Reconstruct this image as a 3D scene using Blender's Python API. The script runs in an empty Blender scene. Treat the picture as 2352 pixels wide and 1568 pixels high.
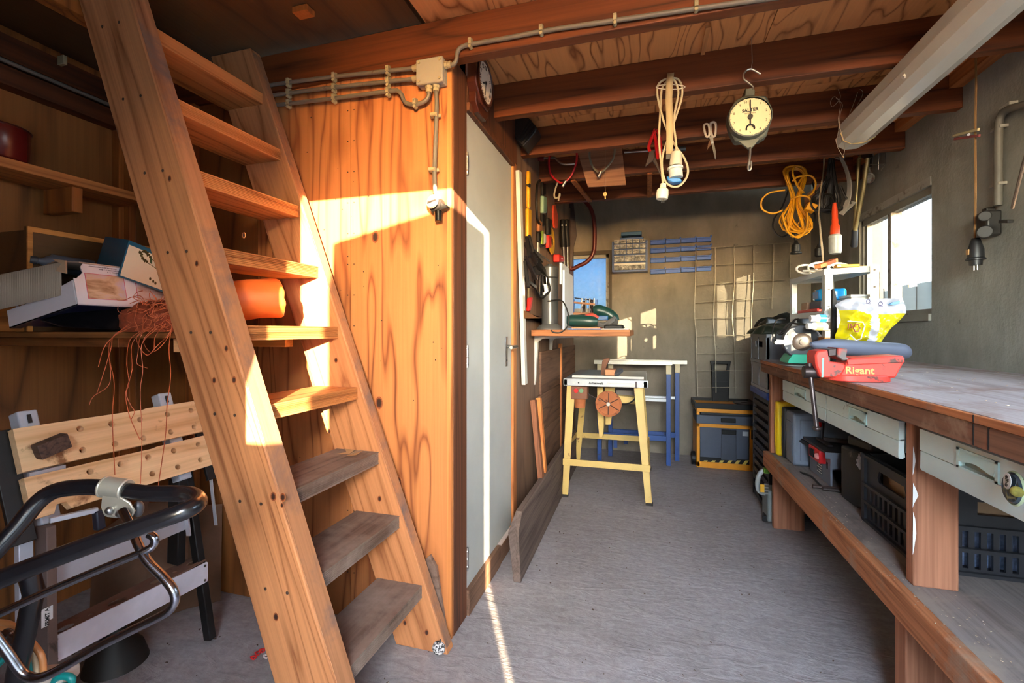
import bpy, bmesh, math, random
from mathutils import Vector, Matrix
random.seed(7)
SC = bpy.context.scene
COL = SC.collection
# ---------------------------------------------------------------- camera, sky, sun, exposure
F, CX, YH, H = 1060.0, 1176.0, 760.0, 1.12          # focal length in px of the 2352 px frame, horizon row, eye height
TH = math.atan(310 / F); CT, ST = math.cos(TH), math.sin(TH)
cam = bpy.data.cameras.new('camera'); camo = bpy.data.objects.new('camera', cam); COL.objects.link(camo)
cam.sensor_width = 36.0; cam.lens = F / 2352 * 36; cam.shift_y = -24 / 2352; cam.clip_start = 0.02
camo.location = (0, 0, H); camo.rotation_euler = (math.pi / 2, 0, TH)
SC.camera = camo
W = bpy.data.worlds.new('world'); SC.world = W; W.use_nodes = True
_n = W.node_tree.nodes; _bg = _n['Background']
_sky = _n.new('ShaderNodeTexSky'); _sky.sky_type = 'NISHITA'; _sky.sun_disc = False
_sky.sun_elevation = math.radians(8.7); _sky.sun_rotation = math.atan2(.5, -1.0)
_sky.altitude = 0; _sky.air_density = 1.0; _sky.dust_density = 1.0; _sky.ozone_density = 1.5
_mixw = _n.new('ShaderNodeMix'); _mixw.data_type = 'RGBA'; _mixw.inputs[0].default_value = .92
_mixw.inputs[7].default_value = (.165, .19, .225, 1)   # thin high cloud over the whole sky
W.node_tree.links.new(_sky.outputs[0], _mixw.inputs[6]); W.node_tree.links.new(_mixw.outputs[2], _bg.inputs[0])
_bg.inputs[1].default_value = 125.0
sun = bpy.data.lights.new('sun', 'SUN'); suno = bpy.data.objects.new('sun', sun); COL.objects.link(suno)
sun.energy = 80.0; sun.color = (1.0, .80, .52); sun.angle = math.radians(.22)
SUND = Vector((-.5, 1.0, -.17)).normalized()
suno.rotation_euler = SUND.to_track_quat('-Z', 'Y').to_euler(); suno.location = (4, -8, 3)
SC.view_settings.view_transform = 'Standard'; SC.view_settings.look = 'None'
SC.view_settings.exposure = 0.0; SC.view_settings.gamma = 1.0; SC.view_settings.use_curve_mapping = False
SC.cycles.max_bounces = 10; SC.cycles.diffuse_bounces = 7; SC.cycles.sample_clamp_indirect = 60.0
SC.cycles.use_denoising = True; SC.cycles.caustics_reflective = False; SC.cycles.caustics_refractive = False

# ---------------------------------------------------------------- picture rows and columns -> points on real planes
def _ray(px, py):
    r = (px - CX) / F
    return r * CT - ST, r * ST + CT, (YH - py) / F
def pZ(px, py, Z=0.0):
    x, y, z = _ray(px, py); t = (Z - H) / z; return Vector((x * t, y * t, Z))
def pX(px, py, X):
    x, y, z = _ray(px, py); t = X / x; return Vector((X, y * t, H + z * t))
def pY(px, py, Y):
    x, y, z = _ray(px, py); t = Y / y; return Vector((x * t, Y, H + z * t))

# ---------------------------------------------------------------- mesh building
def pD(px, py, d):
    r = (px - CX) / F * d; return Vector((r*CT - d*ST, r*ST + d*CT, H + (YH-py)/F*d))
class B:
    def __init__(s): s.bm = bmesh.new()
    def face(s, pts):
        try: return s.bm.faces.new([s.bm.verts.new(p) for p in pts])
        except ValueError: return None
    def bx(s, x0, x1, y0, y1, z0, z1):
        return s.box(((x0+x1)/2, (y0+y1)/2, (z0+z1)/2), (abs(x1-x0), abs(y1-y0), abs(z1-z0)))
    def box(s, c, d, R=None):
        m = Matrix.Translation(Vector(c)) @ (R.to_4x4() if R is not None else Matrix.Identity(4)) @ Matrix.Diagonal((d[0], d[1], d[2], 1))
        bmesh.ops.create_cube(s.bm, size=1, matrix=m); return s
    def bar(s, p0, p1, w, h, up=(0, 0, 1)):
        p0, p1 = Vector(p0), Vector(p1); a = (p1-p0); L = a.length; a.normalize(); up = Vector(up)
        if abs(a.dot(up)) > .99: up = Vector((0, 1, 0))
        x = a.cross(up).normalized(); z = x.cross(a)
        R = Matrix((x, a, z)).transposed()
        return s.box((p0+p1)/2, (w, L, h), R)
    def cyl(s, p0, p1, r0, r1=None, n=16):
        p0, p1 = Vector(p0), Vector(p1); r1 = r0 if r1 is None else r1
        d = p1-p0; q = d.to_track_quat('Z', 'Y').to_matrix().to_4x4()
        bmesh.ops.create_cone(s.bm, cap_ends=True, segments=n, radius1=max(r0, 1e-5), radius2=max(r1, 1e-5), depth=d.length,
                              matrix=Matrix.Translation((p0+p1)/2) @ q); return s
    def ball(s, c, r, sc=(1, 1, 1), n=12, R=None):
        m = Matrix.Translation(Vector(c)) @ (R.to_4x4() if R is not None else Matrix.Identity(4)) @ Matrix.Diagonal((sc[0], sc[1], sc[2], 1))
        bmesh.ops.create_uvsphere(s.bm, u_segments=n, v_segments=max(6, n//2+2), radius=r, matrix=m); return s
    def tube(s, pts, r, n=8, closed=False, flat=None):
        pts = [Vector(p) for p in pts]; N = len(pts); rings = []; prev = None
        for i, p in enumerate(pts):
            a = pts[(i+1) % N]-pts[i-1] if closed else (pts[min(i+1, N-1)]-pts[max(i-1, 0)])
            if a.length < 1e-9: a = Vector((0, 0, 1))
            a.normalize()
            if prev is None:
                u = a.cross(Vector((0, 0, 1)))
                if u.length < .1: u = a.cross(Vector((0, 1, 0)))
            else: u = prev - a * prev.dot(a)
            u.normalize(); prev = u; v = a.cross(u)
            rr = r[i] if isinstance(r, (list, tuple)) else r
            rings.append([s.bm.verts.new(p + (u*math.cos(2*math.pi*k/n) + v*math.sin(2*math.pi*k/n)*(flat or 1))*rr) for k in range(n)])
        for i in range(N if closed else N-1):
            A, Bq = rings[i], rings[(i+1) % N]
            for k in range(n):
                s.bm.faces.new((A[k], A[(k+1) % n], Bq[(k+1) % n], Bq[k]))
        if not closed:
            s.bm.faces.new(rings[0][::-1]); s.bm.faces.new(rings[-1])
        return s
    def lathe(s, prof, org=(0, 0, 0), axis=(0, 0, 1), n=24, cap=True):
        q = Vector(axis).to_track_quat('Z', 'Y').to_matrix(); org = Vector(org); rings = []
        for r, z in prof:
            rings.append([s.bm.verts.new(org + q @ Vector((r*math.cos(2*math.pi*k/n), r*math.sin(2*math.pi*k/n), z))) for k in range(n)])
        for A, Bq in zip(rings, rings[1:]):
            for k in range(n): s.bm.faces.new((A[k], A[(k+1) % n], Bq[(k+1) % n], Bq[k]))
        if cap and prof[0][0] > 1e-4: s.bm.faces.new(rings[0][::-1])
        if cap and prof[-1][0] > 1e-4: s.bm.faces.new(rings[-1])
        bmesh.ops.remove_doubles(s.bm, verts=s.bm.verts, dist=1e-5); return s
    def prism(s, poly, vec):
        vec = Vector(vec); a = [s.bm.verts.new(Vector(p)) for p in poly]; b = [s.bm.verts.new(Vector(p)+vec) for p in poly]
        n = len(poly); s.bm.faces.new(a[::-1]); s.bm.faces.new(b)
        for i in range(n): s.bm.faces.new((a[i], a[(i+1) % n], b[(i+1) % n], b[i]))
        return s
    def holed(s, org, u, v, poly, holes, thick):
        """flat plate: outline poly and hole loops in (u, v) coordinates, given a thickness along u x v"""
        org, u, v = Vector(org), Vector(u), Vector(v); w = u.cross(v).normalized() * thick
        bm = bmesh.new(); edges = []
        for loop in [poly] + holes:
            vs = [bm.verts.new(org + u*a + v*b) for a, b in loop]
            edges += [bm.edges.new((vs[i], vs[(i+1) % len(vs)])) for i in range(len(vs))]
        bmesh.ops.triangle_fill(bm, use_beauty=True, use_dissolve=False, edges=edges)
        ret = bmesh.ops.extrude_face_region(bm, geom=list(bm.faces))
        bmesh.ops.translate(bm, verts=[e for e in ret['geom'] if isinstance(e, bmesh.types.BMVert)], vec=w)
        bmesh.ops.recalc_face_normals(bm, faces=bm.faces)
        me = bpy.data.meshes.new('tmp'); bm.to_mesh(me); bm.free(); s.bm.from_mesh(me); bpy.data.meshes.remove(me); return s
    def mesh(s, name, m, ang=38):
        bmesh.ops.recalc_face_normals(s.bm, faces=s.bm.faces)
        me = bpy.data.meshes.new(name); s.bm.to_mesh(me); s.bm.free()
        for p in me.polygons: p.use_smooth = True
        me.set_sharp_from_angle(angle=math.radians(ang)); me.materials.append(m); return me
    def build(s, name, m, parent=None, bev=0, kind=None, label=None, sub=0, ang=38):
        o = bpy.data.objects.new(name, s.mesh(name, m, ang)); COL.objects.link(o)
        if sub:
            q = o.modifiers.new('sub', 'SUBSURF'); q.levels = q.render_levels = sub
        if bev:
            q = o.modifiers.new('bev', 'BEVEL'); q.width = bev; q.segments = 2; q.limit_method = 'ANGLE'; q.angle_limit = math.radians(50)
        if parent is not None:
            o.parent = parent; o.location = -parent.location if parent.type == 'EMPTY' else (0, 0, 0)
        if kind: o['kind'] = kind
        if label: o['label'] = label
        return o
def thing(name, label, cat, loc, group=None):
    o = bpy.data.objects.new(name, None); COL.objects.link(o); o.location = Vector(loc); o.empty_display_size = .05
    o['label'] = label; o['category'] = cat
    if group: o['group'] = group
    return o
def tag(o, label, cat, group=None):
    o['label'] = label; o['category'] = cat
    if group: o['group'] = group
    return o
def shift(root, d, label=None, group=None):
    """copy a thing (mesh or Empty with parts and sub-parts) and move the copy by d"""
    def cp(o, par):
        c = o.copy(); COL.objects.link(c)
        if par is not None: c.parent = par
        for ch in list(o.children): cp(ch, c)
        return c
    r = cp(root, None); r.location = root.location + Vector(d)
    if label: r['label'] = label
    if group: r['group'] = group
    return r
def text(s, org, u, v, size, m, parent=None, ext=.0006, name='lettering', ax='CENTER', bold=0.0, shear=0.0):
    c = bpy.data.curves.new(name, 'FONT'); c.body = s; c.size = size; c.align_x = ax; c.align_y = 'CENTER'; c.extrude = ext; c.offset = bold; c.shear = shear
    c.resolution_u = 3
    q = bpy.data.objects.new('q', c); COL.objects.link(q); me = bpy.data.meshes.new_from_object(q); me.name = name
    bpy.data.objects.remove(q); bpy.data.curves.remove(c)
    o = bpy.data.objects.new(name, me); COL.objects.link(o); me.materials.clear(); me.materials.append(m); o['kind'] = 'stuff'
    u, v = Vector(u).normalized(), Vector(v).normalized(); w = u.cross(v)
    mat = Matrix((u, v, w)).transposed().to_4x4(); mat.translation = Vector(org)
    if parent is not None:
        o.parent = parent; off = parent.location if parent.type == 'EMPTY' else Vector((0, 0, 0)); mat.translation = Vector(org) - off
    o.matrix_local = mat
    return o
def circ(cx, cy, r, n=16, ry=None):
    return [(cx + r*math.cos(2*math.pi*k/n), cy + (ry or r)*math.sin(2*math.pi*k/n)) for k in range(n)]
def spline(pts, k=6, closed=False):
    P = [Vector(p) for p in pts]; out = []; n = len(P)
    for i in range(n if closed else n-1):
        g = (lambda j: P[j % n]) if closed else (lambda j: P[min(max(j, 0), n-1)])
        a, b, c, d = g(i-1), g(i), g(i+1), g(i+2)
        for j in range(k):
            t = j/k
            out.append(.5*((2*b)+(c-a)*t+(2*a-5*b+4*c-d)*t*t+(3*b-a-3*c+d)*t**3))
    if not closed: out.append(P[-1])
    return out
X_, Y_, Z_ = Vector((1, 0, 0)), Vector((0, 1, 0)), Vector((0, 0, 1))

# ---------------------------------------------------------------- materials
def rgb(r, g, b):
    f = lambda c: ((c/255)/12.92 if c/255 <= .04045 else ((c/255+.055)/1.055)**2.4)
    return (f(r), f(g), f(b), 1.0)
def turned(b, name, m, parent, R, **k):
    """build() with the mesh's own axes turned by R, so that the wood grain follows a sloping piece"""
    Ri = R.inverted(); b.bm.transform(Ri.to_4x4()); o = b.build(name, m, parent, **k); o.rotation_euler = R.to_euler(); return o
class NT:
    def __init__(s, name):
        s.m = bpy.data.materials.new(name); s.m.use_nodes = True; s.t = s.m.node_tree; s.p = s.t.nodes['Principled BSDF']
        s.out = s.t.nodes['Material Output']
    def n(s, ty, **k):
        q = s.t.nodes.new('ShaderNode'+ty)
        for a, b in k.items(): setattr(q, a, b)
        return q
    def l(s, a, b): s.t.links.new(a, b)
    def val(s, q, i, v):
        if hasattr(v, 'node'): s.l(v, q.inputs[i])
        else: q.inputs[i].default_value = v
    def math(s, op, a, b=0.0):
        q = s.n('Math', operation=op); s.val(q, 0, a); s.val(q, 1, b); return q.outputs[0]
    def mix(s, f, a, b, mode='MIX'):
        q = s.n('Mix', data_type='RGBA', blend_type=mode); s.val(q, 0, f); s.val(q, 6, a); s.val(q, 7, b); return q.outputs[2]
    def coord(s, sc=(1, 1, 1), rnd=True):
        tc = s.n('TexCoord'); v = tc.outputs['Object']
        if rnd:
            oi = s.n('ObjectInfo'); w = s.n('Vector' 'Math', operation='SCALE'); w.inputs[0].default_value = (17, 29, 11); s.l(oi.outputs['Random'], w.inputs[3])
            a = s.n('Vector' 'Math', operation='ADD'); s.l(v, a.inputs[0]); s.l(w.outputs[0], a.inputs[1]); v = a.outputs[0]
        mp = s.n('Mapping'); s.l(v, mp.inputs[0]); mp.inputs['Scale'].default_value = sc; return mp.outputs[0]
    def noise(s, v, sc=1, det=3, ro=.5, dist=0):
        q = s.n('TexNoise'); s.l(v, q.inputs['Vector']); q.inputs['Scale'].default_value = sc; q.inputs['Detail'].default_value = det
        q.inputs['Roughness'].default_value = ro; q.inputs['Distortion'].default_value = dist; return q.outputs['Fac']
    def ramp(s, f, stops):
        q = s.n('ValToRGB'); s.l(f, q.inputs[0]); e = q.color_ramp.elements
        while len(e) < len(stops): e.new(.5)
        for i, (p, c) in enumerate(stops): e[i].position = p; e[i].color = c if len(c) == 4 else (*c, 1)
        return q.outputs[0]
    def bump(s, h, st=.3, d=.01):
        q = s.n('Bump'); q.inputs['Strength'].default_value = st; q.inputs['Distance'].default_value = d; s.l(h, q.inputs['Height']); s.l(q.outputs[0], s.p.inputs['Normal'])
MATS = {}
G0, G1 = (0, 0, 0, 1), (1, 1, 1, 1)
def plain(name, c, rough=.5, metal=0.0, vary=.12, sc=9, bump=0, dirt=None, dirtamt=.5, spec=.5, coat=0):
    """paint, plastic or metal: base colour with slight unevenness and, if asked, patches of dirt or wear"""
    t = NT(name); v = t.coord(); nz = t.noise(v, sc, 4, .6)
    dk = tuple(x*(1-vary) for x in c[:3])+(1,); lt = tuple(min(1, x*(1+vary)) for x in c[:3])+(1,)
    col = t.ramp(nz, [(.3, dk), (.7, lt)])
    if dirt:
        d = t.noise(v, sc*1.7, 6, .65, .4); col = t.mix(t.ramp(d, [(.70-dirtamt*.28, G0), (.77-dirtamt*.28, G1)]), col, dirt)
    t.l(col, t.p.inputs['Base Color']); t.p.inputs['Roughness'].default_value = rough; t.p.inputs['Metallic'].default_value = metal
    t.p.inputs['Specular IOR Level'].default_value = spec; t.p.inputs['Coat Weight'].default_value = coat
    if bump: t.bump(t.noise(v, sc*12, 3), bump, .004)
    MATS[name] = t.m; return t.m
def wood(name, light, dark, axis='Z', rings=7, cross=5.0, long=.5, rough=.62, knots=.0, dirt=None, dirtamt=.3, grain=.35, bump=.25, soft=.5, mid=None):
    """sawn timber or veneer: growth rings cut into bands along one axis, fine fibre, knots, and dirt"""
    t = NT(name); k = 'XYZ'.index(axis); sc = [cross]*3; sc[k] = long
    v = t.coord(tuple(sc)); nz = t.noise(v, 1.0, 2, .45, .25)
    band = t.math('PINGPONG', t.math('MULTIPLY', nz, rings*2), 1.0)
    md = mid or tuple((a*.6+b*.4) for a, b in zip(light, dark))
    col = t.ramp(band, [(0, dark), (.12+.22*soft, md), (.34+.4*soft, light), (1, light)])
    fs = [110]*3; fs[k] = 2.2; fv = t.coord(tuple(fs)); fib = t.noise(fv, 1.0, 2, .6)
    col = t.mix(grain, col, t.ramp(fib, [(.25, tuple(x*.45 for x in dark[:3])+(1,)), (.62, light)]), 'MULTIPLY' if False else 'MIX')
    big = t.noise(t.coord((1.4, 1.4, 1.4)), 1, 3)
    col = t.mix(t.ramp(big, [(.35, (.0, 0, 0, 1)), (.7, (.35, .35, .35, 1))]), col, md)
    if knots:
        ks = [3.2]*3; ks[k] = 1.9; vo = t.n('TexVoronoi'); t.l(t.coord(tuple(ks)), vo.inputs['Vector']); vo.inputs['Scale'].default_value = 1.0
        kd = t.ramp(vo.outputs['Distance'], [(.045*knots, G1), (.085*knots, G0)]); ring = t.ramp(vo.outputs['Distance'], [(.07*knots, G1), (.22*knots, G0)])
        col = t.mix(t.math('MULTIPLY', ring, .45), col, dark); col = t.mix(kd, col, tuple(x*.22 for x in dark[:3])+(1,))
    if dirt:
        d = t.noise(t.coord((3, 3, 3)), 1.6, 7, .68, .3); col = t.mix(t.ramp(d, [(.6-dirtamt*.45, G0), (.66, G1)]), col, dirt)
    t.l(col, t.p.inputs['Base Color']); t.p.inputs['Roughness'].default_value = rough; t.p.inputs['Specular IOR Level'].default_value = .35
    t.bump(t.math('ADD', t.math('MULTIPLY', fib, .7), t.math('MULTIPLY', band, .3)), bump, .003)
    MATS[name] = t.m; return t.m
# ---------------------------------------------------------------- the materials of the place
pine = wood('pine', rgb(192, 132, 88), rgb(124, 70, 38), 'Z', 10, 7, .35, knots=1.0, grain=.3, soft=.3)
pine_x = wood('pine_x', rgb(222, 170, 118), rgb(150, 92, 50), 'X', 6, 6, .45, grain=.25)
pine_y = wood('pine_y', rgb(218, 160, 104), rgb(150, 86, 42), 'Y', 6, 6, .45, grain=.3)
tread_clean = wood('tread_clean', rgb(192, 130, 76), rgb(116, 58, 22), 'Y', 9, 9, .3, grain=.3)
tread_dusty = wood('tread_dusty', rgb(120, 98, 86), rgb(76, 58, 48), 'Y', 6, 7, .4, rough=.8, dirt=rgb(136, 120, 110), dirtamt=.4)
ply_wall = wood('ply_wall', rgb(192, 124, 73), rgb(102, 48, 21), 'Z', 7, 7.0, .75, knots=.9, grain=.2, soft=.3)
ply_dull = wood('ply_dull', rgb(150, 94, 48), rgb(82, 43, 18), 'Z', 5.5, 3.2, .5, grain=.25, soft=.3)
ply_ceiling = wood('ply_ceiling', rgb(214, 144, 88), rgb(112, 56, 22), 'Y', 9, 6.5, 1.3, grain=.12, soft=.12)
ply_dark = wood('ply_dark', rgb(92, 60, 30), rgb(62, 38, 18), 'Y', 4, 3, .8, grain=.2)
beam_wood = wood('beam_wood', rgb(116, 60, 29), rgb(50, 25, 12), 'X', 7, 7, .5, grain=.3, rough=.55)
beam_wood_y = wood('beam_wood_y', rgb(92, 48, 22), rgb(44, 21, 10), 'Y', 6, 6, .5, grain=.3)
stud_wood = wood('stud_wood', rgb(170, 98, 44), rgb(100, 50, 22), 'Z', 6, 7, .5, grain=.3)
post_dark = wood('post_dark', rgb(104, 62, 40), rgb(50, 27, 17), 'Z', 6, 8, .5, grain=.4)
brown_panel = wood('brown_panel', rgb(134, 108, 88), rgb(84, 62, 48), 'Z', 5, 3, .5, grain=.4, rough=.75)
brown_plank = wood('brown_plank', rgb(128, 96, 76), rgb(74, 52, 40), 'Y', 6, 6, .5, grain=.4, rough=.75, knots=.8)
jamb_wood = wood('jamb_wood', rgb(206, 136, 78), rgb(140, 74, 34), 'Z', 5, 9, .5, grain=.4)
def m_floor():
    t = NT('concrete_floor'); v = t.coord((1, 1, 1), False)
    big = t.noise(v, 1.3, 5, .6, .3); fine = t.noise(v, 42, 5, .65); tr = t.noise(t.coord((9, 26, 9), False), 1.0, 4, .6, 1.2)
    col = t.ramp(big, [(.28, rgb(122, 115, 114)), (.5, rgb(152, 146, 147)), (.72, rgb(174, 169, 171))])
    col = t.mix(.30, col, t.ramp(fine, [(.3, rgb(88, 81, 78)), (.7, rgb(190, 186, 187))]))
    col = t.mix(.22, col, t.ramp(tr, [(.3, rgb(100, 93, 92)), (.7, rgb(190, 186, 188))]))
    st = t.noise(v, 5.5, 6, .7, .5); col = t.mix(t.ramp(st, [(.66, G0), (.74, (.55, .55, .55, 1))]), col, rgb(72, 60, 54))
    t.l(col, t.p.inputs['Base Color']); t.l(t.ramp(big, [(.3, (.5,)*3+(1,)), (.7, (.72,)*3+(1,))]), t.p.inputs['Roughness'])
    t.bump(t.math('ADD', t.math('MULTIPLY', tr, 1.0), t.math('MULTIPLY', fine, .35)), .55, .008); return t.m
def m_mortar(name, a, b, c, vs=.4):
    t = NT(name); v = t.coord((1, 1, 1), False); big = t.noise(v, 1.6, 5, .62, .5); sm = t.noise(t.coord((7, 7, 7*vs), False), 1, 5, .6, .4); fine = t.noise(v, 60, 4, .6)
    col = t.ramp(big, [(.3, a), (.52, b), (.74, c)]); col = t.mix(.35, col, t.ramp(sm, [(.3, a), (.7, c)]))
    sp = t.noise(v, 9, 6, .7, .2); col = t.mix(t.ramp(sp, [(.67, G0), (.72, (.7,)*3+(1,))]), col, tuple(x*.5 for x in a[:3])+(1,))
    col = t.mix(t.ramp(t.noise(v, 4.3, 6, .7, .3), [(.66, G0), (.73, (.5,)*3+(1,))]), col, tuple(min(1, x*1.5) for x in c[:3])+(1,))
    t.l(col, t.p.inputs['Base Color']); t.p.inputs['Roughness'].default_value = .85
    t.bump(t.math('ADD', sm, t.math('MULTIPLY', fine, .4)), .45, .01); return t.m
floor_m = m_floor()
mortar_back = m_mortar('mortar_back', rgb(102, 96, 84), rgb(126, 118, 104), rgb(152, 142, 127))
mortar_right = m_mortar('mortar_right', rgb(106, 105, 96), rgb(136, 134, 125), rgb(166, 164, 157), .25)
white_frame = plain('white_frame', rgb(222, 222, 214), .45, dirt=rgb(150, 140, 124), dirtamt=.35)
grey_frame = plain('grey_frame', rgb(150, 148, 142), .6, dirt=rgb(100, 92, 82))
def m_glass(name, tint, haze, hz):
    t = NT(name); v = t.coord((1, 1, 1), False); g = t.n('BsdfTransparent'); g.inputs[0].default_value = tint
    gl = t.n('BsdfGlossy'); gl.inputs['Roughness'].default_value = .05; tr = t.n('BsdfTranslucent'); tr.inputs[0].default_value = haze
    df = t.n('BsdfDiffuse'); df.inputs[0].default_value = haze; dd = t.n('MixShader'); dd.inputs[0].default_value = .5; t.l(tr.outputs[0], dd.inputs[1]); t.l(df.outputs[0], dd.inputs[2])
    a = t.n('MixShader'); a.inputs[0].default_value = .04; t.l(g.outputs[0], a.inputs[1]); t.l(gl.outputs[0], a.inputs[2])
    b = t.n('MixShader'); nz = t.noise(v, 14, 6, .7, .8); t.l(t.math('MULTIPLY', t.ramp(nz, [(.3, (.3,)*3+(1,)), (.75, G1)]), hz), b.inputs[0]); t.l(a.outputs[0], b.inputs[1]); t.l(dd.outputs[0], b.inputs[2])
    t.l(b.outputs[0], t.out.inputs[0]); return t.m
glass_clear = m_glass('glass_clear', (.5, .51, .52, 1), (.5, .52, .54, 1), .03)
glass_dusty = m_glass('glass_dusty', (.36, .37, .375, 1), (.25, .26, .27, 1), .04)
sash_m = plain('sash_paint', rgb(128, 126, 118), .5, dirt=rgb(92, 86, 76), dirtamt=.3)
glass_dirty = m_glass('glass_dirty', (.075, .10, .13, 1), (.20, .27, .36, 1), .55)

XL, YP, XP, YB, XR, YF, ZC = -2.33, 1.55, -.68, 4.45, 1.33, -.9, 2.25
def struct(b, name, m, parent=None, **k):
    o = b.build(name, m, parent, **k)
    if parent is None: o['kind'] = 'structure'
    return o
# floor, right wall with two windows, back wall with one, front wall with the doorway behind the camera
struct(B().bx(XL-.15, XR+.15, YF-.15, YB+.15, -.1, 0), 'floor', floor_m)
w1a, w1b = pX(1974, 498, XR), pX(2135, 724, XR)
WY0, WY1, WZ0, WZ1 = 2.73, 3.525, 1.20, 1.845
W3 = (1.00, 1.95, 1.235, 1.845)
rect = lambda y0, y1, z0, z1: [(y0, z0), (y1, z0), (y1, z1), (y0, z1)]
struct(B().holed((XR, 0, 0), Y_, Z_, rect(YF-.15, YB+.15, 0, 3.0), [rect(WY0, WY1, WZ0, WZ1), rect(*W3)], .13), 'wall_right', mortar_right)
b0, b1 = pY(1302, 716, YB), pY(1398, 583, YB)
struct(B().holed((XR, YB, 0), -X_, Z_, rect(0, XR-XL, 0, 3.0), [rect(XR-b1.x, XR-b0.x, b0.z, b1.z)], .14), 'wall_back', mortar_back)
dm = plain('front_wall_boards', rgb(120, 92, 66), .8)
struct(B().bx(XL-.15, -.086, YF-.12, YF, 0, 3).bx(-.086, XR, YF-.12, YF, 2.075, 3), 'wall_front', dm)
struct(B().bx(XL-.2, XR+.2, YF-.2, YB+.2, 3.0, 3.1), 'ceiling_roof', ply_dark)
# windows
def window(name, b, parts):
    o = b.build(name, sash_m); o['kind'] = 'structure'
    for n_, q, m in parts: q.build(n_, m, o)
    return o
def side_window(name, y0, y1, z0, z1, mull, gl, wf, xo, mw):
    fw = .02
    fr = B().bx(xo, xo+.05, y0, y0+.02, z0, z1).bx(xo, xo+.05, y1-fw, y1, z0, z1).bx(xo, xo+.05, y0, y1, z1-.05, z1).bx(xo, xo+.05, y0, y1, z0, z0+.03)
    return window(name, fr, [('mullion', B().bx(xo-.004, xo+.05, mull-mw, mull+mw, z0+.03, z1-.05), grey_frame),
        ('sash', B().bx(xo+.012, xo+.04, mull+mw, mull+mw+.02, z0+.03, z1-.05).bx(xo+.012, xo+.04, y1-fw-.03, y1-fw, z0+.03, z1-.05), wf),
        ('sill', B().bx(XR-.012, xo+.05, y0+.002, y1-.002, z0-.03, z0+.004), wf),
        ('lintel', B().bx(XR-.004, xo, y0+.002, y1-.002, z1-.012, z1+.03), grey_frame),
        ('pane', B().bx(xo+.022, xo+.026, y0+.02, mull, z0+.03, z1-.05), gl), ('pane', B().bx(xo+.022, xo+.026, mull, y1-.03, z0+.03, z1-.05), gl)])
m1 = pX(2053, 600, XR+.03).y
side_window('window_1', WY0, WY1, WZ0, WZ1, m1, glass_dusty, sash_m, XR+.012, .018)
side_window('window_3', W3[0], W3[1], W3[2], W3[3], 1.41, glass_clear, grey_frame, XR+.07, .03)
f2 = B()
for q in ((b0.x, b0.x+.028, b0.z, b1.z), (b1.x-.028, b1.x, b0.z, b1.z), (b0.x, b1.x, b1.z-.03, b1.z), (b0.x, b1.x, b0.z, b0.z+.03)):
    f2.bx(q[0], q[1], YB+.03, YB+.08, q[2], q[3])
o = f2.build('window_2', grey_frame); o['kind'] = 'structure'
B().bx(b0.x+.02, b1.x-.02, YB+.05, YB+.056, b0.z+.02, b1.z-.02).build('pane', glass_dirty, o)
B().bx(b0.x-.03, b1.x+.03, YB-.006, YB+.004, b1.z, b1.z+.035).bx(b1.x, b1.x+.03, YB-.006, YB+.004, b0.z, b1.z).build('mortar_surround', m_mortar('mortar_patch', rgb(60, 54, 46), rgb(74, 66, 56), rgb(88, 80, 68)), o)

# left wall: plywood sheets between studs, with a top plate
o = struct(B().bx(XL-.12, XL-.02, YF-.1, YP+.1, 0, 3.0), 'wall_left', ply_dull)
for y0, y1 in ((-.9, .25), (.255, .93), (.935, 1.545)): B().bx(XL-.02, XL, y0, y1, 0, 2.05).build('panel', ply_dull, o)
for y in (.0, .52, 1.02, 1.50): B().bx(XL, XL+.045, y, y+.05, 0, 2.03).build('stud', stud_wood, o, bev=.003)
B().bx(XL-.02, XL+.06, YF, 1.52, 2.03, 2.10).build('top_plate', beam_wood_y, o)
B().bx(XL-.02, XL+.05, YF, 1.52, 2.13, 2.22).build('top_plate', beam_wood_y, o)
# closet front: plywood sheets facing the camera, dark corner post
o = struct(B().bx(XL-.1, -.70, YP+.012, YP+.05, 0, 2.25), 'wall_closet', ply_dull)
sx = pY(806, 500, YP).x
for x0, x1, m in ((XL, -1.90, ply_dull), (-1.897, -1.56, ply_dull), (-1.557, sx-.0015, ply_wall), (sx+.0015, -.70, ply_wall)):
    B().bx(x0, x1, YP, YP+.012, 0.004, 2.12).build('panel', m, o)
for x in (-2.30, -1.92): B().bx(x, x+.05, YP-.03, YP, 0.2, 2.1).build('stud', stud_wood, o, bev=.003)
B().bx(-.70, -.682, YP-.001, YP+.015, 0, 2.10).build('edge_strip', jamb_wood, o)
B().bx(-.735, XP, YP+.016, 1.692, 0, 2.12).build('corner_post', post_dark, o, bev=.002)
def m_knot():
    t = NT('knot'); tc = t.n('TexCoord'); mp = t.n('Mapping'); t.l(tc.outputs['Generated'], mp.inputs[0]); mp.inputs['Location'].default_value = (-.5, 0, -.5); mp.inputs['Scale'].default_value = (1, 0, 1)
    ln = t.n('Vector' 'Math', operation='LENGTH'); t.l(mp.outputs[0], ln.inputs[0]); nz = t.noise(tc.outputs['Generated'], 5, 3); f = t.math('ADD', ln.outputs[1], t.math('MULTIPLY', t.math('SUBTRACT', nz, .5), .16))
    t.l(t.ramp(f, [(.20, rgb(46, 22, 14)), (.32, rgb(84, 40, 22)), (.38, rgb(150, 84, 44)), (.43, rgb(112, 56, 28)), (.48, rgb(176, 108, 62))]), t.p.inputs['Base Color']); t.p.inputs['Roughness'].default_value = .6; return t.m
knot_m = m_knot()
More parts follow.
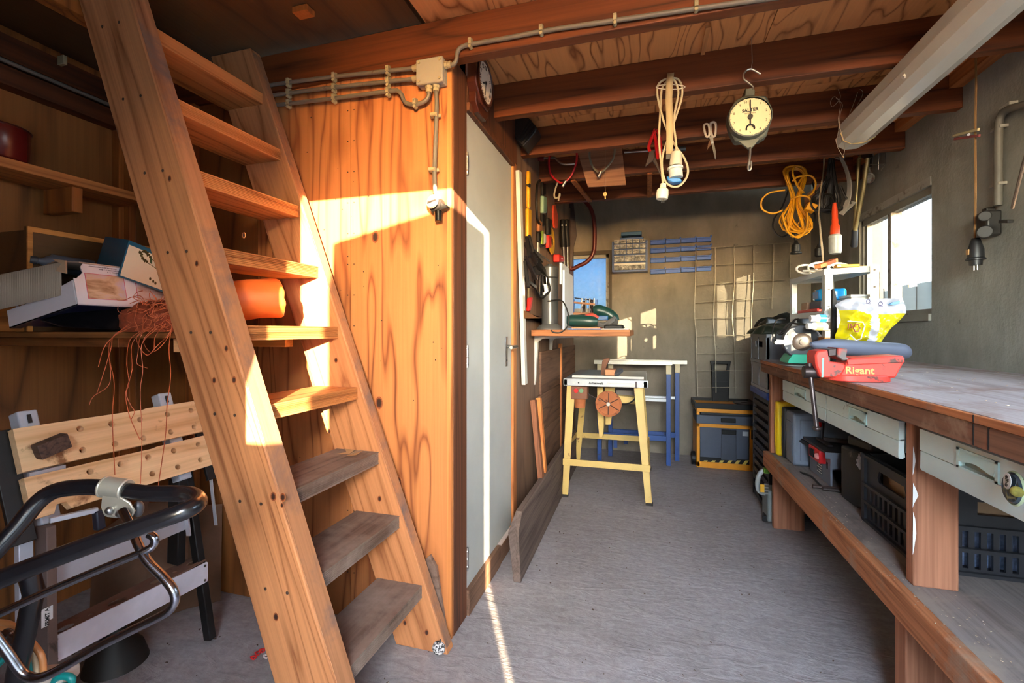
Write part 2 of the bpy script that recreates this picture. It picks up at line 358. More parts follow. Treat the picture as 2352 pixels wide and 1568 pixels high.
for px, py, r in ((862, 544, .020), (871, 925, .021), (916, 1106, .016)):
    c = pY(px, py, YP); B().prism([(c.x+r*.8*math.cos(a), YP-.0006, c.z+r*1.25*math.sin(a)) for a in [k*math.pi/12 for k in range(24)]], (0, .001, 0)).build('knot', knot_m, o)
nh = B(); rk_ = random.Random(12)
for k in range(16):
    for dx in (-.014, .014): c = Vector((sx+dx, YP-.0004, .18+.12*k)); nh.cyl(c, c+Vector((0, .001, 0)), .0026, n=8)
for k in range(40): c = Vector((rk_.uniform(-1.35, -.72), YP-.0004, rk_.uniform(.1, 2.0))); nh.cyl(c, c+Vector((0, .001, 0)), rk_.uniform(.0015, .003), n=7)
nh.build('nail_holes', plain('hole_dark', rgb(52, 28, 18), .7), o, kind='stuff')
# partition beside it
o = struct(B().bx(XP-.06, XP-.012, 2.41, YB, 0, 2.6).bx(XP-.06, XP-.006, 1.692, 2.41, 2.06, 2.6), 'wall_partition', brown_panel)
B().bx(XP-.012, XP, 2.405, 3.45, 0, 2.25).build('panel', brown_panel, o)
B().bx(XP-.012, XP, 3.453, YB, 0, 2.25).build('panel', brown_panel, o)
B().bx(XP-.03, XP+.004, 1.692, 2.41, 2.02, 2.25).build('header', post_dark, o)
B().bx(XP-.03, XP+.012, 1.692, 2.34, 1.988, 2.02).build('header_trim', post_dark, o, bev=.003)
B().bx(XP-.03, XP+.006, 2.335, 2.368, 0, 2.02).build('jamb', jamb_wood, o, bev=.002)
B().bx(XP-.03, XP+.002, 2.372, 2.405, 0, 2.02).build('jamb', jamb_wood, o, bev=.002)
B().bx(XP-.03, XP+.010, 1.694, 2.10, 0, .098).build('threshold', brown_plank, o, bev=.002)
B().bx(XP-.03, XP+.006, 2.10, 2.372, 0, .085).build('threshold', brown_plank, o, bev=.002)
for z0, z1, y0 in ((.18, .45, 2.95), (.455, .70, 2.92), (.705, .985, 2.95)): B().bx(XP, XP+.018, y0, YB-.02, z0, z1).build('plank', brown_plank, o, bev=.003)
B().bx(XP+.0, XP+.03, 3.62, 3.66, .1, 1.02).build('batten', jamb_wood, o)
# closet door
door_m = plain('door_paint', rgb(176, 180, 177), .5, vary=.10, sc=2.5, dirt=rgb(138, 118, 98), dirtamt=.0)
dr = B().bx(XP-.04, XP-.006, 1.694, 2.333, .10, 1.986).build('door_1', door_m, bev=.002); dr['kind'] = 'structure'
steel = plain('steel', rgb(168, 168, 166), .32, 1.0, .12, 20)
for z in (1.78, 1.02, .22):
    hb = B().cyl((XP-.002, 1.700, z-.045), (XP-.002, 1.700, z+.045), .006, n=10)
    for k in range(3): hb.ball((XP-.002, 1.700, z-.03+.03*k), .0075, n=8)
    hb.build('hinge', steel, dr)
hp = pX(1165, 800, XP)
B().bx(XP-.006, XP-.002, hp.y-.018, hp.y+.018, hp.z-.09, hp.z+.06).build('handle_plate', steel, dr, bev=.002)
B().tube(spline([(XP-.003, hp.y, hp.z+.01), (XP+.045, hp.y, hp.z+.01), (XP+.05, hp.y-.01, hp.z+.01), (XP+.05, hp.y-.10, hp.z+.008)], 4), .008, 8).build('handle', steel, dr)
B().cyl((XP-.003, hp.y, hp.z-.06), (XP, hp.y, hp.z-.06), .006).build('keyhole', plain('black_hole', rgb(18, 17, 16), .7), dr)

# ceiling: loft boards on beams
o = struct(B().bx(XL, XR, YF, 3.54, ZC+.02, ZC+.05), 'ceiling', ply_dark)
for x0, x1, y0, y1 in ((-.78, .44, 1.20, 2.42), (.443, XR, 1.20, 2.42), (-.78, .44, 2.423, 3.54), (.443, XR, 2.423, 3.54), (-.78, XR, YF, 1.197)):
    B().bx(x0, x1, y0, y1, ZC, ZC+.02).build('panel', ply_ceiling, o)
B().bx(-1.80, -.80, .2, 1.60, ZC+.004, ZC+.02).build('panel', ply_dark, o)
for y in (1.535, 2.012, 2.497, 2.965, 3.487): B().bx(XL if y < 1.6 else XP, XR, y, y+.045, 2.10, ZC).build('beam', beam_wood, o, bev=.003)
B().bx(XR-.05, XR, 1.58, YB, 2.19, 2.26).build('wall_plate', wood('plate_orange', rgb(190, 116, 66), rgb(120, 64, 32), 'Y', 6, 6, .5), o)
for x0, y0 in ((-2.05, .62), (-1.78, .80)): B().bx(x0, x0+.06, YF, y0+.28, 2.12, 2.2).build('joist', stud_wood, o, bev=.003)
p = pY(697, 62, 1.35); B().bx(p.x-.03, p.x+.03, 1.33, 1.37, ZC-.02, ZC).build('block', stud_wood, o)
for px in (1620,): 
    p = pZ(px, 90, ZC); B().bx(p.x-.008, p.x+.008, p.y-.09, p.y+.14, ZC-.012, ZC).build('strip', pine_y, o)
for px, q in ((1492, 3.0), (1322, 3.0)):
    p = pZ(px, 425, 2.1); B().bar((p.x, 2.98, 2.095), (p.x+.05*(1 if px < 1400 else 0), 3.50, 2.095), .03, .012).build('strip', stud_wood, o)

# outside: yard, added screens behind the camera that cut sun and sky, board fence and bare tree by the side window
struct(B().bx(-14, 14, -16, YF-.15, -.25, -.06).bx(XR+.15, 14, YF-.15, 14, -.25, -.06).bx(-14, XR+.15, YB+.15, 14, -.25, -.06), 'ground', plain('paving', rgb(96, 96, 92), .85, vary=.2, sc=4))
out_m = plain('screen_boards', rgb(84, 76, 68), .85)
struct(B().prism([(1.11, -3.0, -.06), (1.775, -3.0, -.06), (1.775, -3.0, 2.385), (1.11, -3.0, 2.245)], (0, -.05, 0)), 'sun_screen_1', out_m)  # invented panel, its sloping top shapes the sun band indoors
struct(B().bx(1.822, 2.62, -3.05, -3.0, -.06, 2.75), 'sun_screen_2', out_m)  # tall invented panel, the gap beside it makes the sun slit
struct(B().bx(-.9, 1.11, -3.06, -3.0, -.06, 1.50), 'sun_screen_3', out_m)  # low invented panel, blocks the low sun at the left
struct(B().bx(1.37, 1.41, -1.97, -1.03, .02, 2.9), 'sky_screen', plain('screen_paint', rgb(150, 152, 154), .6))   # added unseen panel, holds back sky light on the left side
fen = thing('board_fence', 'weathered grey board fence outside the side window', 'fence', (4.1, 6, 0))
fm = wood('fence_wood', rgb(84, 83, 75), rgb(60, 60, 53), 'Z', 5, 6, .5)
for k in range(34):
    y = 2.6+k*.26; h = 1.86+.03*math.sin(k*2.3); B().bx(4.1+.012*(k % 2), 4.122+.012*(k % 2), y, y+.25, -.06, h).build('board', fm, fen)
B().bx(4.135, 4.19, 2.6, 11.4, 1.5, 1.58).bx(4.135, 4.19, 2.6, 11.4, .4, .48).build('rail', fm, fen)
tr = thing('bare_tree', 'bare thin-branched tree beyond the fence outside the side window', 'tree', (6.6, 11.0, 0))
bark = plain('bark', rgb(40, 38, 36), .9); tb = B(); rt = random.Random(3)
def branch(b, p, d, L, r, dep):
    q = p + d*L; b.tube([p, p+(d+Vector((rt.uniform(-.1, .1), rt.uniform(-.1, .1), 0)))*L*.5, q], [r, r*.85, r*.65], 5)
    if dep:
        for _ in range(3): branch(b, p.lerp(q, rt.uniform(.5, 1)), (d+Vector((rt.uniform(-.8, .8), rt.uniform(-.8, .8), rt.uniform(-.15, .5)))).normalized(), L*rt.uniform(.5, .75), r*.55, dep-1)
branch(tb, Vector((6.6, 11.0, -.06)), Vector((0, 0, 1)), 1.7, .06, 5)
tb.build('branches', bark, tr)
# ---------------------------------------------------------------- the loft stairs
stairs = thing('loft_stairs', 'steep open wooden loft stairs with two plank stringers and nine treads', 'stairs', (-.76, 1.25, 0))
sfx = lambda z: -.660-.38*z
sang = math.atan(.38); RS = Matrix.Rotation(-sang, 3, 'Y')
dirt_m = rgb(112, 92, 84)
pine_edge = wood('pine_edge', rgb(176, 122, 84), rgb(112, 70, 46), 'Z', 5, 9, .5, rough=.8, dirt=dirt_m, dirtamt=.3)
for y0, y1 in ((.985, 1.05), (1.467, 1.518)):
    b = B().prism([(sfx(0), y0, 0), (sfx(2.245), y0, 2.245), (sfx(2.245)-.202, y0, 2.245), (sfx(0)-.202, y0, 0)], (0, y1-y0, 0))
    s = turned(b, 'stringer', pine, stairs, RS, bev=.004)
    e = B().prism([(sfx(.02)-.002, y0+.004, .02), (sfx(2.23)-.002, y0+.004, 2.23), (sfx(2.23)+.0012, y0+.006, 2.23), (sfx(.02)+.0012, y0+.006, .02)], (0, y1-y0-.010, 0))
    e = turned(e, 'worn_edge', pine_edge, stairs, RS)
    nb = B()
    for k, z in enumerate((.227, .461, .683, .913, 1.136, 1.363, 1.598, 1.824, 2.054)):
        for dx in (-.06, -.13):
            c = Vector((sfx(z)+dx, y0-.0008 if y0 < 1.2 else y0-.0008, z-.02)); nb.cyl(c, c+Vector((0, .003, 0)), .0045, n=8)
    nb.build('nail_heads', plain('nail_%d' % (y0*10), rgb(60, 44, 36), .6), stairs, kind='stuff')
for px, py, r, Yk in ((628, 1140, .011, .985), (650, 1142, .010, .985), (648, 1160, .006, .985), (634, 1416, .010, .985), (520, 800, .008, .985), (538, 872, .009, .985), (492, 873, .008, .985), (452, 605, .008, .985), (560, 540, .007, .985), (390, 410, .008, .985), (772, 827, .009, 1.467), (756, 990, .009, 1.467), (872, 1145, .010, 1.467), (930, 1430, .009, 1.467), (980, 1452, .010, 1.467)):
    c = pY(px, py, Yk); B().prism([(c.x+r*.85*math.cos(a), Yk-.0006, c.z+r*1.15*math.sin(a)) for a in [k*math.pi/9 for k in range(18)]], (0, .001, 0)).build('knot', knot_m, stairs)
groove = lambda xf, z0, z1: [(xf, z1)] + [q for k in range(7) for q in ((xf-.0005, z1-.004-k*.0052), (xf-.0030, z1-.0055-k*.0052), (xf-.0005, z1-.007-k*.0052))] + [(xf, z0)]
for k, z in enumerate((.227, .461, .683, .913, 1.136, 1.363, 1.598, 1.824, 2.054)):
    xf = sfx(z)-.012; pr_ = groove(xf, z-.043, z) + [(xf-.178, z-.043), (xf-.178, z)]
    if k == 8: pr_ = [(xf, z), (xf, z-.043), (xf-.178, z-.043), (xf-.178, z)]
    B().prism([(x, 1.045, zz) for x, zz in pr_], (0, .428, 0)).build('tread', tread_dusty if k < 3 else tread_clean, stairs, label='dusty grey worn tread' if k < 3 else None)
ft = B().prism([(sfx(.30)+.012, 1.534, .30), (sfx(.28)+.03, 1.534, .26), (-.692, 1.534, 0), (-.72, 1.534, 0), (sfx(.3)-.02, 1.534, .27)], (0, .013, 0)).build('grey_batten', tread_dusty)
tag(ft, 'grey wedge-shaped batten between far stair stringer and plywood wall at the floor', 'batten')
# ---------------------------------------------------------------- workbench along the right wall
post_red = wood('post_red', rgb(176, 118, 88), rgb(120, 72, 48), 'Z', 5, 7, .4, grain=.5, rough=.8, bump=.5)
rail_red = wood('rail_red', rgb(188, 122, 80), rgb(124, 70, 40), 'Y', 7, 8, .5, grain=.5, rough=.8, bump=.6, knots=.7, dirt=rgb(158, 130, 108), dirtamt=.15)
apron_m = wood('apron', rgb(134, 92, 68), rgb(72, 46, 34), 'Y', 9, 11, .4, grain=.5, rough=.75, bump=.6, dirt=rgb(150, 118, 94), dirtamt=.12)
edge_m = wood('bench_edge', rgb(190, 118, 72), rgb(120, 66, 40), 'Y', 8, 14, .5, grain=.5, rough=.75, bump=.5, dirt=rgb(120, 100, 90), dirtamt=.2)
benchtop = wood('bench_top', rgb(168, 160, 160), rgb(122, 108, 102), 'Y', 4, 5, .6, grain=.4, rough=.6, bump=.3, dirt=rgb(126, 100, 86), dirtamt=.2)
shelf_grey = wood('shelf_grey', rgb(142, 132, 128), rgb(102, 90, 84), 'Y', 4, 5, .6, grain=.4, rough=.75, bump=.3, dirt=rgb(150, 138, 128), dirtamt=.2)
bench = thing('workbench', 'long wooden workbench with thick worn grey top along the right wall', 'workbench', (1.0, 1.6, 0))
Y0, Y1 = .3, 3.05
B().prism([(.652, Y0, .931), (.652, Y0, .9495), (XR-.002, Y0, .962), (XR-.002, Y0, .931)], (0, Y1-Y0, 0)).build('top', benchtop, bench)
B().bx(.644, .6525, Y0, Y1, .931, .9485).build('edge_strip', edge_m, bench, bev=.002)
B().bx(.648, .684, Y0, Y1-.02, .881, .9305).build('apron', apron_m, bench, bev=.004)
B().bx(.655, .686, Y0, 3.02, .333, .418).build('lower_rail', rail_red, bench, bev=.004)
B().bx(.6865, XR-.01, Y0, 3.04, .385, .413).build('shelf_board', shelf_grey, bench)
B().bx(.690, .845, 2.99, 3.028, .413, .8805).build('post', post_red, bench, bev=.004)
B().bx(.690, .845, 2.93, 2.965, 0, .385).build('post', post_red, bench, bev=.004)
B().bx(.708, .812, 1.540, 1.578, .413, .8805).build('post', post_red, bench, bev=.004)
B().bx(.690, .80, 1.540, 1.60, 0, .385).build('post', post_red, bench, bev=.004)
for y in (.5, 2.8): B().bx(1.27, 1.31, y, y+.06, .413, .931).build('post', post_red, bench); B().bx(1.25, 1.30, y, y+.06, 0, .385).build('post', post_red, bench)
pb = B()
for z0, z1, w in ((.50, .62, .004), (.63, .70, .007), (.72, .80, .003)): pb.prism([(.7075, 1.541, z0), (.7075, 1.5395-.0004, z1), (.7085+w, 1.5395, z1-.02), (.7085+w*1.6, 1.5395, (z0+z1)/2), (.709, 1.5395, z0+.01)], (0, -.0006, 0))
pb.build('paint_smear', plain('smear_white', rgb(226, 222, 216), .6), bench, kind='stuff')
sawm = plain('saw_cut', rgb(24, 18, 14), .9)
for px in (2236, 2271): 
    q = pX(px, 1000, .648); B().bx(.6472, .649, q.y-.002, q.y+.002, .884, .929).build('saw_cut', sawm, bench)
q = pX(2236, 960, .644); B().bx(.6432, .6445, q.y-.0015, q.y+.0015, .932, .948).build('saw_cut', sawm, bench)
mint = plain('drawer_paint', rgb(206, 222, 216), .5, vary=.05, sc=5, dirt=rgb(120, 118, 106), dirtamt=.06)
mint2 = plain('handle_plastic', rgb(196, 226, 222), .35, vary=.05)
recess = plain('recess_dirt', rgb(166, 182, 172), .7, dirt=rgb(120, 116, 100), dirtamt=.3)
XD = .692
for ya, yb, (hx0, hy0, hx1, hy1) in ((2.142, 2.757, (1827, 889, 1850, 917)), (1.580, 2.136, (1953, 938, 1990, 977)), (.86, 1.474, (2204, 1032, 2293, 1106))):
    h0, h1 = pX(hx1, hy1, XD), pX(hx0, hy0, XD); zc = (h0.z+h1.z)/2; za, zb = .792, .836
    b = B().holed((XD, 0, 0), Y_, Z_, [(ya, .8065), (yb, .8065), (yb, .862), (ya, .862)], [rect(h0.y, h1.y, .811, .847)], .014)
    b.prism([(XD, ya, .8045), (XD, ya+.002, .76), (XD+.004, ya+.006, .753), (XD+.014, ya+.006, .753), (XD+.014, ya, .8045)], (0, yb-ya-.004, 0))
    b.bx(XD+.004, XD+.014, ya, yb, .80, .81)
    b.bx(XD+.014, XD+.02, ya+.01, yb-.01, .756, .858).bx(XD+.014, XR-.2, ya+.01, ya+.02, .77, .85).bx(XD+.014, XR-.2, yb-.02, yb-.01, .77, .85)
    d = b.build('drawer', mint, bench)
    hb = B()
    for u0, u1, z0, z1 in ((h0.y-.005, h0.y+.004, .806, .852), (h1.y-.004, h1.y+.005, .806, .852), (h0.y-.005, h1.y+.005, .847, .852), (h0.y-.005, h1.y+.005, .806, .811)): hb.bx(XD-.004, XD+.002, u0, u1, z0, z1)
    n = 14; lip = [(h1.y-.004-(h1.y-h0.y-.008)*i/n, .826-.004*math.cos(i/n*math.pi*2.0)-.003*i/n) for i in range(n+1)]
    hb.prism([(XD-.006, y, z) for y, z in lip] + [(XD-.001, h0.y+.002, .849), (XD-.001, h1.y-.002, .849)], (.0035, 0, 0))
    hb.build('handle', mint2, d); B().bx(XD+.010, XD+.013, h0.y, h1.y, .811, .847).build('recess', recess, d)
rc = random.Random(11); ch = B()
for _ in range(170):
    x, y = rc.uniform(.66, 1.3), rc.uniform(.9, 2.9); z = .9500+(x-.652)/.678*.0125; a = rc.uniform(0, 3.1); s_ = rc.uniform(.0006, .0024)
    ch.box((x, y, z+.0008), (s_*2.2, s_, .0012), Matrix.Rotation(a, 3, 'Z'))
c_ = ch.build('wood_chips', plain('chips', rgb(176, 158, 136), .8, vary=.3, sc=60)); tag(c_, 'pale wood chips and sawdust scattered over the bench top', 'sawdust'); c_['kind'] = 'stuff'
ch = B()
for _ in range(240):
    x, y = rc.uniform(.66, .80), rc.uniform(.75, 2.85); s_ = rc.uniform(.0007, .0022)
    ch.box((x if x > .69 else .671+rc.uniform(-.012, .012), y, .4145 if x > .69 else .4190), (s_*2.2, s_, .0012), Matrix.Rotation(rc.uniform(0, 3), 3, 'Z'))
c_ = ch.build('wood_chips', MATS['chips']); tag(c_, 'sawdust and chips scattered over the shelf under the bench', 'sawdust'); c_['kind'] = 'stuff'

# ---------------------------------------------------------------- on the bench: vise
red = plain('vise_red', rgb(206, 62, 50), .45, vary=.1, dirt=rgb(82, 52, 46), dirtamt=.45)
redb = plain('vise_red_bare', rgb(150, 62, 52), .5, dirt=rgb(92, 84, 80), dirtamt=.8)
iron = plain('dark_iron', rgb(74, 66, 66), .38, .8, .2, 14)
gold = plain('gold_paint', rgb(186, 158, 92), .45, .3)
VY = 1.845
vise = thing('bench_vise', 'red cast iron bench vise with gold lettering bolted to the bench front', 'vise', (.70, VY, .95))
vz = lambda px, py, y=VY-.06: pY(px, py, y)
def vprism(pts, y0, y1, name, m, bev=.004):
    b = B().prism([(pY(a, c, y0).x, y0, pY(a, c, y0).z) for a, c in pts], (0, y1-y0, 0)); return b.build(name, m, vise, bev=bev)
yf = VY-.055
vprism([(1948, 822), (2076, 816), (2079, 829), (2058, 868), (1926, 868), (1944, 836)], yf, yf+.10, 'rear_body', red, .006)
vprism([(1946, 826), (2078, 821), (2078, 832), (1948, 838)], yf-.006, yf, 'body_rim', red, .002)
vprism([(1878, 806), (1902, 802), (1905, 830), (1940, 834), (1946, 846), (1928, 868), (1885, 867), (1874, 838), (1872, 815)], yf+.004, yf+.096, 'front_jaw', red, .006)
vprism([(1889, 822), (1893, 822), (1891, 866), (1887, 866)], yf+.0025, yf+.0045, 'paint_drip', plain('teal_drip', rgb(122, 196, 176), .5), 0)
vprism([(1902, 802), (1921, 800), (1921, 816), (1904, 818)], yf+.008, yf+.10, 'jaw_plate', iron, .002)
vprism([(1924, 798), (1948, 801), (1944, 820), (1960, 827), (1936, 828), (1922, 818)], yf+.004, yf+.10, 'rear_jaw', redb, .004)
bb = pZ(1950, 872, .955)
B().prism([(.665+.062*math.cos(a)+.03*(1 if math.cos(a) > 0 else -1)+.02, VY-.008+.062*math.sin(a), .952) for a in [2*math.pi*k/28 for k in range(28)]], (0, 0, .022)).build('swivel_base', red, vise, bev=.003)
B().cyl((.70, VY-.005, .974), (.70, VY-.005, .99), .044, n=24).build('turntable', redb, vise)
sc0 = pY(1861, 854, VY-.005)
B().cyl((sc0.x-.022, VY-.005, sc0.z), (sc0.x+.028, VY-.005, sc0.z), .0215, n=20).cyl((sc0.x+.02, VY-.005, sc0.z), (.64, VY-.005, sc0.z), .014).build('screw', iron, vise, bev=.003)
hb0, hb1 = Vector((sc0.x-.003, VY-.005, sc0.z+.027)), Vector((sc0.x+.012, VY-.03, pY(1882, 984, VY-.03).z))
B().cyl(hb0, hb1, .0075).ball(hb1, .013, (1, 1, .7)).cyl(hb0-Vector((0, 0, .006)), hb0+Vector((0, 0, .004)), .012).build('handle_bar', iron, vise)
tl = pY(1974, 851, yf); text('Rigant', (tl.x, yf-.0012, tl.z), X_, Z_, .033, gold, vise, .0008, bold=.0006)

# bench grinder
GX, GY, GZ = .715, 2.56, .962
dgrey = plain('grinder_grey', rgb(58, 62, 70), .4, vary=.1, dirt=rgb(96, 92, 90), dirtamt=.15)
teal = plain('grinder_teal', rgb(36, 168, 138), .4, vary=.08)
gr = thing('bench_grinder', 'small bench grinder with grey wheel guard and teal base near bench end', 'grinder', (GX+.04, GY, GZ))
gc = pY(1842, 785, GY); R_ = .082
def ringpts(r, n=40): return [(gc.x+r*math.cos(2*math.pi*k/n), gc.z+r*math.sin(2*math.pi*k/n)) for k in range(n)]
B().lathe([(.03, 0), (R_-.004, 0), (R_, .004), (R_, .034), (R_-.004, .038), (.03, .038)], (gc.x, GY, gc.z), (0, 1, 0), 40).build('wheel_guard', dgrey, gr)
wedge = [(gc.x-.0805*math.cos(a), GY-.001, gc.z+.0805*math.sin(a)) for a in [math.radians(-14+6*k) for k in range(13)]]
inn = [(gc.x-.042*math.cos(a), GY-.001, gc.z+.042*math.sin(a)) for a in [math.radians(-14+6*k) for k in range(13)]]
B().prism(wedge+inn[::-1], (0, -.002, 0)).build('grinding_wheel', plain('wheel_white', rgb(206, 198, 186), .9), gr)
B().lathe([(.043, 0), (.043, .004), (.038, .008), (.022, .012), (.016, .012), (.015, .017), (0, .018)], (gc.x, GY, gc.z), (0, -1, 0), 28).build('hub_cover', plain('hub_brown', rgb(60, 52, 48), .35, vary=.3, sc=16), gr)
sb = B()
for a in (20, 118, 150, 205, 330): sb.cyl((gc.x+.073*math.cos(math.radians(a)), GY-.003, gc.z+.073*math.sin(math.radians(a))), (gc.x+.073*math.cos(math.radians(a)), GY, gc.z+.073*math.sin(math.radians(a))), .0035, n=8)
sb.build('screws', steel, gr, kind='stuff')
B().lathe([(0, 0), (.05, 0), (.055, .01), (.055, .12), (.05, .13), (0, .13)], (gc.x+.005, GY+.038, gc.z), (0, 1, 0), 28).build('motor', dgrey, gr)
B().prism([(gc.x-.062, GY-.01, GZ), (gc.x+.062, GY-.01, GZ), (gc.x+.062, GY-.01, GZ+.012), (gc.x+.045, GY-.01, GZ+.044), (gc.x-.042, GY-.01, GZ+.044), (gc.x-.062, GY-.01, GZ+.012)], (0, .15, 0)).build('base', teal, gr, bev=.002)
tr_ = B().bx(gc.x-.105, gc.x-.075, GY-.006, GY+.004, gc.z-.012, gc.z+.004).bar((gc.x-.112, GY, gc.z+.008), (gc.x-.07, GY, gc.z+.006), .01, .006).cyl((gc.x-.112, GY-.005, gc.z-.004), (gc.x-.112, GY+.02, gc.z-.004), .009).build('tool_rest', steel, gr)
B().tube(spline([(gc.x-.03, GY+.10, gc.z+.06), (gc.x-.09, GY+.08, gc.z+.05), (gc.x-.105, GY+.05, gc.z-.01), (gc.x-.115, GY+.06, gc.z+.05), (gc.x-.08, GY+.12, gc.z+.11), (gc.x-.03, GY+.16, gc.z+.115)], 6), .0035, 6).build('cable', plain('black_cable', rgb(24, 23, 23), .5), gr)
tray = B().lathe([(0, 0), (.052, 0), (.060, .004), (.056, .0045), (.05, .002), (0, .002)], (.70, 2.50, .9508), (0, 0, 1), 32).build('saucer', plain('saucer', rgb(176, 176, 178), .35, dirt=rgb(40, 40, 42), dirtamt=.3)); tag(tray, 'shallow grey saucer with dark rim under the bench grinder', 'saucer')
# rolled grey tube
pc = B(); p0, p1 = pY(1862, 792, 1.90), pY(2062, 805, 2.10)
pp = spline([p0+Vector((0, 0, .004)), p0.lerp(p1, .12), p0.lerp(p1, .3), p0.lerp(p1, .6), p0.lerp(p1, .88), p1+Vector((.012, .0, -.002)), p1+Vector((.03, .03, -.012))], 5)
nn = len(pp); pc.tube(pp, [(.006+.0225*min(1, i/(nn*.22)))*(1 if i < nn*.8 else 1-.35*((i-nn*.8)/(nn*.2))**2) for i in range(nn)], 16)
t_ = pc.build('grey_tube', plain('tube_grey', rgb(82, 88, 104), .45, vary=.06)); tag(t_, 'fat grey foam tube lying behind the red vise', 'tube')
# ---------------------------------------------------------------- left side: shelves and what lies on them
sh = thing('wall_shelf', 'long plank shelf high on the left wall', 'shelf', (-2.2, .5, 1.7))
B().bx(XL+.045, -2.10, YF+.02, 1.50, 1.678, 1.713).build('board', pine_y if False else wood('shelf_plank', rgb(186, 118, 62), rgb(120, 66, 28), 'Y', 7, 8, .5), sh, bev=.002)
q = pX(118, 470, -2.27)
for y in (q.y, .25): B().bx(XL+.045, -2.12, y-.018, y+.018, 1.58, 1.677).build('bracket_block', stud_wood, sh, bev=.003)
pot = thing('enamel_pot', 'dark red round pot on the high plank shelf at left', 'pot', (-2.205, 1.045, 1.713))
B().lathe([(.0, 0), (.078, 0), (.088, .012), (.094, .11), (.094, .12), (.088, .12), (.084, .02), (0, .012)], (-2.205, 1.045, 1.7135), (0, 0, 1), 32).build('body', plain('pot_red', rgb(92, 24, 22), .25), pot)
B().tube(circ3 := [(-2.205+.0935*math.cos(2*math.pi*k/32), 1.045+.0935*math.sin(2*math.pi*k/32), 1.8335) for k in range(32)], .004, 6, True).build('rim', plain('pot_rim', rgb(70, 20, 18), .3), pot)
ls = thing('deep_shelf', 'deep plywood shelf at eye height behind the stairs, laden with boxes', 'shelf', (-1.8, 1.3, 1.1))
shelf_ply = wood('shelf_ply', rgb(166, 108, 60), rgb(100, 58, 26), 'X', 6, 8, .5)
B().bx(XL+.046, -1.315, 1.075, 1.518, 1.098, 1.116).build('board', shelf_ply, ls)
B().bx(XL+.046, -1.68, 1.10, 1.135, 1.066, 1.0975).build('batten', wood('batten_d', rgb(132, 80, 40), rgb(80, 44, 20), 'X', 6, 8, .5), ls, bev=.002)
B().bx(-1.70, -1.30, 1.42, 1.46, 1.060, 1.0975).build('batten', wood('batten_o', rgb(206, 136, 66), rgb(130, 72, 26), 'X', 6, 8, .5), ls, bev=.002)
q = pY(416, 794, 1.10); B().bx(q.x-.02, q.x+.02, 1.09, 1.13, q.z-.02, 1.0975).build('block', pine_x, ls, bev=.002)
# white printed carton, tipped, its end flap bent open
cart = thing('printed_carton', 'torn white printed carton with two pictures, tipped on the deep shelf', 'box', (-1.9, 1.15, 1.118))
RC = Matrix.Rotation(math.radians(-12.5), 3, 'Y'); O = Vector((-1.70, 1.0, 1.2015))
cx = lambda a, b, c: O + RC @ Vector((a, b, c))           # a to the right, b into depth, c up, from the near right bottom edge
white_card = plain('white_card', rgb(220, 216, 222), .5, vary=.04, sc=4); brown_card = plain('brown_card', rgb(170, 140, 110), .8, vary=.1); blue_print = plain('blue_print', rgb(24, 24, 62), .35, vary=.5, sc=5, dirt=rgb(120, 100, 92), dirtamt=.2)
def cquad(pts, n, th, name, m): 
    b = B().prism([cx(*p) for p in pts], RC @ Vector(n)*th); return b.build(name, m, cart)
HB = .137
cquad([(0, 0, 0), (0, .45, 0), (0, .45, HB), (0, .03, HB), (0, .022, HB-.012), (0, .026, HB-.03), (0, .006, HB-.052), (0, 0, HB-.050)], (-1, 0, 0), .004, 'long_side', white_card)
cquad([(-.335, 0, 0), (0, 0, 0), (0, .45, 0), (-.335, .45, 0)], (0, 0, 1), .004, 'bottom', blue_print)
cquad([(-.335, 0, 0), (-.008, 0, 0), (-.008, 0, HB-.055), (-.20, 0, .06), (-.335, 0, .06)], (0, 1, 0), .004, 'end_side', white_card)
cquad([(-.335, .024, 0), (-.335, .45, 0), (-.335, .45, .1), (-.335, .024, .1)], (1, 0, 0), .004, 'far_side', white_card)
cquad([(0, .02, HB+.001), (0, .45, HB+.001), (-.30, .45, HB+.02), (-.24, .06, HB+.055), (-.10, .015, HB+.03)], (0, 0, 1), .004, 'top_flap', plain('flap_grey', rgb(176, 154, 136), .7, vary=.15, sc=6))
cb = B(); n = 42; v0 = [pD(148-3*math.sin(i), 606+6*math.sin(i*.5), 1.47) for i in range(2)]
fl = []
A0, A1, A2, A3 = pD(142, 602, 1.46), pD(-24, 636, 1.52), pD(-24, 716, 1.52), pD(143, 678, 1.46)
prev = None; rows = []
for i in range(n*4+1):
    f = i/(n*4); off = Vector((0, -.0018*math.cos(i*math.pi/2), 0)); rows.append((A0.lerp(A1, f)+off, A3.lerp(A2, f)+off))
for (a, b_), (c_, d) in zip(rows, rows[1:]): cb.face([a, b_, d, c_])
bmesh.ops.remove_doubles(cb.bm, verts=cb.bm.verts, dist=1e-6)
o = cb.build('corrugated_flap', plain('corrugated', rgb(176, 160, 140), .85, vary=.05), cart); md = o.modifiers.new('s', 'SOLIDIFY'); md.thickness = .003
B().prism([pD(118, 594, 1.455), pD(150, 598, 1.45), pD(151, 628, 1.45), pD(128, 622, 1.45), pD(140, 606, 1.45)], (0, .004, 0)).build('torn_scrap', brown_card, cart)
magenta = plain('print_magenta', rgb(196, 80, 110), .5); 
def m_pic(name, a, b, c):
    t = NT(name); v = t.coord((6, 6, 10), False); nz = t.noise(v, 1.5, 4, .6, .6); t.l(t.ramp(nz, [(.3, a), (.48, b), (.66, c)]), t.p.inputs['Base Color']); t.p.inputs['Roughness'].default_value = .4; return t.m
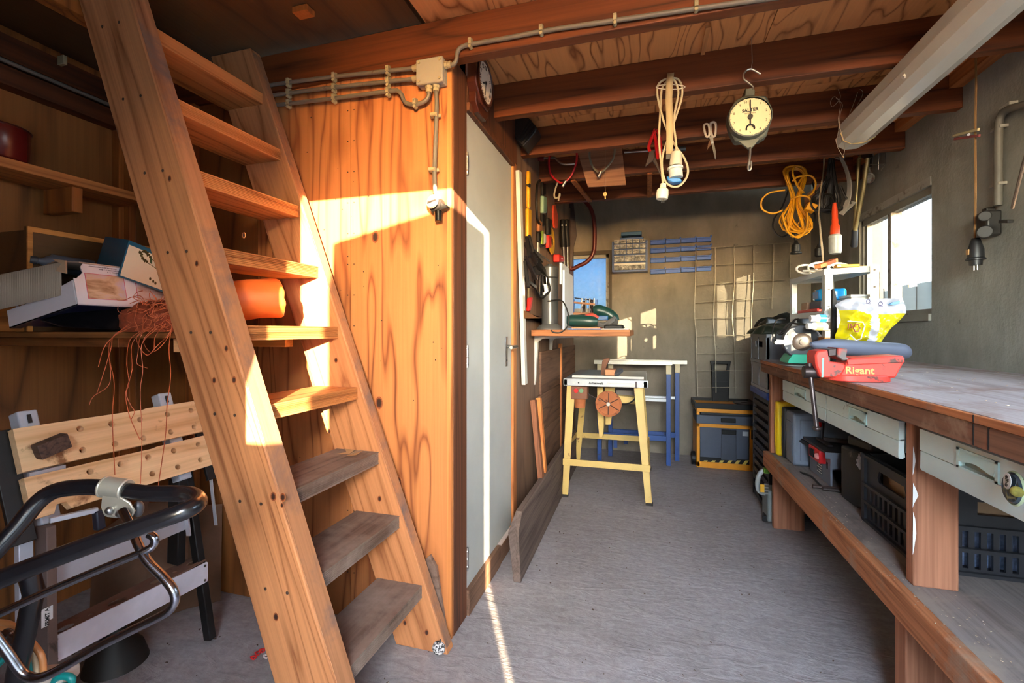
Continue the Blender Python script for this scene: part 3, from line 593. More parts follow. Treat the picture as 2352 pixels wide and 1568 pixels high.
for y0, y1, z0, z1, m in ((.03, .145, .022, .107, m_pic('print_thatch', rgb(186, 176, 206), rgb(196, 168, 140), rgb(120, 84, 50))), (.18, .30, .024, .107, m_pic('print_hands', rgb(204, 196, 216), rgb(196, 164, 150), rgb(120, 84, 70)))):
    e = .0015
    B().holed(cx(.0003, 0, 0), Y_, RC @ Z_, rect(y0, y1, z0, z1), [rect(y0+e, y1-e, z0+e, z1-e)], .0006).build('picture_border', magenta, cart)
    B().holed(cx(.0002, 0, 0), Y_, RC @ Z_, rect(y0+e, y1-e, z0+e, z1-e), [], .0004).build('picture', m, cart)
ink = plain('ink', rgb(60, 54, 62), .6)
for k, (y, w, s) in enumerate(((.085, .07, 'snowdnoeq ap uo uaponoyssoor'), (.11, .07, 'anjqe ua apisueiddo l - 2 abew'), (.115, .05, 'Nueboes - l - 5'))):
    text(s, cx(.0012, y, .130-.007*k), -Y_, RC @ -Z_, .0062, ink, cart, .0002)
text('saleuos. a6e6ueb no', cx(.0012, .23, .124), -Y_, RC @ -Z_, .005, ink, cart, .0002)
bk = B(); pp = [pD(85, 735, 1.5), pD(150, 718, 1.5), pD(230, 704, 1.55), pD(330, 712, 1.6), pD(352, 750, 1.55), pD(260, 757, 1.5), pD(140, 752, 1.48)]
bk.prism(pp, (-.03, .26, .0)); o = bk.build('black_sheet', plain('black_plastic', rgb(16, 15, 18), .25, vary=.3), None, bev=.006); tag(o, 'crumpled black plastic sheet under the white printed carton', 'plastic sheet')
# wooden crate, teal carton, dried sprig behind it
cr = thing('wooden_crate', 'thin-boarded wooden crate against left wall behind white carton', 'crate', (-2.15, 1.2, 1.118))
crm = wood('crate_wood', rgb(206, 136, 66), rgb(140, 80, 30), 'Y', 6, 7, .5); crx = wood('crate_wood_x', rgb(196, 128, 64), rgb(130, 74, 30), 'X', 6, 7, .5)
B().bx(-2.012, -2.0, 1.03, 1.46, 1.30, 1.472).build('board', ply_dark, cr); B().bx(-2.0, -1.994, 1.03, 1.46, 1.455, 1.472).build('edge_lath', crm, cr)
B().bx(-2.0, -1.994, 1.03, 1.043, 1.118, 1.455).build('edge_lath', crm, cr); B().bx(-2.012, -2.0, 1.03, 1.46, 1.118, 1.298).build('board', ply_dark, cr)
B().bx(-2.27, -2.012, 1.03, 1.042, 1.32, 1.46).build('board', ply_dark, cr); B().bx(-2.27, -2.012, 1.03, 1.042, 1.118, 1.30).build('board', crx, cr)
B().bx(-2.27, -2.012, 1.45, 1.462, 1.118, 1.46).build('board', ply_dark, cr); B().bx(-2.165, -2.155, 1.022, 1.03, 1.30, 1.40).build('lath', crm, cr)
bo = thing('grey_bottle', 'grey plastic bottle lying behind the corrugated flap of white carton', 'bottle', pD(80, 590, 1.62))
q = pD(70, 596, 1.56); B().lathe([(0, 0), (.012, 0), (.012, .016), (.010, .018), (.010, .024), (.03, .05), (.032, .16), (0, .165)], q, (.35, .92, -.1), 20).build('body', plain('bottle_grey', rgb(92, 96, 108), .4), bo)
B().lathe([(0, -.002), (.0135, -.002), (.0135, .016)], q, (.35, .92, -.1), 20).build('cap', plain('cap_grey', rgb(66, 66, 72), .4), bo)
tc = thing('teal_carton', 'teal and cream carton standing behind the white printed carton', 'box', pD(300, 600, 1.7))
e0, ez = pD(296, 551, 1.62), Vector((0, 0, 0))
a, b_, c_ = pD(242, 543, 1.72)-e0, pD(430, 606, 1.78)-e0, pD(280, 606, 1.58)-e0; c_ = c_*1.5
o = B(); o.face([e0, e0+a, e0+a+c_, e0+c_]); o.face([e0, e0+b_, e0+b_+c_, e0+c_]); o.face([e0, e0+a, e0+a+b_, e0+b_]); o.face([e0+a+b_, e0+a, e0+a+c_, e0+a+b_+c_]); o.face([e0+a+b_, e0+b_, e0+b_+c_, e0+a+b_+c_]); o.face([e0+c_, e0+a+c_, e0+a+b_+c_, e0+b_+c_])
bmesh.ops.remove_doubles(o.bm, verts=o.bm.verts, dist=1e-5); o.build('box', plain('teal_card', rgb(10, 84, 112), .4), tc)
nrm = b_.cross(c_).normalized(); nrm = nrm if nrm.dot(-e0) > 0 else -nrm
o = B(); o.prism([e0+b_*.02+c_*.12+nrm*.0006, e0+b_*.98+c_*.12+nrm*.0006, e0+b_*.98+c_*.96+nrm*.0006, e0+b_*.02+c_*.96+nrm*.0006], nrm*.0004); o.build('cream_panel', plain('cream_card', rgb(222, 206, 178), .5, vary=.04), tc)
sp = thing('dried_sprig', 'dried flower sprig with small brown heads leaning on the teal carton', 'plant', pD(372, 650, 1.5))
st = plain('stalk', rgb(92, 86, 44), .8); hd = plain('seed_heads', rgb(86, 66, 22), .9, vary=.3, sc=40); sb = B(); hb = B(); rs = random.Random(5)
for pts in (((384, 634), (352, 612), (334, 600), (326, 588), (322, 578)), ((376, 622), (356, 602), (345, 590), (338, 582), (330, 576))):
    P = spline([pD(x, y, 1.50) for x, y in pts], 5); sb.tube(P, .0011, 5)
    for p in P[9:]:
        for _ in range(2): hb.ball(p+Vector((rs.uniform(-.004, .004), 0, rs.uniform(-.003, .003))), .0026, (1, 1, 1.3), 6)
for y0 in ((345, 640), (352, 646), (357, 650)): hb.ball(pD(*y0, 1.40), .0035, (1, .6, 1.4), 6)
lf = B(); lf.ball(pD(347, 598, 1.495), .007, (.6, .3, 1.6), 6).ball(pD(370, 624, 1.495), .007, (.6, .3, 1.4), 6)
sb.build('stalk', st, sp); hb.build('seed_heads', hd, sp, kind='stuff'); lf.build('leaves', plain('leaf_g', rgb(44, 74, 38), .6), sp, kind='stuff')
# orange twine, orange rolled sheeting
orange_tw = plain('twine_orange', rgb(196, 96, 56), .55, vary=.25, sc=30)
tw = thing('twine_bundle', 'tangled bundle of orange plastic baler twine trailing off the deep shelf', 'twine', pD(350, 760, 1.5))
rw = random.Random(9); mb = B()
mb.ball(pD(372, 738, 1.52), .11, (1.25, .9, .62), 20); 
for v in mb.bm.verts: v.co += Vector((rw.uniform(-.006, .006), rw.uniform(-.006, .006), rw.uniform(-.004, .004)))
for v in mb.bm.verts: v.co.z = max(v.co.z, 1.118)
mb.build('net_bag', plain('net_orange', rgb(150, 66, 36), .75, vary=.4, sc=40, bump=.6), tw)
pile = B()
for k in range(85):
    c = pD(rw.uniform(318, 412), rw.uniform(694, 760), 1.40+rw.uniform(0, .06)); pts = [c]
    a = rw.uniform(0, 6.3)
    for _ in range(4):
        a += rw.uniform(-1.3, 1.3); pts.append(pts[-1]+Vector((math.cos(a)*.032, rw.uniform(-.006, .006), math.sin(a)*.017)))
    for p in pts: p.z = max(p.z, 1.119)
    pile.tube(spline(pts, 4), .0011, 4)
pile.build('tangle', orange_tw, tw, kind='stuff')
hang = [[(300, 746), (262, 770), (255, 800), (240, 850), (222, 905)], [(300, 752), (258, 775), (250, 815), (262, 880), (258, 960), (264, 1090)], [(340, 752), (300, 778), (291, 830), (296, 880), (288, 905), (296, 950), (310, 985), (322, 1010)],
        [(352, 750), (305, 785), (303, 850), (290, 900), (300, 930), (309, 945), (300, 965)], [(360, 755), (326, 790), (328, 850), (322, 900), (326, 1000), (323, 1110)], [(395, 745), (388, 800), (392, 860), (384, 930), (380, 1000), (363, 1118)],
        [(345, 750), (315, 772), (322, 800), (340, 815), (360, 795), (385, 770), (400, 745)], [(360, 748), (330, 780), (345, 808), (370, 795), (395, 760)], [(340, 750), (322, 775), (317, 810), (315, 835), (338, 845)], [(380, 742), (357, 772), (354, 800), (352, 805)],
        [(295, 745), (244, 790), (226, 842)], [(250, 815), (252, 880), (215, 910), (205, 930)]]
for L in hang: 
    P = [pD(x, y, 1.40 if y < 790 else 1.35) for x, y in L]; B().tube(spline(P, 6), .0012, 4).build('strand', orange_tw, tw)
oroll = plain('sheet_orange', rgb(236, 112, 44), .5, vary=.1, sc=14)
ro = B(); c0, c1 = pD(520, 690, 1.48), pD(650, 684, 1.58); ax = (c1-c0); L = ax.length
ro.lathe([(0, -.004), (.045, -.004), (.064, .008), (.067, .03), (.066, L*.5), (.068, L*.85), (.062, L*.97), (.04, L), (0, L-.004)], c0, ax, 28)
for v in ro.bm.verts: v.co += Vector((rw.uniform(-.006, .006), rw.uniform(-.004, .004), rw.uniform(-.006, .006)+.004*math.sin(v.co.x*60)))
o = ro.build('orange_roll', oroll, None, sub=1); tag(o, 'thick orange roll of sheeting lying on the deep shelf behind the treads', 'roll')
for v in o.data.vertices: v.co.z = max(v.co.z, 1.137)
o = B().box((-1.43, 1.30, 1.127), (.23, .20, .018)).build('folded_sheet', oroll, None, bev=.007, sub=0); tag(o, 'flat folded orange sheeting under the orange roll', 'sheeting')

# ---------------------------------------------------------------- folding work stand leaning along the left wall
ws = thing('work_stand', 'folded portable work stand with two drilled beech jaw boards', 'workbench', (-1.56, 1.08, 0))
beech = wood('beech', rgb(240, 200, 152), rgb(206, 156, 106), 'Y', 6, 9, .4, grain=.25, dirt=rgb(140, 96, 62), dirtamt=.02)
alu = plain('grey_alu', rgb(196, 198, 208), .45, .4, .06); blk = plain('black_steel', rgb(28, 27, 27), .5, .2, .3, 20, dirt=rgb(120, 116, 110), dirtamt=.15); grey_pl = plain('grey_plastic', rgb(180, 184, 194), .5)
VV = Vector((-.08, 0, .232)).normalized(); J0 = Vector((-1.528, .80, .630)); WW = Y_.cross(VV)   # WW points to +x
def jaw(v0, v1, y1, holes, cut, name):
    poly = [(0, v0), (y1*.4, v0+.001), (y1, v0), (y1+.002, v1-.01), (y1-.004, v1), (y1*.62, v1), (y1*.6, v1-.003), (y1*.3, v1-.001), (0, v1)]
    if cut: poly = [(.0, v0), (.045, v0), (.055, v0+.022), (.075, v0+.022), (.085, v0)] + poly[1:]
    return B().holed(J0-WW*.024, Y_, VV, poly, [circ(a, v, .0088, 14) for a, v in holes], .024).build(name, beech, ws, bev=.001)
H1 = [(.13+.067*k+.004*k, .215) for k in range(6)]; H1 = [(.145, .215), (.228, .213), (.312, .211), (.402, .213), (.488, .212), (.14, .152), (.224, .15), (.308, .149), (.398, .15), (.484, .150)]
H2 = [(.145, .086), (.226, .085), (.308, .085), (.392, .085), (.482, .085), (.308, .03), (.392, .028), (.476, .03)]
jaw(0, .112, .55, H2, True, 'jaw_board'); jaw(.127, .245, .545, H1, False, 'jaw_board')
jp = lambda a, v, w=0: J0 + Y_*a + VV*v + WW*w
for a, v in ((.545, .175), (.548, .07)): B().box(jp(a, v, .006), (.016, .022, .034)).build('end_clamp', blk, ws, bev=.003)
for a in (.05, .43): 
    B().bar(jp(a, -.02, -.045), jp(a, .295, -.045), .04, .045, Y_).build('side_rail', grey_pl, ws, bev=.004); B().bar(jp(a, .258, -.0225), jp(a, .282, -.0225), .008, .003, WW).build('slot', blk, ws)
for a in (-.012, .53): B().bar(jp(a, -.05, -.03), jp(a, .25, -.03), .012, .05, Y_).build('side_frame', blk, ws, bev=.002)
B().bar(jp(.02, .1195, -.02), jp(.1, .1195, -.02), .012, .01).build('slide', alu, ws)
legm = wood('stand_leg', rgb(118, 98, 88), rgb(78, 60, 52), 'Z', 4, 5, .5, rough=.7)
B().bar((-1.545, .835, .60), (-1.525, .83, .03), .048, .022, Y_).build('leg', plain('leg_brown', rgb(104, 84, 76), .6, dirt=rgb(60, 48, 42), dirtamt=.3), ws, bev=.002)
B().bar((-1.565, .80, .60), (-1.555, .80, .03), .02, .03, Y_).build('leg', alu, ws, bev=.002)
B().bar((-1.60, 1.27, .62), (-1.51, 1.29, .012), .032, .026, Y_).build('leg', blk, ws, bev=.003)
B().bar((-1.58, 1.225, .60), (-1.60, 1.235, .30), .05, .03, Y_).build('leg', blk, ws, bev=.003)
B().bar((-1.56, 1.33, .62), (-1.535, 1.335, .40), .012, .004, Y_).build('stay', alu, ws)
B().bar((-1.575, 1.235, .62), (-1.548, 1.24, .40), .016, .006, Y_).build('stay', alu, ws)
B().bx(-1.568, -1.562, .85, 1.24, .42, .475).bx(-1.60, -1.568, .85, 1.24, .472, .476).build('cross_rail', alu, ws, bev=.001)
stp = thing
B().holed((-1.526, 0, 0), Y_, Z_, [(.832, .236), (.836, .230), (1.288, .216), (1.292, .22), (1.292, .284), (1.288, .288), (.836, .302), (.832, .298)], [], .003).build('step_plate', plain('step_grey', rgb(214, 208, 218), .5, dirt=rgb(110, 100, 104), dirtamt=.03), ws)
B().holed((-1.596, .835, .292), X_, Y_, [(0, 0), (.07, 0), (.07, .455), (0, .455)], [circ(.042, .05+.062*k, .012 if k % 2 == 0 else .006, 12, .020 if k % 2 == 0 else .008) for k in range(7)], .003).build('step_top', plain('step_brown', rgb(112, 84, 70), .8, dirt=rgb(70, 52, 44)), ws)
for y, z in ((.845, .292), (.845, .24), (1.28, .278), (1.28, .226)): B().cyl((-1.5235, y, z), (-1.520, y, z), .0045, n=10).build('screw', steel, ws)
lb = Vector((-1.515, .835, .345)); 
q = pX(109, 1416, -1.512)
B().bx(-1.514, -1.5125, q.y-.012, q.y+.012, q.z-.024, q.z+.024).build('sticker', plain('sticker', rgb(226, 224, 222), .5), ws); text('FRMIT A', (-1.512, q.y, q.z), Z_, -Y_, .0125, plain('ink2', rgb(16, 16, 16), .6), ws, .0002, bold=.0003)
B().bar((-1.53, .835, .615), (-1.50, .93, .612), .014, .014).build('crank', alu, ws, bev=.002); B().bar((-1.50, .93, .61), (-1.498, .933, .555), .022, .022).build('crank_grip', plain('grip_blue', rgb(34, 36, 48), .4), ws, bev=.004)
bl = B(); c = jp(.062, .178, .018); bl.box(c, (.03, .07, .042), Matrix.Rotation(.28, 3, 'X')); o = bl.build('wood_block', wood('old_block', rgb(92, 70, 60), rgb(44, 32, 28), 'X', 8, 20, 3, grain=.5), None, bev=.002); tag(o, 'small dark weathered wood block stuck on the upper jaw board', 'block')
# dark paper and a funnel under the stand
o = B().lathe([(0, 0), (.09, 0), (.075, .05), (.035, .10), (.02, .13), (.02, .19), (0, .19)], (-1.72, 1.12, 0), (0, 0, 1), 24).build('funnel', plain('funnel_black', rgb(30, 26, 24), .6)); tag(o, 'dark funnel-shaped vessel standing on floor under the work stand', 'funnel')
ps = B(); pts = [(-1.95, 1.18), (-1.84, 1.30), (-1.78, 1.42), (-1.70, 1.50)]; 
for (x, y), (x2, y2) in zip(pts, pts[1:]): ps.face([(x, y, .001), (x2, y2, .001), (x2-.03, y2+.035, .42+.05*math.sin(x2*30)), (x-.03, y+.03, .40+.05*math.sin(x*30))])
bmesh.ops.remove_doubles(ps.bm, verts=ps.bm.verts, dist=1e-6); o = ps.build('brown_paper', plain('kraft', rgb(128, 96, 74), .85, vary=.2, sc=8)); o.modifiers.new('s', 'SOLIDIFY').thickness = .002; tag(o, 'crumpled sheet of brown kraft paper propped behind the work stand', 'paper')
# ---------------------------------------------------------------- push handle of a garden machine in front
mh = thing('machine_handle', 'black tubular push handle with chrome lever loop, close in the left corner', 'handlebar', pD(60, 1560, .8))
black_tube = plain('black_tube', rgb(20, 20, 24), .22, .0, .3, 10, spec=.7, dirt=rgb(96, 84, 74), dirtamt=.02); chrome = plain('worn_chrome', rgb(150, 150, 158), .22, 1.0, .15, 12, dirt=rgb(120, 84, 66), dirtamt=.15)
B().tube(spline([pD(-420, 1700, .74), pD(-200, 1470, .77), pD(-60, 1320, .80), pD(-10, 1265, .81), pD(40, 1210, .83), pD(85, 1155, .85), pD(125, 1128, .86), pD(180, 1119, .86), pD(240, 1120, .86), pD(330, 1132, .86), pD(400, 1133, .86), pD(438, 1136, .845), pD(455, 1150, .81), pD(440, 1166, .78), pD(400, 1182, .765), pD(300, 1217, .75), pD(150, 1272, .73), pD(0, 1330, .71), pD(-80, 1362, .70), pD(-300, 1450, .67), pD(-520, 1700, .64)], 6), .0145, 18).build('handle_tube', black_tube, mh)
cl = B(); c0, c1 = pD(238, 1117, .86), pD(292, 1124, .86); cl.cyl(c0, c1, .0185, n=24); cl.cyl(c0, c0.lerp(c1, .12), .0195, n=24).cyl(c1.lerp(c0, .12), c1, .0195, n=24)
cl.build('clamp_sleeve', plain('clamp_metal', rgb(196, 192, 176), .35, .6, .1), mh, bev=.002)
cl = B(); cl.prism([pD(x, y, .845) for x, y in ((236, 1130), (272, 1136), (300, 1152), (312, 1172), (305, 1188), (285, 1182), (268, 1190), (240, 1186), (232, 1165))], (pD(236, 1130, .865)-pD(236, 1130, .845)))
cl.build('clamp_body', MATS['clamp_metal'], mh, bev=.004)
B().ball(pD(252, 1172, .842), .0075, n=12).build('bolt_head', steel, mh); B().ball(pD(277, 1178, .842), .008, n=12).build('bolt_head', steel, mh)
B().ball(pD(318, 1168, .875), .013, (.7, .7, 1.2), 14).build('roller', plain('roller', rgb(96, 96, 100), .4, .5), mh)
B().tube(spline([pD(282, 1172, .835), pD(300, 1208, .815), pD(318, 1252, .80), pD(340, 1290, .79), pD(372, 1322, .785), pD(396, 1352, .78), pD(402, 1378, .78), pD(388, 1402, .78), pD(350, 1424, .78), pD(240, 1478, .77), pD(130, 1540, .76), pD(85, 1556, .76), pD(52, 1545, .76), pD(22, 1505, .755), pD(-10, 1462, .75), pD(-60, 1400, .74), pD(-160, 1430, .72), pD(-420, 1700, .70)], 6), .0072, 12).build('lever_loop', chrome, mh)
B().tube(spline([pD(342, 1226, .80), pD(355, 1236, .80), pD(352, 1252, .80), pD(330, 1266, .795), pD(230, 1307, .78), pD(110, 1358, .76), pD(0, 1408, .745), pD(-60, 1434, .74), pD(-300, 1560, .72)], 6), .0066, 12).build('lever', chrome, mh)
B().tube([pD(66, 1310, .93), pD(78, 1360, .94), pD(62, 1440, .95), pD(40, 1540, .96), pD(28, 1640, .97)], .0175, 14).build('side_tube', black_tube, mh)
for name, lab, rgbc, rr, pth in (('brown_hose', 'brown flexible hose coiled low in the left corner', rgb(196, 128, 76), .0062, [(-20, 1428), (20, 1432), (48, 1452), (30, 1442), (-20, 1440), (20, 1462), (60, 1466), (85, 1490), (98, 1515), (100, 1560), (96, 1600)]),
        ('teal_hose', 'teal flexible hose curling low beside the brown hose', rgb(20, 140, 136), .0075, [(-20, 1540), (20, 1500), (40, 1478), (62, 1490), (72, 1520), (70, 1545), (60, 1580), (150, 1575), (165, 1560), (150, 1552), (128, 1560), (118, 1600)]),
        ('beige_hose', 'beige flexible hose beneath the brown one at the left corner', rgb(206, 176, 140), .006, [(60, 1470), (78, 1500), (84, 1540), (80, 1600)])):
    o = B().tube(spline([pD(x, y, 1.0) for x, y in pth], 6), rr, 10).build(name, plain('m_'+name, rgbc, .35)); tag(o, lab, 'hose')
o = B().lathe([(0, 0), (.009, 0), (.011, .006), (.011, .016), (.008, .018), (.008, .03), (.012, .032), (.012, .045), (0, .045)], pD(8, 1452, .97), (1, .2, -.5), 14).build('hose_coupling', chrome); tag(o, 'small chrome hose coupling beside the brown hose', 'fitting')
o = B().box(pD(112, 1558, 1.02), (.09, .06, .03), Matrix.Rotation(.4, 3, 'Z')).build('white_block', plain('rag', rgb(196, 182, 168), .9), None, bev=.008); tag(o, 'dirty white block by the hoses in bottom left corner', 'block')
rb = thing('red_clip', 'small red and white plastic clips lying on the floor by the stairs', 'clip', pZ(605, 1505, .005))
for k, (x, y) in enumerate(((583, 1508), (593, 1498), (603, 1492), (612, 1505), (625, 1497))):
    B().tube([pZ(x, y, .008)+Vector((.009*math.cos(a), .009*math.sin(a), .003*math.sin(2*a))) for a in [i*.785 for i in range(8)]], .0028, 6, True).build('ring', plain('clip_%d' % k, rgb(206, 36, 36) if k != 3 else rgb(214, 206, 206), .3), rb)
bf = thing('speckled_ball', 'black and white speckled round lump on floor at the stair foot', 'ball', (-.66, 1.42, 0))
t = NT('speckle'); v = t.coord((1, 1, 1)); t.l(t.ramp(t.noise(v, 130, 4, .7), [(.46, rgb(26, 28, 34)), (.54, rgb(206, 206, 206))]), t.p.inputs['Base Color']); t.p.inputs['Roughness'].default_value = .6
q = pZ(1008, 1503); B().ball((q.x, q.y, .0235), .0235, (1, .8, 1), 20).build('body', t.m, bf); B().cyl((q.x+.004, q.y, .045), (q.x+.006, q.y, .054), .004, .002).build('stub', plain('stubm', rgb(60, 60, 60), .6), bf)
lfv = B(); q = pY(832, 1036, 1.42); 
for k in range(5): a = k*1.1; lfv.face([Vector((q.x-.03, 1.36+.01*k, .690)), Vector((q.x-.03+.04*math.cos(a), 1.37+.03*math.sin(a), .694+.006*(k % 3))), Vector((q.x-.01+.03*math.cos(a), 1.40+.02*math.sin(a), .705-.003*k))])
o = lfv.build('dry_leaf', plain('leaf_b', rgb(150, 112, 76), .8)); tag(o, 'curled dry brown leaf lying on a dusty stair tread', 'leaf')
# ---------------------------------------------------------------- wiring on closet front and first beam
cond = plain('conduit_grey', rgb(104, 98, 89), .5, vary=.1, dirt=rgb(84, 70, 56), dirtamt=.2); clipm = plain('clip_cream', rgb(158, 146, 114), .5, vary=.1, dirt=rgb(130, 110, 76), dirtamt=.25)
boxm = plain('box_grey', rgb(154, 149, 136), .45, vary=.05, dirt=rgb(140, 128, 110), dirtamt=.1)
CY = 1.535
def conduit(label, pts, clips, Y=CY, r=.0078):
    """pts and clips as picture positions on the wall plane; a clip holds the conduit and is its part"""
    P = [pY(x, y, Y-r-.004) for x, y in pts]; t = thing('conduit', label, 'conduit', P[0], 'grey electrical conduit on the closet front')
    B().tube(spline(P, 6), r, 10).build('pipe', cond, t)
    for x, y, vert in clips:
        c = pY(x, y, Y-.001); b = B()
        if vert: b.box(c+Vector((0, -.004, 0)), (.040, .008, .012)).cyl(c+Vector((-.013, -.021, 0)), c+Vector((.010, -.021, 0)), .0065, n=8).box(c+Vector((0, -.012, 0)), (.022, .018, .013))
        else: b.box(c+Vector((0, -.004, -.002)), (.012, .008, .036)).box(c+Vector((0, -.013, 0)), (.0125, .02, .021)).cyl(c+Vector((0, -.004, -.018)), c+Vector((0, -.022, -.018)), .0062, n=10).cyl(c+Vector((0, -.0215, .004)), c+Vector((0, -.0245, .004)), .004, n=8)
        b.build('clip', clipm, t, bev=.0015)
    return t
conduit('topmost of the three level grey conduits left of the junction box', [(560, 206), (600, 199), (667, 189), (770, 176), (890, 163), (952, 157)], [(668, 191, 0), (772, 178, 0), (895, 163, 0)])
conduit('middle of the three level grey conduits left of the junction box', [(560, 229), (600, 223), (670, 213), (772, 200), (893, 187), (956, 181)], [(668, 215, 0), (772, 203, 0), (895, 189, 0)])
conduit('lowest of the three level conduits, looping up into junction box from below', [(560, 250), (615, 243), (664, 238), (772, 225), (897, 209), (914, 209), (923, 218), (928, 232), (940, 239), (958, 239), (975, 233), (984, 222), (985, 206)], [(668, 239, 0), (772, 227, 0), (895, 212, 0), (957, 238, 0)])
conduit('upright grey conduit dropping from junction box to the round socket', [(1001, 205), (1003, 240), (1002, 270), (1000, 330), (998, 395), (1000, 445)], [(1002, 268, 1), (998, 392, 1)])
c = conduit('long grey conduit running from junction box along the first ceiling beam', [(1030, 150), (1042, 147), (1048, 138), (1050, 122), (1056, 111), (1068, 105), (1085, 101), (1160, 88), (1245, 72), (1330, 59), (1413, 47), (1598, 20), (1800, -8), (2000, -35)], [(1083, 101, 0), (1245, 71, 0), (1413, 47, 0), (1598, 16, 0)])
jb = thing('junction_box', 'square grey junction box with four cover screws at beam end', 'junction box', pY(988, 162, 1.50))
a, b_ = pY(957, 196, 1.505), pY(1017, 129, 1.505)
B().bx(a.x, b_.x, 1.515, 1.545, a.z, b_.z).build('body', boxm, jb, bev=.004); B().bx(a.x-.001, b_.x+.001, 1.500, 1.5145, a.z-.001, b_.z+.001).build('lid', boxm, jb, bev=.004)
for x in (a.x+.011, b_.x-.011):
    for z in (a.z+.011, b_.z-.011): B().cyl((x, 1.5002, z), (x, 1.4965, z), .0052, n=12).build('screw', clipm, jb)
mid = Vector(((a.x+b_.x)/2, 1.52, 0))
for px, py, d in ((952, 157, -X_), (956, 181, -X_), (1023, 150, X_), (985, 200, -Z_), (1001, 200, -Z_)):
    g = pY(px, py, 1.522); g0 = g.copy()
    if abs(d.x) > .5: g0.x = a.x if d.x < 0 else b_.x
    else: g0.z = a.z
    B().cyl(g0, g0+d*.012, .0135, n=8).cyl(g0+d*.012, g0+d*.024, .0115, n=14).build('gland', clipm, jb, bev=.001)
so = thing('round_socket', 'old round black and grey surface socket at the closet corner', 'socket', pY(1000, 470, 1.5))
sk = plain('bakelite', rgb(44, 38, 36), .4, vary=.3, dirt=rgb(140, 120, 100), dirtamt=.25); c = pY(1000, 470, 1.51)
B().lathe([(0, 0), (.031, 0), (.031, .012), (.026, .020), (0, .022)], c+Vector((-.004, .03, 0)), (0, -1, 0), 28).build('body', sk, so)
B().lathe([(.012, 0), (.024, .002), (.027, .006), (.024, .010), (.02, .010), (0, .012)], c+Vector((-.010, .006, .012)), (-.25, -1, .15), 28).build('lid', plain('lid_grey', rgb(120, 112, 104), .35, vary=.2), so)
B().box(c+Vector((-.010, -.006, .012)), (.036, .008, .006), Matrix.Rotation(-.2, 3, 'Y')).build('lid_rib', sk, so, bev=.002)
B().cyl(c+Vector((.004, .016, -.02)), c+Vector((.006, .012, -.058)), .015, .0125, 18).build('nozzle', plain('nozzle_black', rgb(16, 15, 15), .25), so, bev=.002)
B().prism([c+Vector((.018, .0, .01)), c+Vector((.044, .004, -.004)), c+Vector((.042, .004, -.012)), c+Vector((.018, 0, -.022))], (0, .03, 0)).build('wing', sk, so, bev=.003)
B().cyl(c+Vector((0, .016, .022)), c+Vector((0, .016, .05)), .0125, .0105, 16).build('inlet', plain('inlet_cream', rgb(206, 196, 180), .5), so, bev=.001)
t = thing('wall_conduit', 'grey conduit running along the top plate of the left wall', 'conduit', (XL+.07, .5, 2.12))
B().tube([(XL+.068, YF, 2.112), (XL+.068, 1.50, 2.112)], .0078, 8).build('pipe', cond, t)
q = pX(148, 137, XL+.08); B().bx(XL+.05, XL+.085, q.y-.007, q.y+.007, q.z-.02, q.z+.016).build('clip', clipm, t, bev=.002)
# ---------------------------------------------------------------- clock and floodlight above the closet door
ck = thing('wall_clock', 'dark octagonal wooden wall clock with white dial above the closet door', 'clock', pX(1110, 200, XP))
dkw = plain('clock_wood', rgb(66, 30, 20), .3, vary=.25, sc=14)
zt, zb = pX(1117, 147, XP+.05), pX(1117, 236, XP+.05); yc, zc, r = zt.y, (zt.z+zb.z)/2, (zt.z-zb.z)/2*.98
cl_ = pX(1103, 190, XP+.05).y; cr_ = pX(1129, 190, XP+.05).y; ry = (cr_-cl_)/2; yc = (cl_+cr_)/2; r = max(r, ry)
octo = lambda s: [(yc+s*r*math.cos(math.pi/8+k*math.pi/4), zc+s*r*math.sin(math.pi/8+k*math.pi/4)) for k in range(8)]
def xpr(poly, x0, x1): return B().prism([(x0, y, z) for y, z in poly], (x1-x0, 0, 0))
low = [(yc-r*.95, zc-.3*r), (yc+r*.95, zc-.3*r), (yc+r*.95, zc-1.35*r), (yc+r*.55, zc-1.75*r), (yc-r*.55, zc-1.75*r), (yc-r*.95, zc-1.35*r)]
xpr(low, XP+.003, XP+.035).build('lower_case', dkw, ck, bev=.003); xpr(octo(1.38), XP+.003, XP+.045).build('case', dkw, ck, bev=.004)
b = B(); b.lathe([(1.10*r, 0), (1.16*r, .006), (1.05*r, .008), (1.0*r, .002)], (XP+.045, yc, zc), (1, 0, 0), 32, False); b.build('bezel', dkw, ck)
B().lathe([(0, 0), (1.0*r, 0), (1.0*r, .003), (0, .003)], (XP+.045, yc, zc), (1, 0, 0), 36).build('dial', plain('dial_white', rgb(224, 214, 196), .5, vary=.03), ck)
blk_ink = plain('clock_ink', rgb(20, 17, 15), .5)
for k, s in enumerate('XII I II III IIII V VI VII VIII IX X XI'.split()):
    a = math.pi/2-k*math.pi/6; u = Vector((0, math.sin(a), -math.cos(a))); v = Vector((0, math.cos(a), math.sin(a)))
    text(s, (XP+.0485, yc+.78*r*math.cos(a), zc+.78*r*math.sin(a)), u, v, r*.30, blk_ink, ck, .0003, bold=.0004)
for a, L, w in ((math.radians(205), .5, .006), (math.radians(262), .68, .004)):
    B().bar((XP+.050, yc, zc), (XP+.050, yc+L*r*math.cos(a), zc+L*r*math.sin(a)), w, .001, X_).build('hand', blk_ink, ck)
B().cyl((XP+.048, yc, zc), (XP+.052, yc, zc), .006).build('hand_hub', blk_ink, ck)
fl = thing('floodlight', 'black finned floodlight housing under the beam, right of the clock', 'floodlight', pX(1190, 300, XP+.05))
blkp = plain('black_housing', rgb(18, 17, 16), .5, vary=.2)
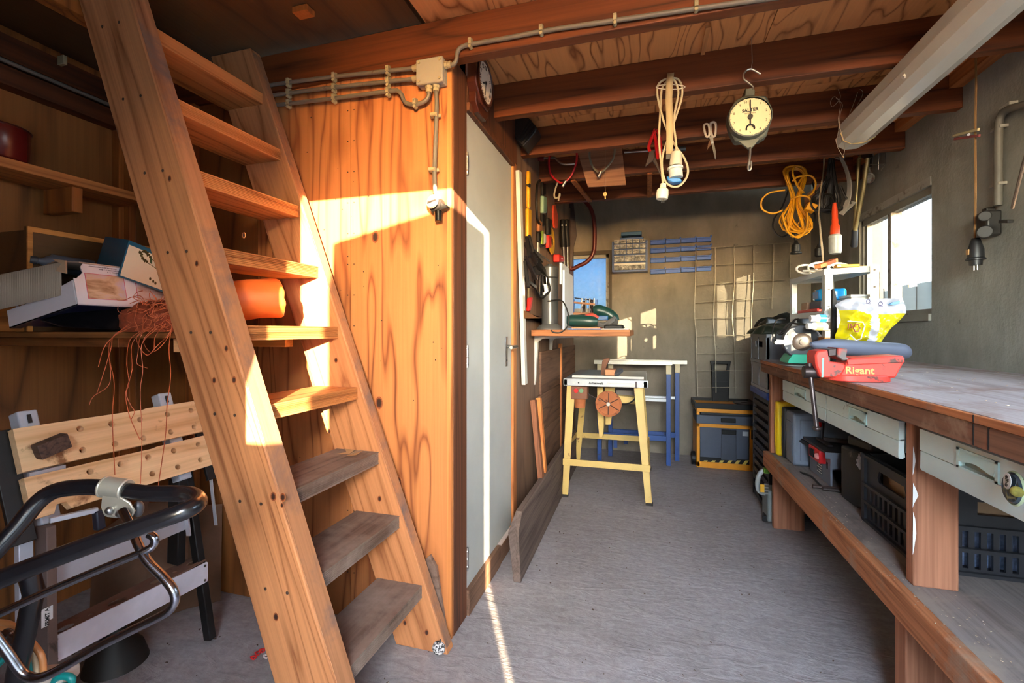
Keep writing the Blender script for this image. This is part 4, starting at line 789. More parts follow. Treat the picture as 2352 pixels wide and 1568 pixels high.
pts = [pY(x, y, 2.36) for x, y in ((1158, 274), (1212, 268), (1233, 292), (1230, 303), (1202, 337), (1184, 318), (1160, 302))]
B().prism(pts, (0, .11, 0)).build('housing', blkp, fl, bev=.005)
for k in range(4):
    f = .15+.2*k; p0, p1 = pY(1212, 268, 2.356).lerp(pY(1233, 300, 2.356), f), pY(1184, 318, 2.356).lerp(pY(1204, 335, 2.356), f); B().bar(p0, p1, .012, .004, Y_).build('fin', blkp, fl)
B().bar(pY(1166, 290, 2.42), (XP+.0, 2.42, pY(1166, 290, 2.42).z), .03, .012).build('bracket', blkp, fl)
# ---------------------------------------------------------------- strip light
slm = plain('strip_white', rgb(196, 190, 176), .35, vary=.05, sc=4, dirt=rgb(120, 104, 84), dirtamt=.12); dif = plain('strip_diffuser', rgb(206, 198, 182), .25, vary=.04, sc=4)
sl = thing('strip_light', 'long unlit white fluorescent strip light under the beams', 'ceiling light', (.95, 1.8, 2.09))
y1s = 2.56; prof = [(.872, 2.09), (.872, 2.045), (.866, 2.038), (.876, 2.004), (.905, 1.985), (.955, 1.985), (.998, 2.006), (1.010, 2.038), (1.004, 2.045), (1.004, 2.09)]
B().prism([(x, .95, z) for x, z in prof[:2]+prof[-2:]], (0, y1s-.95-.02, 0)).build('housing', slm, sl, bev=.002)
B().prism([(x, 1.0, z) for x, z in prof[1:-1]], (0, y1s-1.0-.05, 0)).build('diffuser', dif, sl, ang=15)
B().prism([(x, y1s-.049, z) for x, z in prof[1:-1]], (0, .05, 0)).build('end_cap', slm, sl, ang=15)
rb_ = [(x, y1s-.075, z) for x, z in prof]; rb_ = [(x+(x-.938)*.03, y, z-.001) for x, y, z in rb_]
B().tube(rb_[1:-1], .0022, 6).build('rubber_band', plain('band', rgb(196, 170, 110), .6), sl)
q = pX(2098, 190, .872); B().cyl((.874, 1.95, 2.02), (.866, 1.95, 2.015), .008).build('knob', slm, sl)
wirem = plain('thin_wire', rgb(170, 156, 140), .5); wt = thing('loose_wires', 'thin loose wires dangling below beam left of the strip light', 'wire', (.84, 2.4, 2.1))
for L in ([(1925, 205), (1930, 225), (1912, 245), (1908, 232), (1918, 222), (1930, 240), (1926, 280), (1940, 330), (1937, 360)], [(1975, 205), (1982, 215), (1965, 250), (1950, 280)], [(1970, 212), (1960, 240), (1946, 275)], [(1920, 225), (1935, 240), (1930, 262), (1928, 290), (1922, 330), (1938, 362)]):
    B().tube(spline([pY(x, y, 2.46) for x, y in L], 5), .0011, 4).build('wire', wirem, wt)
# ---------------------------------------------------------------- hanging from the beams
z5 = lambda x, y: (1460+x/4.6125, 140+y/4.6125)
HY = 1.985
cream = plain('cord_cream', rgb(190, 178, 148), .45, vary=.06); cw = plain('plug_white', rgb(216, 210, 190), .4, vary=.06)
ex = thing('extension_cord', 'cream extension cord with blue-capped connector looped on second beam', 'cord', pY(1540, 175, HY))
for i, L in enumerate(([(290, 1310), (285, 1250), (268, 1080), (250, 860), (255, 640), (266, 480), (278, 300), (340, 205), (372, 190)], [(372, 190), (300, 200), (240, 250), (228, 330), (248, 450), (305, 660), (380, 830), (440, 925), (505, 1010), (550, 1120), (545, 1220), (480, 1310), (405, 1333), (325, 1290), (288, 1190), (278, 1060), (300, 950), (370, 750), (440, 550), (488, 390), (490, 270), (450, 195), (385, 180)], [(432, 970), (424, 830), (402, 640), (438, 430), (452, 320), (420, 220), (380, 190)])):
    B().tube(spline([pY(*z5(x, y), HY-.01*i+(.006 if i == 1 else 0)) for x, y in L], 6), .0042, 8).build('cord', cream, ex)
sp_ = [pY(*z5(x, y), HY-.028) for x, y in ((372, 130), (356, 260), (352, 420), (360, 640), (360, 840), (358, 985))]
b = B()
for p, q in zip(sp_, sp_[1:]): b.face([p-X_*.013, p+X_*.013, q+X_*.013, q-X_*.013])
bmesh.ops.remove_doubles(b.bm, verts=b.bm.verts, dist=1e-6); b.build('strap', plain('strap_beige', rgb(176, 158, 120), .7), ex, ang=80).modifiers.new('s', 'SOLIDIFY').thickness = .0025; B().box(sp_[-1]+Vector((0, 0, -.012)), (.026, .006, .02)).build('buckle', plain('buckle', rgb(36, 34, 34), .4), ex)
cc = lambda x, y: pY(*z5(x, y), HY-.03)
B().lathe([(0, 0), (.017, 0), (.020, .004), (.024, .04), (.024, .055), (0, .055)], cc(430, 965), cc(425, 1130)-cc(430, 965), 20).build('connector_body', plain('cee_grey', rgb(196, 192, 178), .4), ex)
B().lathe([(0, 0), (.030, 0), (.030, .008), (.026, .010), (.027, .042), (0, .042)], cc(420, 1125), cc(428, 1250)-cc(420, 1125), 20).build('connector_collar', plain('cee_white', rgb(196, 200, 196), .35), ex)
B().prism([cc(328, 1215), cc(480, 1245), cc(490, 1275), cc(395, 1285), cc(345, 1262)], (0, .04, 0)).build('blue_cap', plain('cee_blue', rgb(28, 120, 196), .35), ex, bev=.003)
B().lathe([(0, 0), (.011, 0), (.013, .016), (.022, .024), (.024, .045), (.022, .062), (0, .062)], cc(292, 1300), (-.08, 0, -1), 20).build('plug', cw, ex)
for dx in (-8, 12): B().cyl(cc(287+dx, 1445), cc(284+dx, 1500), .0022, n=8).build('pin', steel, ex)
B().tube([cc(372+155*math.cos(a), 248+26*math.sin(a))+Vector((0, .02, 0)) for a in [k*math.pi/12 for k in range(24)]], .0022, 6, True).build('hanger_wire', plain('wire_white', rgb(200, 192, 176), .5), ex)
# hanging dial scale
sg = plain('scale_green', rgb(84, 88, 80), .45, .2, .12, dirt=rgb(54, 50, 42), dirtamt=.2)
sc_ = thing('dial_scale', 'round hanging dial scale with cream face, grey body and hooks', 'scale', pY(1722, 265, 1.95))
SYY = 1.93; c = pY(*z5(1210, 598), SYY); R_ = .5*(pY(*z5(1445, 600), SYY).x-pY(*z5(972, 600), SYY).x); ex_, ez_ = 1.0, 1.06
mk = lambda px, py: pY(*z5(px, py), SYY+.02)
B().prism([mk(*p) for p in ((1160, 360), (1390, 360), (1420, 430), (1446, 560), (1440, 640), (1390, 790), (1330, 830), (1060, 850), (1000, 740), (972, 620), (985, 540), (1060, 410))], (0, .05, 0)).build('body', sg, sc_, bev=.008)
B().lathe([(R_*.93, .012), (R_*.99, .010), (R_*1.0, 0), (R_*1.0, -.02)], c, (0, -1, 0), 48, False).build('bezel', sg, sc_)
B().lathe([(0, .004), (R_*.93, .004), (R_*.93, 0)], c, (0, -1, 0), 48).build('dial', plain('scale_dial', rgb(206, 196, 160), .5, vary=.06, sc=14, dirt=rgb(150, 132, 92), dirtamt=.15), sc_)
ink3 = plain('scale_ink', rgb(22, 20, 18), .5); fy = SYY-.0052
tk = B()
for k in range(100):
    a = 2*math.pi*k/100; L = .06 if k % 10 == 0 else (.04 if k % 5 == 0 else .02)
    p = Vector((c.x+R_*.90*math.cos(a), fy, c.z+R_*.90*math.sin(a))); q = Vector((c.x+R_*(.90-L)*math.cos(a), fy, c.z+R_*(.90-L)*math.sin(a))); tk.bar(p, q, .0011, .0004, Y_)
tk.build('tick_marks', ink3, sc_, kind='stuff')
for k, s in enumerate(('10', '1', '2', '3', '4', '5', '6', '7', '8', '9')):
    a = math.pi/2-2*math.pi*(k/10)+(.28 if k == 0 else 0); text(s, (c.x+R_*.76*math.cos(a), fy, c.z+R_*.76*math.sin(a)), X_, Z_, R_*.16, ink3, sc_, .0003)
text('SALTER', (c.x, fy, c.z+R_*.33), X_+Z_*.05, Z_, R_*.22, ink3, sc_, .0003, bold=.0006); text('BRITISH MADE', (c.x, fy, c.z+R_*.18), X_, Z_, R_*.075, ink3, sc_, .0003)
tip = Vector((c.x, fy-.003, c.z+R_*.82)); tail = Vector((c.x, fy-.003, c.z-R_*.45))
B().bar(c+Vector((0, fy-SYY-.003, 0)), tip, .0045, .001, Y_).bar(c+Vector((0, fy-SYY-.003, 0)), tail, .006, .001, Y_).build('pointer', ink3, sc_)
B().tube([Vector((c.x+.014*math.cos(a), fy-.003, c.z-R_*.58+.014*math.sin(a))) for a in [math.radians(-20+22*k) for k in range(11)]], .003, 6).build('pointer_fork', ink3, sc_); B().cyl(c+Vector((0, -.004, 0)), c+Vector((0, -.011, 0)), .009).build('pointer_hub', ink3, sc_)
B().prism([mk(*p) for p in ((1160, 365), (1165, 285), (1190, 290), (1225, 280), (1265, 300), (1262, 365))], (0, .04, 0)).build('top_lug', sg, sc_, bev=.003)
B().prism([mk(*p) for p in ((1085, 845), (1325, 815), (1225, 930), (1195, 930))], (0, .012, 0)).build('lower_plate', sg, sc_, bev=.002)
B().tube(spline([mk(*p) for p in ((1240, 300), (1245, 275), (1200, 232), (1150, 190), (1145, 140), (1175, 100), (1220, 86), (1260, 100), (1325, 138))], 6), .004, 8).build('top_hook', steel, sc_)
B().tube(spline([mk(*p) for p in ((1210, 915), (1212, 960), (1205, 1040), (1192, 1110), (1196, 1150), (1212, 1150), (1222, 1110), (1222, 1060))], 6), .0045, 8).build('bottom_hook', steel, sc_)
B().tube([mk(1222, 90), mk(1235, 20), Vector((mk(1235, 20).x, 1.96, ZC))], .0012, 5).build('hang_wire', wirem, sc_)
# scissors, pruning shears, rods, cable locks
def flat(b, pts, Y, th=.004, conv=None): return b.prism([pY(*(conv(*p) if conv else p), Y) for p in pts], (0, th, 0))
scs = thing('scissors', 'scissors with pale plastic handles hung on third beam', 'scissors', pY(1630, 300, 2.44)); SY2 = 2.44
hl = plain('handle_pale', rgb(196, 184, 168), .45)
def loop(pts, Y, r, n_, m, par, conv=z5): return B().tube(spline([pY(*conv(*p), Y) for p in pts], 4, True), r, 8, True).build(n_, m, par)
loop(((722, 690), (745, 668), (772, 680), (782, 730), (778, 790), (752, 800), (732, 750)), SY2, .0055, 'handle', hl, scs); loop(((792, 670), (815, 648), (845, 660), (850, 720), (840, 790), (815, 800), (797, 740)), SY2+.006, .0055, 'handle', hl, scs)
flat(B(), ((778, 800), (815, 795), (850, 960), (850, 1045), (838, 1030), (810, 900)), SY2, .003, z5).build('blade', steel, scs); flat(B(), ((835, 800), (805, 795), (768, 880), (755, 945), (775, 920), (815, 860)), SY2+.005, .003, z5).build('blade', plain('blade_brown', rgb(110, 80, 60), .5, .5), scs)
B().cyl(pY(*z5(812, 862), SY2-.003), pY(*z5(812, 862), SY2+.009), .005).build('pivot', steel, scs)
pr2 = thing('pruning_shears', 'red-handled pruning shears hung beside the cream extension cord', 'shears', pY(1500, 340, 2.42)); PY2 = 2.42; rdp = plain('pruner_red', rgb(190, 26, 30), .35)
B().tube(spline([pY(*z5(*p), PY2) for p in ((150, 960), (140, 900), (172, 810), (205, 740))], 4), .008, 8).build('handle', rdp, pr2); B().tube(spline([pY(*z5(*p), PY2+.008) for p in ((240, 1040), (225, 960), (215, 860), (195, 760), (212, 728))], 4), .009, 8).build('handle', rdp, pr2)
B().tube(spline([pY(*z5(*p), PY2+.016) for p in ((258, 1000), (268, 900), (250, 790), (222, 730))], 4), .007, 8).build('handle', rdp, pr2)
q = pY(*z5(212, 728), PY2); B().cyl((q.x, PY2-.01, q.z-.004), (q.x, 2.50, q.z-.004), .003, n=8).build('nail', iron, pr2)
flat(B(), ((150, 940), (195, 950), (200, 1010), (180, 1060), (150, 1080), (100, 1125), (135, 1010)), PY2, .005, z5).build('blade', iron, pr2); flat(B(), ((175, 1000), (215, 1040), (250, 1140), (270, 1225), (225, 1130), (180, 1060)), PY2+.006, .005, z5).build('blade', iron, pr2)
z1 = lambda x, y: (1150+x/3.92, 220+y/3.92)
for nm, lab, pts, m, Y, rr in (('red_cable_lock', 'red cable lock loop hung on a beam in front of steel brace', ((565, 432), (500, 450), (450, 520), (433, 600), (445, 690), (490, 750), (548, 785), (600, 760), (650, 690), (683, 590), (680, 500), (635, 445)), plain('lock_red', rgb(176, 24, 34), .35), 2.90, .007), ('grey_cable_lock', 'grey cable lock loop hung in front of a plywood offcut', ((900, 380), (840, 410), (805, 480), (803, 560), (830, 640), (880, 690), (905, 690), (960, 640), (1015, 560), (1025, 470), (995, 410), (945, 380)), plain('lock_grey', rgb(120, 116, 98), .45), 2.86, .0062)):
    t = thing(nm, lab, 'cable lock', pY(*z1(*pts[0]), Y)); B().tube(spline([pY(*z1(*p), Y) for p in pts], 5, True), rr, 8, True).build('cable', m, t)
    e = (570, 790) if 'red' in nm else (890, 705); B().cyl(pY(*z1(e[0]+14, e[1]-26), Y-.006), pY(*z1(e[0]-14, e[1]+28), Y-.006), .010, n=12).build('lock_barrel', steel, t, bev=.002)
of = flat(B(), ((690, 495), (1090, 452), (1128, 800), (785, 822)), 2.915, .012, z1).build('plywood_offcut', wood('offcut', rgb(156, 112, 84), rgb(116, 76, 54), 'X', 5, 6, .5, grain=.4)); tag(of, 'pale plywood offcut hung against the fourth beam', 'board')
ky = thing('key', 'small brass key dangling on a string below the grey cable lock', 'key', pY(1390, 445, 2.85)); B().tube([pY(*z1(940, 385), 2.85), pY(*z1(940, 870), 2.85)], .001, 4).build('string', wirem, ky)
brass = plain('brass_key', rgb(180, 160, 110), .4, .6); B().holed(pY(*z1(940, 885), 2.85), X_, Z_, circ(0, 0, .012, 14), [circ(0, .004, .003, 8)], .002).build('bow', brass, ky); B().bx(pY(*z1(936, 0), 2.85).x, pY(*z1(946, 0), 2.85).x, 2.849, 2.851, pY(*z1(940, 930), 2.85).z, pY(*z1(940, 895), 2.85).z).build('shank', brass, ky)
o = thing('wheel_brace', 'cranked steel brace with red end hung along beam behind red loop', 'wrench', pY(1290, 365, 2.93)); B().tube(spline([pY(*z1(*p), 2.93) for p in ((385, 562), (450, 560), (490, 562), (530, 600), (580, 617), (680, 612))], 5), .0075, 8).build('rod', steel, o); B().cyl(pY(*z1(325, 570), 2.93), pY(*z1(390, 566), 2.93), .013).build('grip', plain('grip_red', rgb(110, 28, 24), .5), o)
o = thing('steel_rod', 'straight steel rod with grey socket end held under fourth beam', 'rod', pY(1500, 345, 2.94)); B().cyl(pY(1434, 350, 2.94), pY(1562, 342, 2.94), .0065, n=10).build('shaft', steel, o); B().cyl(pY(1554, 343, 2.94), pY(1575, 341, 2.94), .015, n=14).build('socket', plain('sock', rgb(96, 100, 96), .4, .6), o)
o = thing('rope_hook', 'short white rope with hook hanging near the partition corner', 'hook', pY(1278, 430, 3.2)); B().tube(spline([pY(*z1(*p), 3.0) for p in ((515, 775), (495, 830), (482, 890), (495, 920), (530, 905), (530, 880), (520, 945))], 5), .006, 6).build('rope', plain('rope_w', rgb(176, 164, 140), .8), o)
# yellow and black cables on the last beam, orange hand lamp, loppers
z6 = lambda x, y: (1740+x/5.227, 320+y/5.227)
yel = plain('cable_yellow', rgb(222, 158, 24), .4, vary=.08); blkc = MATS['black_cable']
yc_ = thing('yellow_cable', 'coiled bright yellow extension cable hung on the last beam', 'cable', pY(1820, 380, 3.42)); r6 = random.Random(21)
def coil(top, bot, wx, wb, n, Y, m, par, rr, conv, nm='loop'):
    for k in range(n):
        f = r6.uniform(-1, 1); g = r6.uniform(.75, 1.05); mx = (top[0]+bot[0])/2+f*22; pts = [(top[0]+f*8, top[1]+r6.uniform(0, 50)), (top[0]-wx*r6.uniform(.6, 1), top[1]+90+f*30), (mx-30, (top[1]*.55+bot[1]*.45)), (bot[0]-wb*r6.uniform(.3, 1)*(1 if k % 2 else .6), bot[1]-240*r6.uniform(.6, 1.1)), (bot[0]-wb*.5*f, bot[1]-40*r6.uniform(0, 3)), (bot[0]+wb*r6.uniform(.3, 1), bot[1]-220*r6.uniform(.5, 1.1)), (mx+30, top[1]*.5+bot[1]*.5), (top[0]+wx*r6.uniform(.7, 1), top[1]+100+f*40)]
        B().tube(spline([pY(*conv(x, y), Y-.02*r6.random()-.004*k) for x, y in pts], 5, True), rr, 6, True).build(nm, m, par)
coil((450, 315), (460, 1180), 140, 200, 13, 3.42, yel, yc_, .0055, z6)
for pts in (((330, 610), (150, 640), (50, 730), (60, 840), (180, 890), (300, 850)), ((470, 560), (560, 440), (660, 450), (700, 540), (660, 640), (600, 690)), ((420, 500), (480, 450), (560, 440)), ((400, 720), (500, 680), (600, 690), (640, 740)), ((560, 640), (480, 560), (420, 400), (450, 320)), ((300, 900), (360, 1100), (480, 1180), (560, 1120), (600, 1000), (590, 800))):
    B().tube(spline([pY(*z6(*p), 3.33) for p in pts], 6), .0058, 7).build('loop', yel, yc_)
B().bar(pY(*z6(580, 800), 3.30), pY(*z6(690, 840), 3.30), .05, .055, Y_).build('connector', yel, yc_, bev=.006)
bk_ = thing('black_lead', 'black lead with hanging plug behind the yellow cable coil', 'cable', pY(1820, 420, 3.45)); B().tube(spline([pY(*z6(*p), 3.46) for p in ((430, 370), (400, 500), (300, 800), (200, 950), (190, 1080), (280, 1170), (400, 1130), (560, 1120), (660, 1030), (690, 920), (640, 820))], 6), .0055, 6).build('cord', blkc, bk_)
B().tube(spline([pY(*z6(*p), 3.45) for p in ((450, 1100), (440, 1180), (462, 1230))], 4), .004, 6).build('cord', blkc, bk_); B().lathe([(0, 0), (.008, 0), (.014, .02), (.024, .03), (.026, .06), (.024, .075), (.034, .08), (.034, .09), (0, .09)], pY(*z6(462, 1210), 3.45), (0, 0, -1), 18).build('plug', blkp, bk_)
bc = thing('black_cable', 'thick bundle of black cable tied and hung left of grey cable', 'cable', pY(1905, 370, 3.40))
for k in range(30):
    f = r6.uniform(-1, 1); g = r6.uniform(-1, 1); pts = [(890+f*30, 230), (880+f*45, 400), (870+f*70, 500), (830+f*130, 640), (820+f*150, 780+g*60), (850+g*60, 860+30*g), (900-f*100, 760), (900-f*60, 560), (895-f*30, 380), (890-f*20, 240)]
    B().tube(spline([pY(*z6(x, y), 3.30+.05*r6.random()) for x, y in pts], 5), .0055, 6).build('loop', blkc, bc)
for pts in (((760, 620), (660, 700), (650, 800), (720, 860), (860, 840)), ((700, 850), (840, 840), (1000, 850), (1010, 800)), ((1000, 560), (1050, 680), (1130, 800), (1060, 880))): B().tube(spline([pY(*z6(*p), 3.27) for p in pts], 5), .006, 6).build('loop', blkc, bc)
lp = thing('hand_lamp', 'orange hand lamp with frosted glass jar hung from the black cable', 'lamp', pY(1917, 520, 3.2)); LY = 3.2; orl = plain('lamp_orange', rgb(232, 76, 34), .4)
lz = lambda x, y: pY(*z6(x, y), LY); s_ = (lz(1015, 1200)-lz(855, 1200)).length/2; top = lz(925, 755)
B().lathe([(0, 0), (s_*.30, .004), (s_*.46, .06), (s_*.44, .10), (s_*.5, .105), (s_*.48, .13), (s_*.66, .14), (s_*.70, .17), (s_*.74, .175), (s_*.72, .20), (0, .20)], top, lz(930, 1080)-top, 20).build('handle', orl, lp)
B().lathe([(0, 0), (s_*.45, 0), (s_*.45, .03), (0, .03)], lz(930, 1070), (0, 0, -1), 18).build('collar', blkp, lp)
B().lathe([(0, 0), (s_*.5, 0), (s_*.62, .012), (s_*.96, .024), (s_*.98, .034), (s_*.9, .04), (0, .04)], lz(932, 1110), (0, 0, -1), 24).build('glass_cap', plain('jar_cap', rgb(206, 206, 196), .3), lp)
B().tube(spline([top, top+Vector((-.01, .04, .06)), Vector((top.x-.03, 3.40, 2.0)), Vector((top.x-.03, 3.487, 2.105))], 5), .005, 6).build('cord', blkc, lp)
jl = (lz(932, 1160)-lz(932, 1378)).length; B().lathe([(0, 0), (s_*.96, 0), (s_*.97, jl*.8), (s_*.85, jl*.97), (s_*.5, jl), (0, jl)], lz(932, 1160), (0, 0, -1), 24).build('glass_jar', plain('frosted', rgb(188, 190, 184), .3, vary=.1, sc=20), lp)
gcb = thing('grey_cable', 'loop of grey flat cables hanging by the right wall top', 'cable', pY(1945, 330, 3.25))
for k in range(5):
    B().tube(spline([pY(*z6(x+k*10, y+k*4), 3.28-.01*k) for x, y in ((925, 220), (990, 235), (1060, 400), (1085, 560), (1060, 740), (1000, 860), (985, 890), (1030, 840), (1100, 780), (1140, 740))], 5), .0042, 5).build('strand', plain('cable_lt%d' % k, rgb(150, 148, 140), .5), gcb)
B().tube(spline([pY(*z6(*p), 3.2) for p in ((950, -20), (960, 120), (1000, 220), (1040, 220), (1050, 120), (1010, -20))], 5), .004, 6).build('strand', MATS['cable_lt0'], gcb)
lo = thing('loppers', 'long-handled loppers with brass-toned tube handles and black grips at the right wall', 'loppers', pX(1985, 450, 1.26)); tub = plain('tube_brass', rgb(168, 156, 112), .35, .7)
la = lambda x, y: pX(*z6(x, y), 1.24)
B().tube([la(1240, 205), la(1215, 240), la(1195, 600), la(1165, 1090)], .0105, 10).build('handle', tub, lo); B().tube([la(1325, 220), la(1270, 600), (la(1195, 1090))+Vector((-.01, 0, 0))], .0115, 10).build('handle', tub, lo)
B().tube([la(1190, 1085)+Vector((-.01, 0, 0)), la(1160, 1290)], .017, 10).build('grip', plain('grip_black', rgb(30, 34, 42), .4), lo); B().tube([la(1165, 1090), la(1145, 1285)], .015, 10).build('grip', MATS['grip_black'], lo)
B().prism([la(1210, 120), la(1330, 140), la(1340, 220), la(1290, 240), (la(1235, 215)), la(1190, 190)], (.02, 0, 0)).build('pivot_head', iron, lo, bev=.002)
cg = thing('wire_lamp_cage', 'wire lamp guard with bare bulb on right wall above the window', 'lamp', pX(2015, 360, XR)); zc6 = lambda x, y: pX(*z6(x, y), 1.30)
for pts in (((1390, 125), (1530, 125), (1535, 300), (1485, 370)), ((1455, 60), (1455, 200), (1450, 365)), ((1500, 60), (1530, 120)), ((1355, 300), (1520, 295)), ((1390, 100), (1385, 300))): B().tube([zc6(*p) for p in pts], .0022, 5).build('wire', steel, cg)
t = NT('bulb_glass'); t.p.inputs['Transmission Weight'].default_value = .9; t.p.inputs['Roughness'].default_value = .05; t.p.inputs['Base Color'].default_value = (.9, .9, .9, 1)
B().ball(zc6(1345, 470), .028, (1, 1, 1.2), 16).cyl(zc6(1345, 440), zc6(1340, 340), .014, .012).build('bulb', t.m, cg); B().cyl(zc6(1345, 150), zc6(1340, 340), .012).build('stem', iron, cg)
o = thing('hanging_string', 'thin beige string hanging down to the white rack beside the black cable', 'cord', pY(1885, 400, 3.1))
for d in (0, 9): B().tube(spline([(pY(*z6(x+d*f, y), 3.1) if y > 300 else Vector((pY(*z6(795, 345), 3.1).x, 3.1, ZC))) for x, y, f in ((795, 100, 0), (795, 345, 0), (765, 560, 0), (740, 860, 0), (750, 1080, .5), (770, 1300, 1), (785, 1490, .6))], 5), .004, 6).build('cord', plain('cord_b%d' % d, rgb(186, 168, 136), .7), o)
o = thing('black_plug', 'small black plug hanging behind the beige cord', 'plug', pY(1878, 575, 3.3)); B().lathe([(0, 0), (.006, 0), (.012, .02), (.022, .03), (.022, .075), (.014, .08), (0, .08)], pY(1880, 560, 3.3), (0, 0, -1), 14).build('body', blkp, o); B().tube([pY(1882, 563, 3.3), pY(1886, 440, 3.34)], .0035, 5).build('cord', blkc, o)
# right wall: cord with peg and plug, conduit and black socket
pg = thing('hanging_plug', 'black mains plug on a brown twisted cord at the right wall', 'plug', pX(2242, 580, 1.27)); PXX = 1.27
B().tube(spline([pX(x, y, PXX) for x, y in ((2241, 130), (2242, 200), (2240, 300), (2241, 420), (2239, 552))], 5), .004, 6).build('cord', plain('cord_brown', rgb(140, 104, 62), .8), pg)
tp = pX(2241, 547, PXX); B().lathe([(0, 0), (.012, 0), (.016, .01), (.025, .045), (.026, .078), (.031, .082), (.031, .087), (.021, .089), (.020, .108), (0, .108)], tp, (0, 0, -1), 20).build('body', plain('plug_black', rgb(28, 28, 30), .45), pg)
for dy in (-.010, .010): B().cyl(tp+Vector((0, dy, -.108)), tp+Vector((0, dy, -.128)), .0024, n=8).build('pin', steel, pg)
B().box(tp+Vector((-.026, .0, -.055)), (.004, .014, .022)).build('tag', plain('tag_tan', rgb(170, 130, 84), .6), pg)
cp = thing('clothes_peg', 'wooden clothes peg with reddish leg clipped on the brown cord', 'peg', pX(2220, 305, PXX))
B().bar(pX(2190, 312, PXX-.006), pX(2248, 297, PXX-.006), .008, .010).build('leg', plain('peg_pale', rgb(186, 172, 130), .7), cp, bev=.001); B().bar(pX(2193, 319, PXX-.006), pX(2250, 311, PXX-.006), .008, .010).build('leg', plain('peg_red', rgb(140, 70, 70), .7), cp, bev=.001); B().cyl(pX(2225, 309, PXX-.012), pX(2225, 309, PXX), .005).build('spring', steel, cp)
cd = thing('wall_pipe', 'thick dark conduit bending down the right wall to the black socket', 'conduit', pX(2293, 380, XR)); pm = plain('pipe_dark', rgb(92, 88, 80), .55, vary=.15)
B().tube(spline([pX(x, y, XR-.02) for x, y in ((2420, 218), (2352, 240), (2318, 250), (2300, 265), (2294, 295), (2293, 380), (2292, 472))], 5), .0135, 12).build('pipe', pm, cd)
for x, y in ((2317, 242), (2296, 294), (2293, 424)): q = pX(x, y, XR-.012); B().box(q, (.03, .055, .012)).build('clip', plain('clip_gry', rgb(140, 136, 126), .5) if 'clip_gry' not in MATS else MATS['clip_gry'], cd, bev=.002)
sk2 = thing('wall_socket', 'dusty black round-lobed double wall socket on the right wall', 'socket', pX(2285, 515, XR)); bl2 = plain('socket_black', rgb(34, 32, 30), .45, vary=.2, dirt=rgb(96, 88, 78), dirtamt=.2); q0 = pX(2285, 515, XR)
B().box(q0+Vector((-.025, 0, 0)), (.05, .085, .10)).build('body', bl2, sk2, bev=.008); B().cyl(pX(2262, 532, XR-.05), pX(2262, 532, XR-.07), .024, n=20).build('outlet', bl2, sk2, bev=.003); B().cyl(pX(2262, 496, XR-.05), pX(2262, 496, XR-.07), .020, n=20).build('outlet', bl2, sk2, bev=.003)
B().bar(pX(2300, 508, XR-.045), pX(2322, 508, XR-.045), .02, .012).build('rocker', bl2, sk2, bev=.003); B().box(q0+Vector((-.02, 0, .056)), (.03, .03, .02)).build('inlet', bl2, sk2, bev=.003)
o = B().tube([pX(2325, 478, 1.20), pX(2352, 372, 1.15), pX(2390, 250, 1.10)], .005, 8).build('bent_rod', plain('rod_rust', rgb(88, 74, 64), .5, .3)); tag(o, 'thin rusty rod hanging right of the black wall socket', 'rod')
# ---------------------------------------------------------------- tools on the partition wall
XT = XP+.004
def xtool(name, label, cat, parts, grp=None):
    """flat-hung tool: each part = (name, picture outline on the wall plane, thickness, material)"""
    q = pX(*parts[0][1][0], XT); t = thing(name, label, cat, (XT, q.y, q.z), grp)
    for n_, pts, th, m in parts: B().prism([pX(a, b, XT) for a, b in pts], (th, 0, 0)).build(n_, m, t, bev=min(.008, th*.4))
    return t
R4 = lambda x0, y0, x1, y1: [(x0, y0), (x1, y0+(x1-x0)*.5), (x1, y1), (x0, y1)]
tyel = plain('tool_yellow', rgb(214, 160, 30), .4); tred = plain('tool_red', rgb(196, 34, 28), .4); tblk = plain('tool_black', rgb(16, 15, 15), .5, spec=.3); twood = plain('tool_wood', rgb(150, 96, 56), .6); tgrn = plain('tool_green', rgb(134, 166, 140), .5); torg = plain('tool_orange', rgb(206, 72, 40), .45); twht = plain('tool_white', rgb(206, 204, 196), .4)
se = thing('straightedge', 'long white metal straightedge leaning on the partition beside the closet door', 'straightedge', pX(1205, 884, XT))
a, b_ = pX(1191, 393, XT+.012), pX(1205, 882, XT+.02)
B().bar(a, b_, .05, .022, X_).build('bar', twht, se, bev=.002); B().bar(a+Vector((-.006, .03, 0)), b_+Vector((-.006, .03, 0)), .014, .012, X_).build('back_web', plain('web_grey', rgb(120, 124, 130), .4, .4), se)
sl2 = xtool('spirit_level', 'narrow yellow spirit level hung left on the tool wall', 'level', [('body', R4(1206, 478, 1213, 545), .022, tyel), ('upper_body', R4(1208, 392, 1212, 478), .02, tyel), ('vial', R4(1208, 420, 1212, 432), .022, tblk)])
xtool('steel_rule', 'thin white rule hanging beside the yellow spirit level', 'rule', [('blade', R4(1214, 478, 1217, 540), .003, twht)])
cs = thing('coping_saw', 'dark bowed saw hung on the tool wall beside green-sleeved handle', 'saw', pX(1234, 460, XT)); B().tube(spline([pX(x, y, XT+.02) for x, y in ((1240, 414), (1234, 425), (1232, 460), (1234, 500), (1240, 516))], 5), .008, 8).build('frame', tblk, cs)
xtool('sleeved_file', 'black tool with pale green sleeve hung on the tool wall', 'tool', [('shaft', R4(1241, 415, 1248, 449), .02, tblk), ('sleeve', R4(1240, 449, 1248, 490), .026, tgrn), ('tip', R4(1241, 490, 1247, 520), .018, tblk)])
xtool('wood_chisel', 'chisel with brown wooden handle hung below the dark bowed saw', 'chisel', [('handle', R4(1231, 505, 1238, 532), .024, twood), ('ferrule', R4(1232, 532, 1237, 556), .02, tblk), ('blade', R4(1233, 556, 1237, 604), .008, twht)])
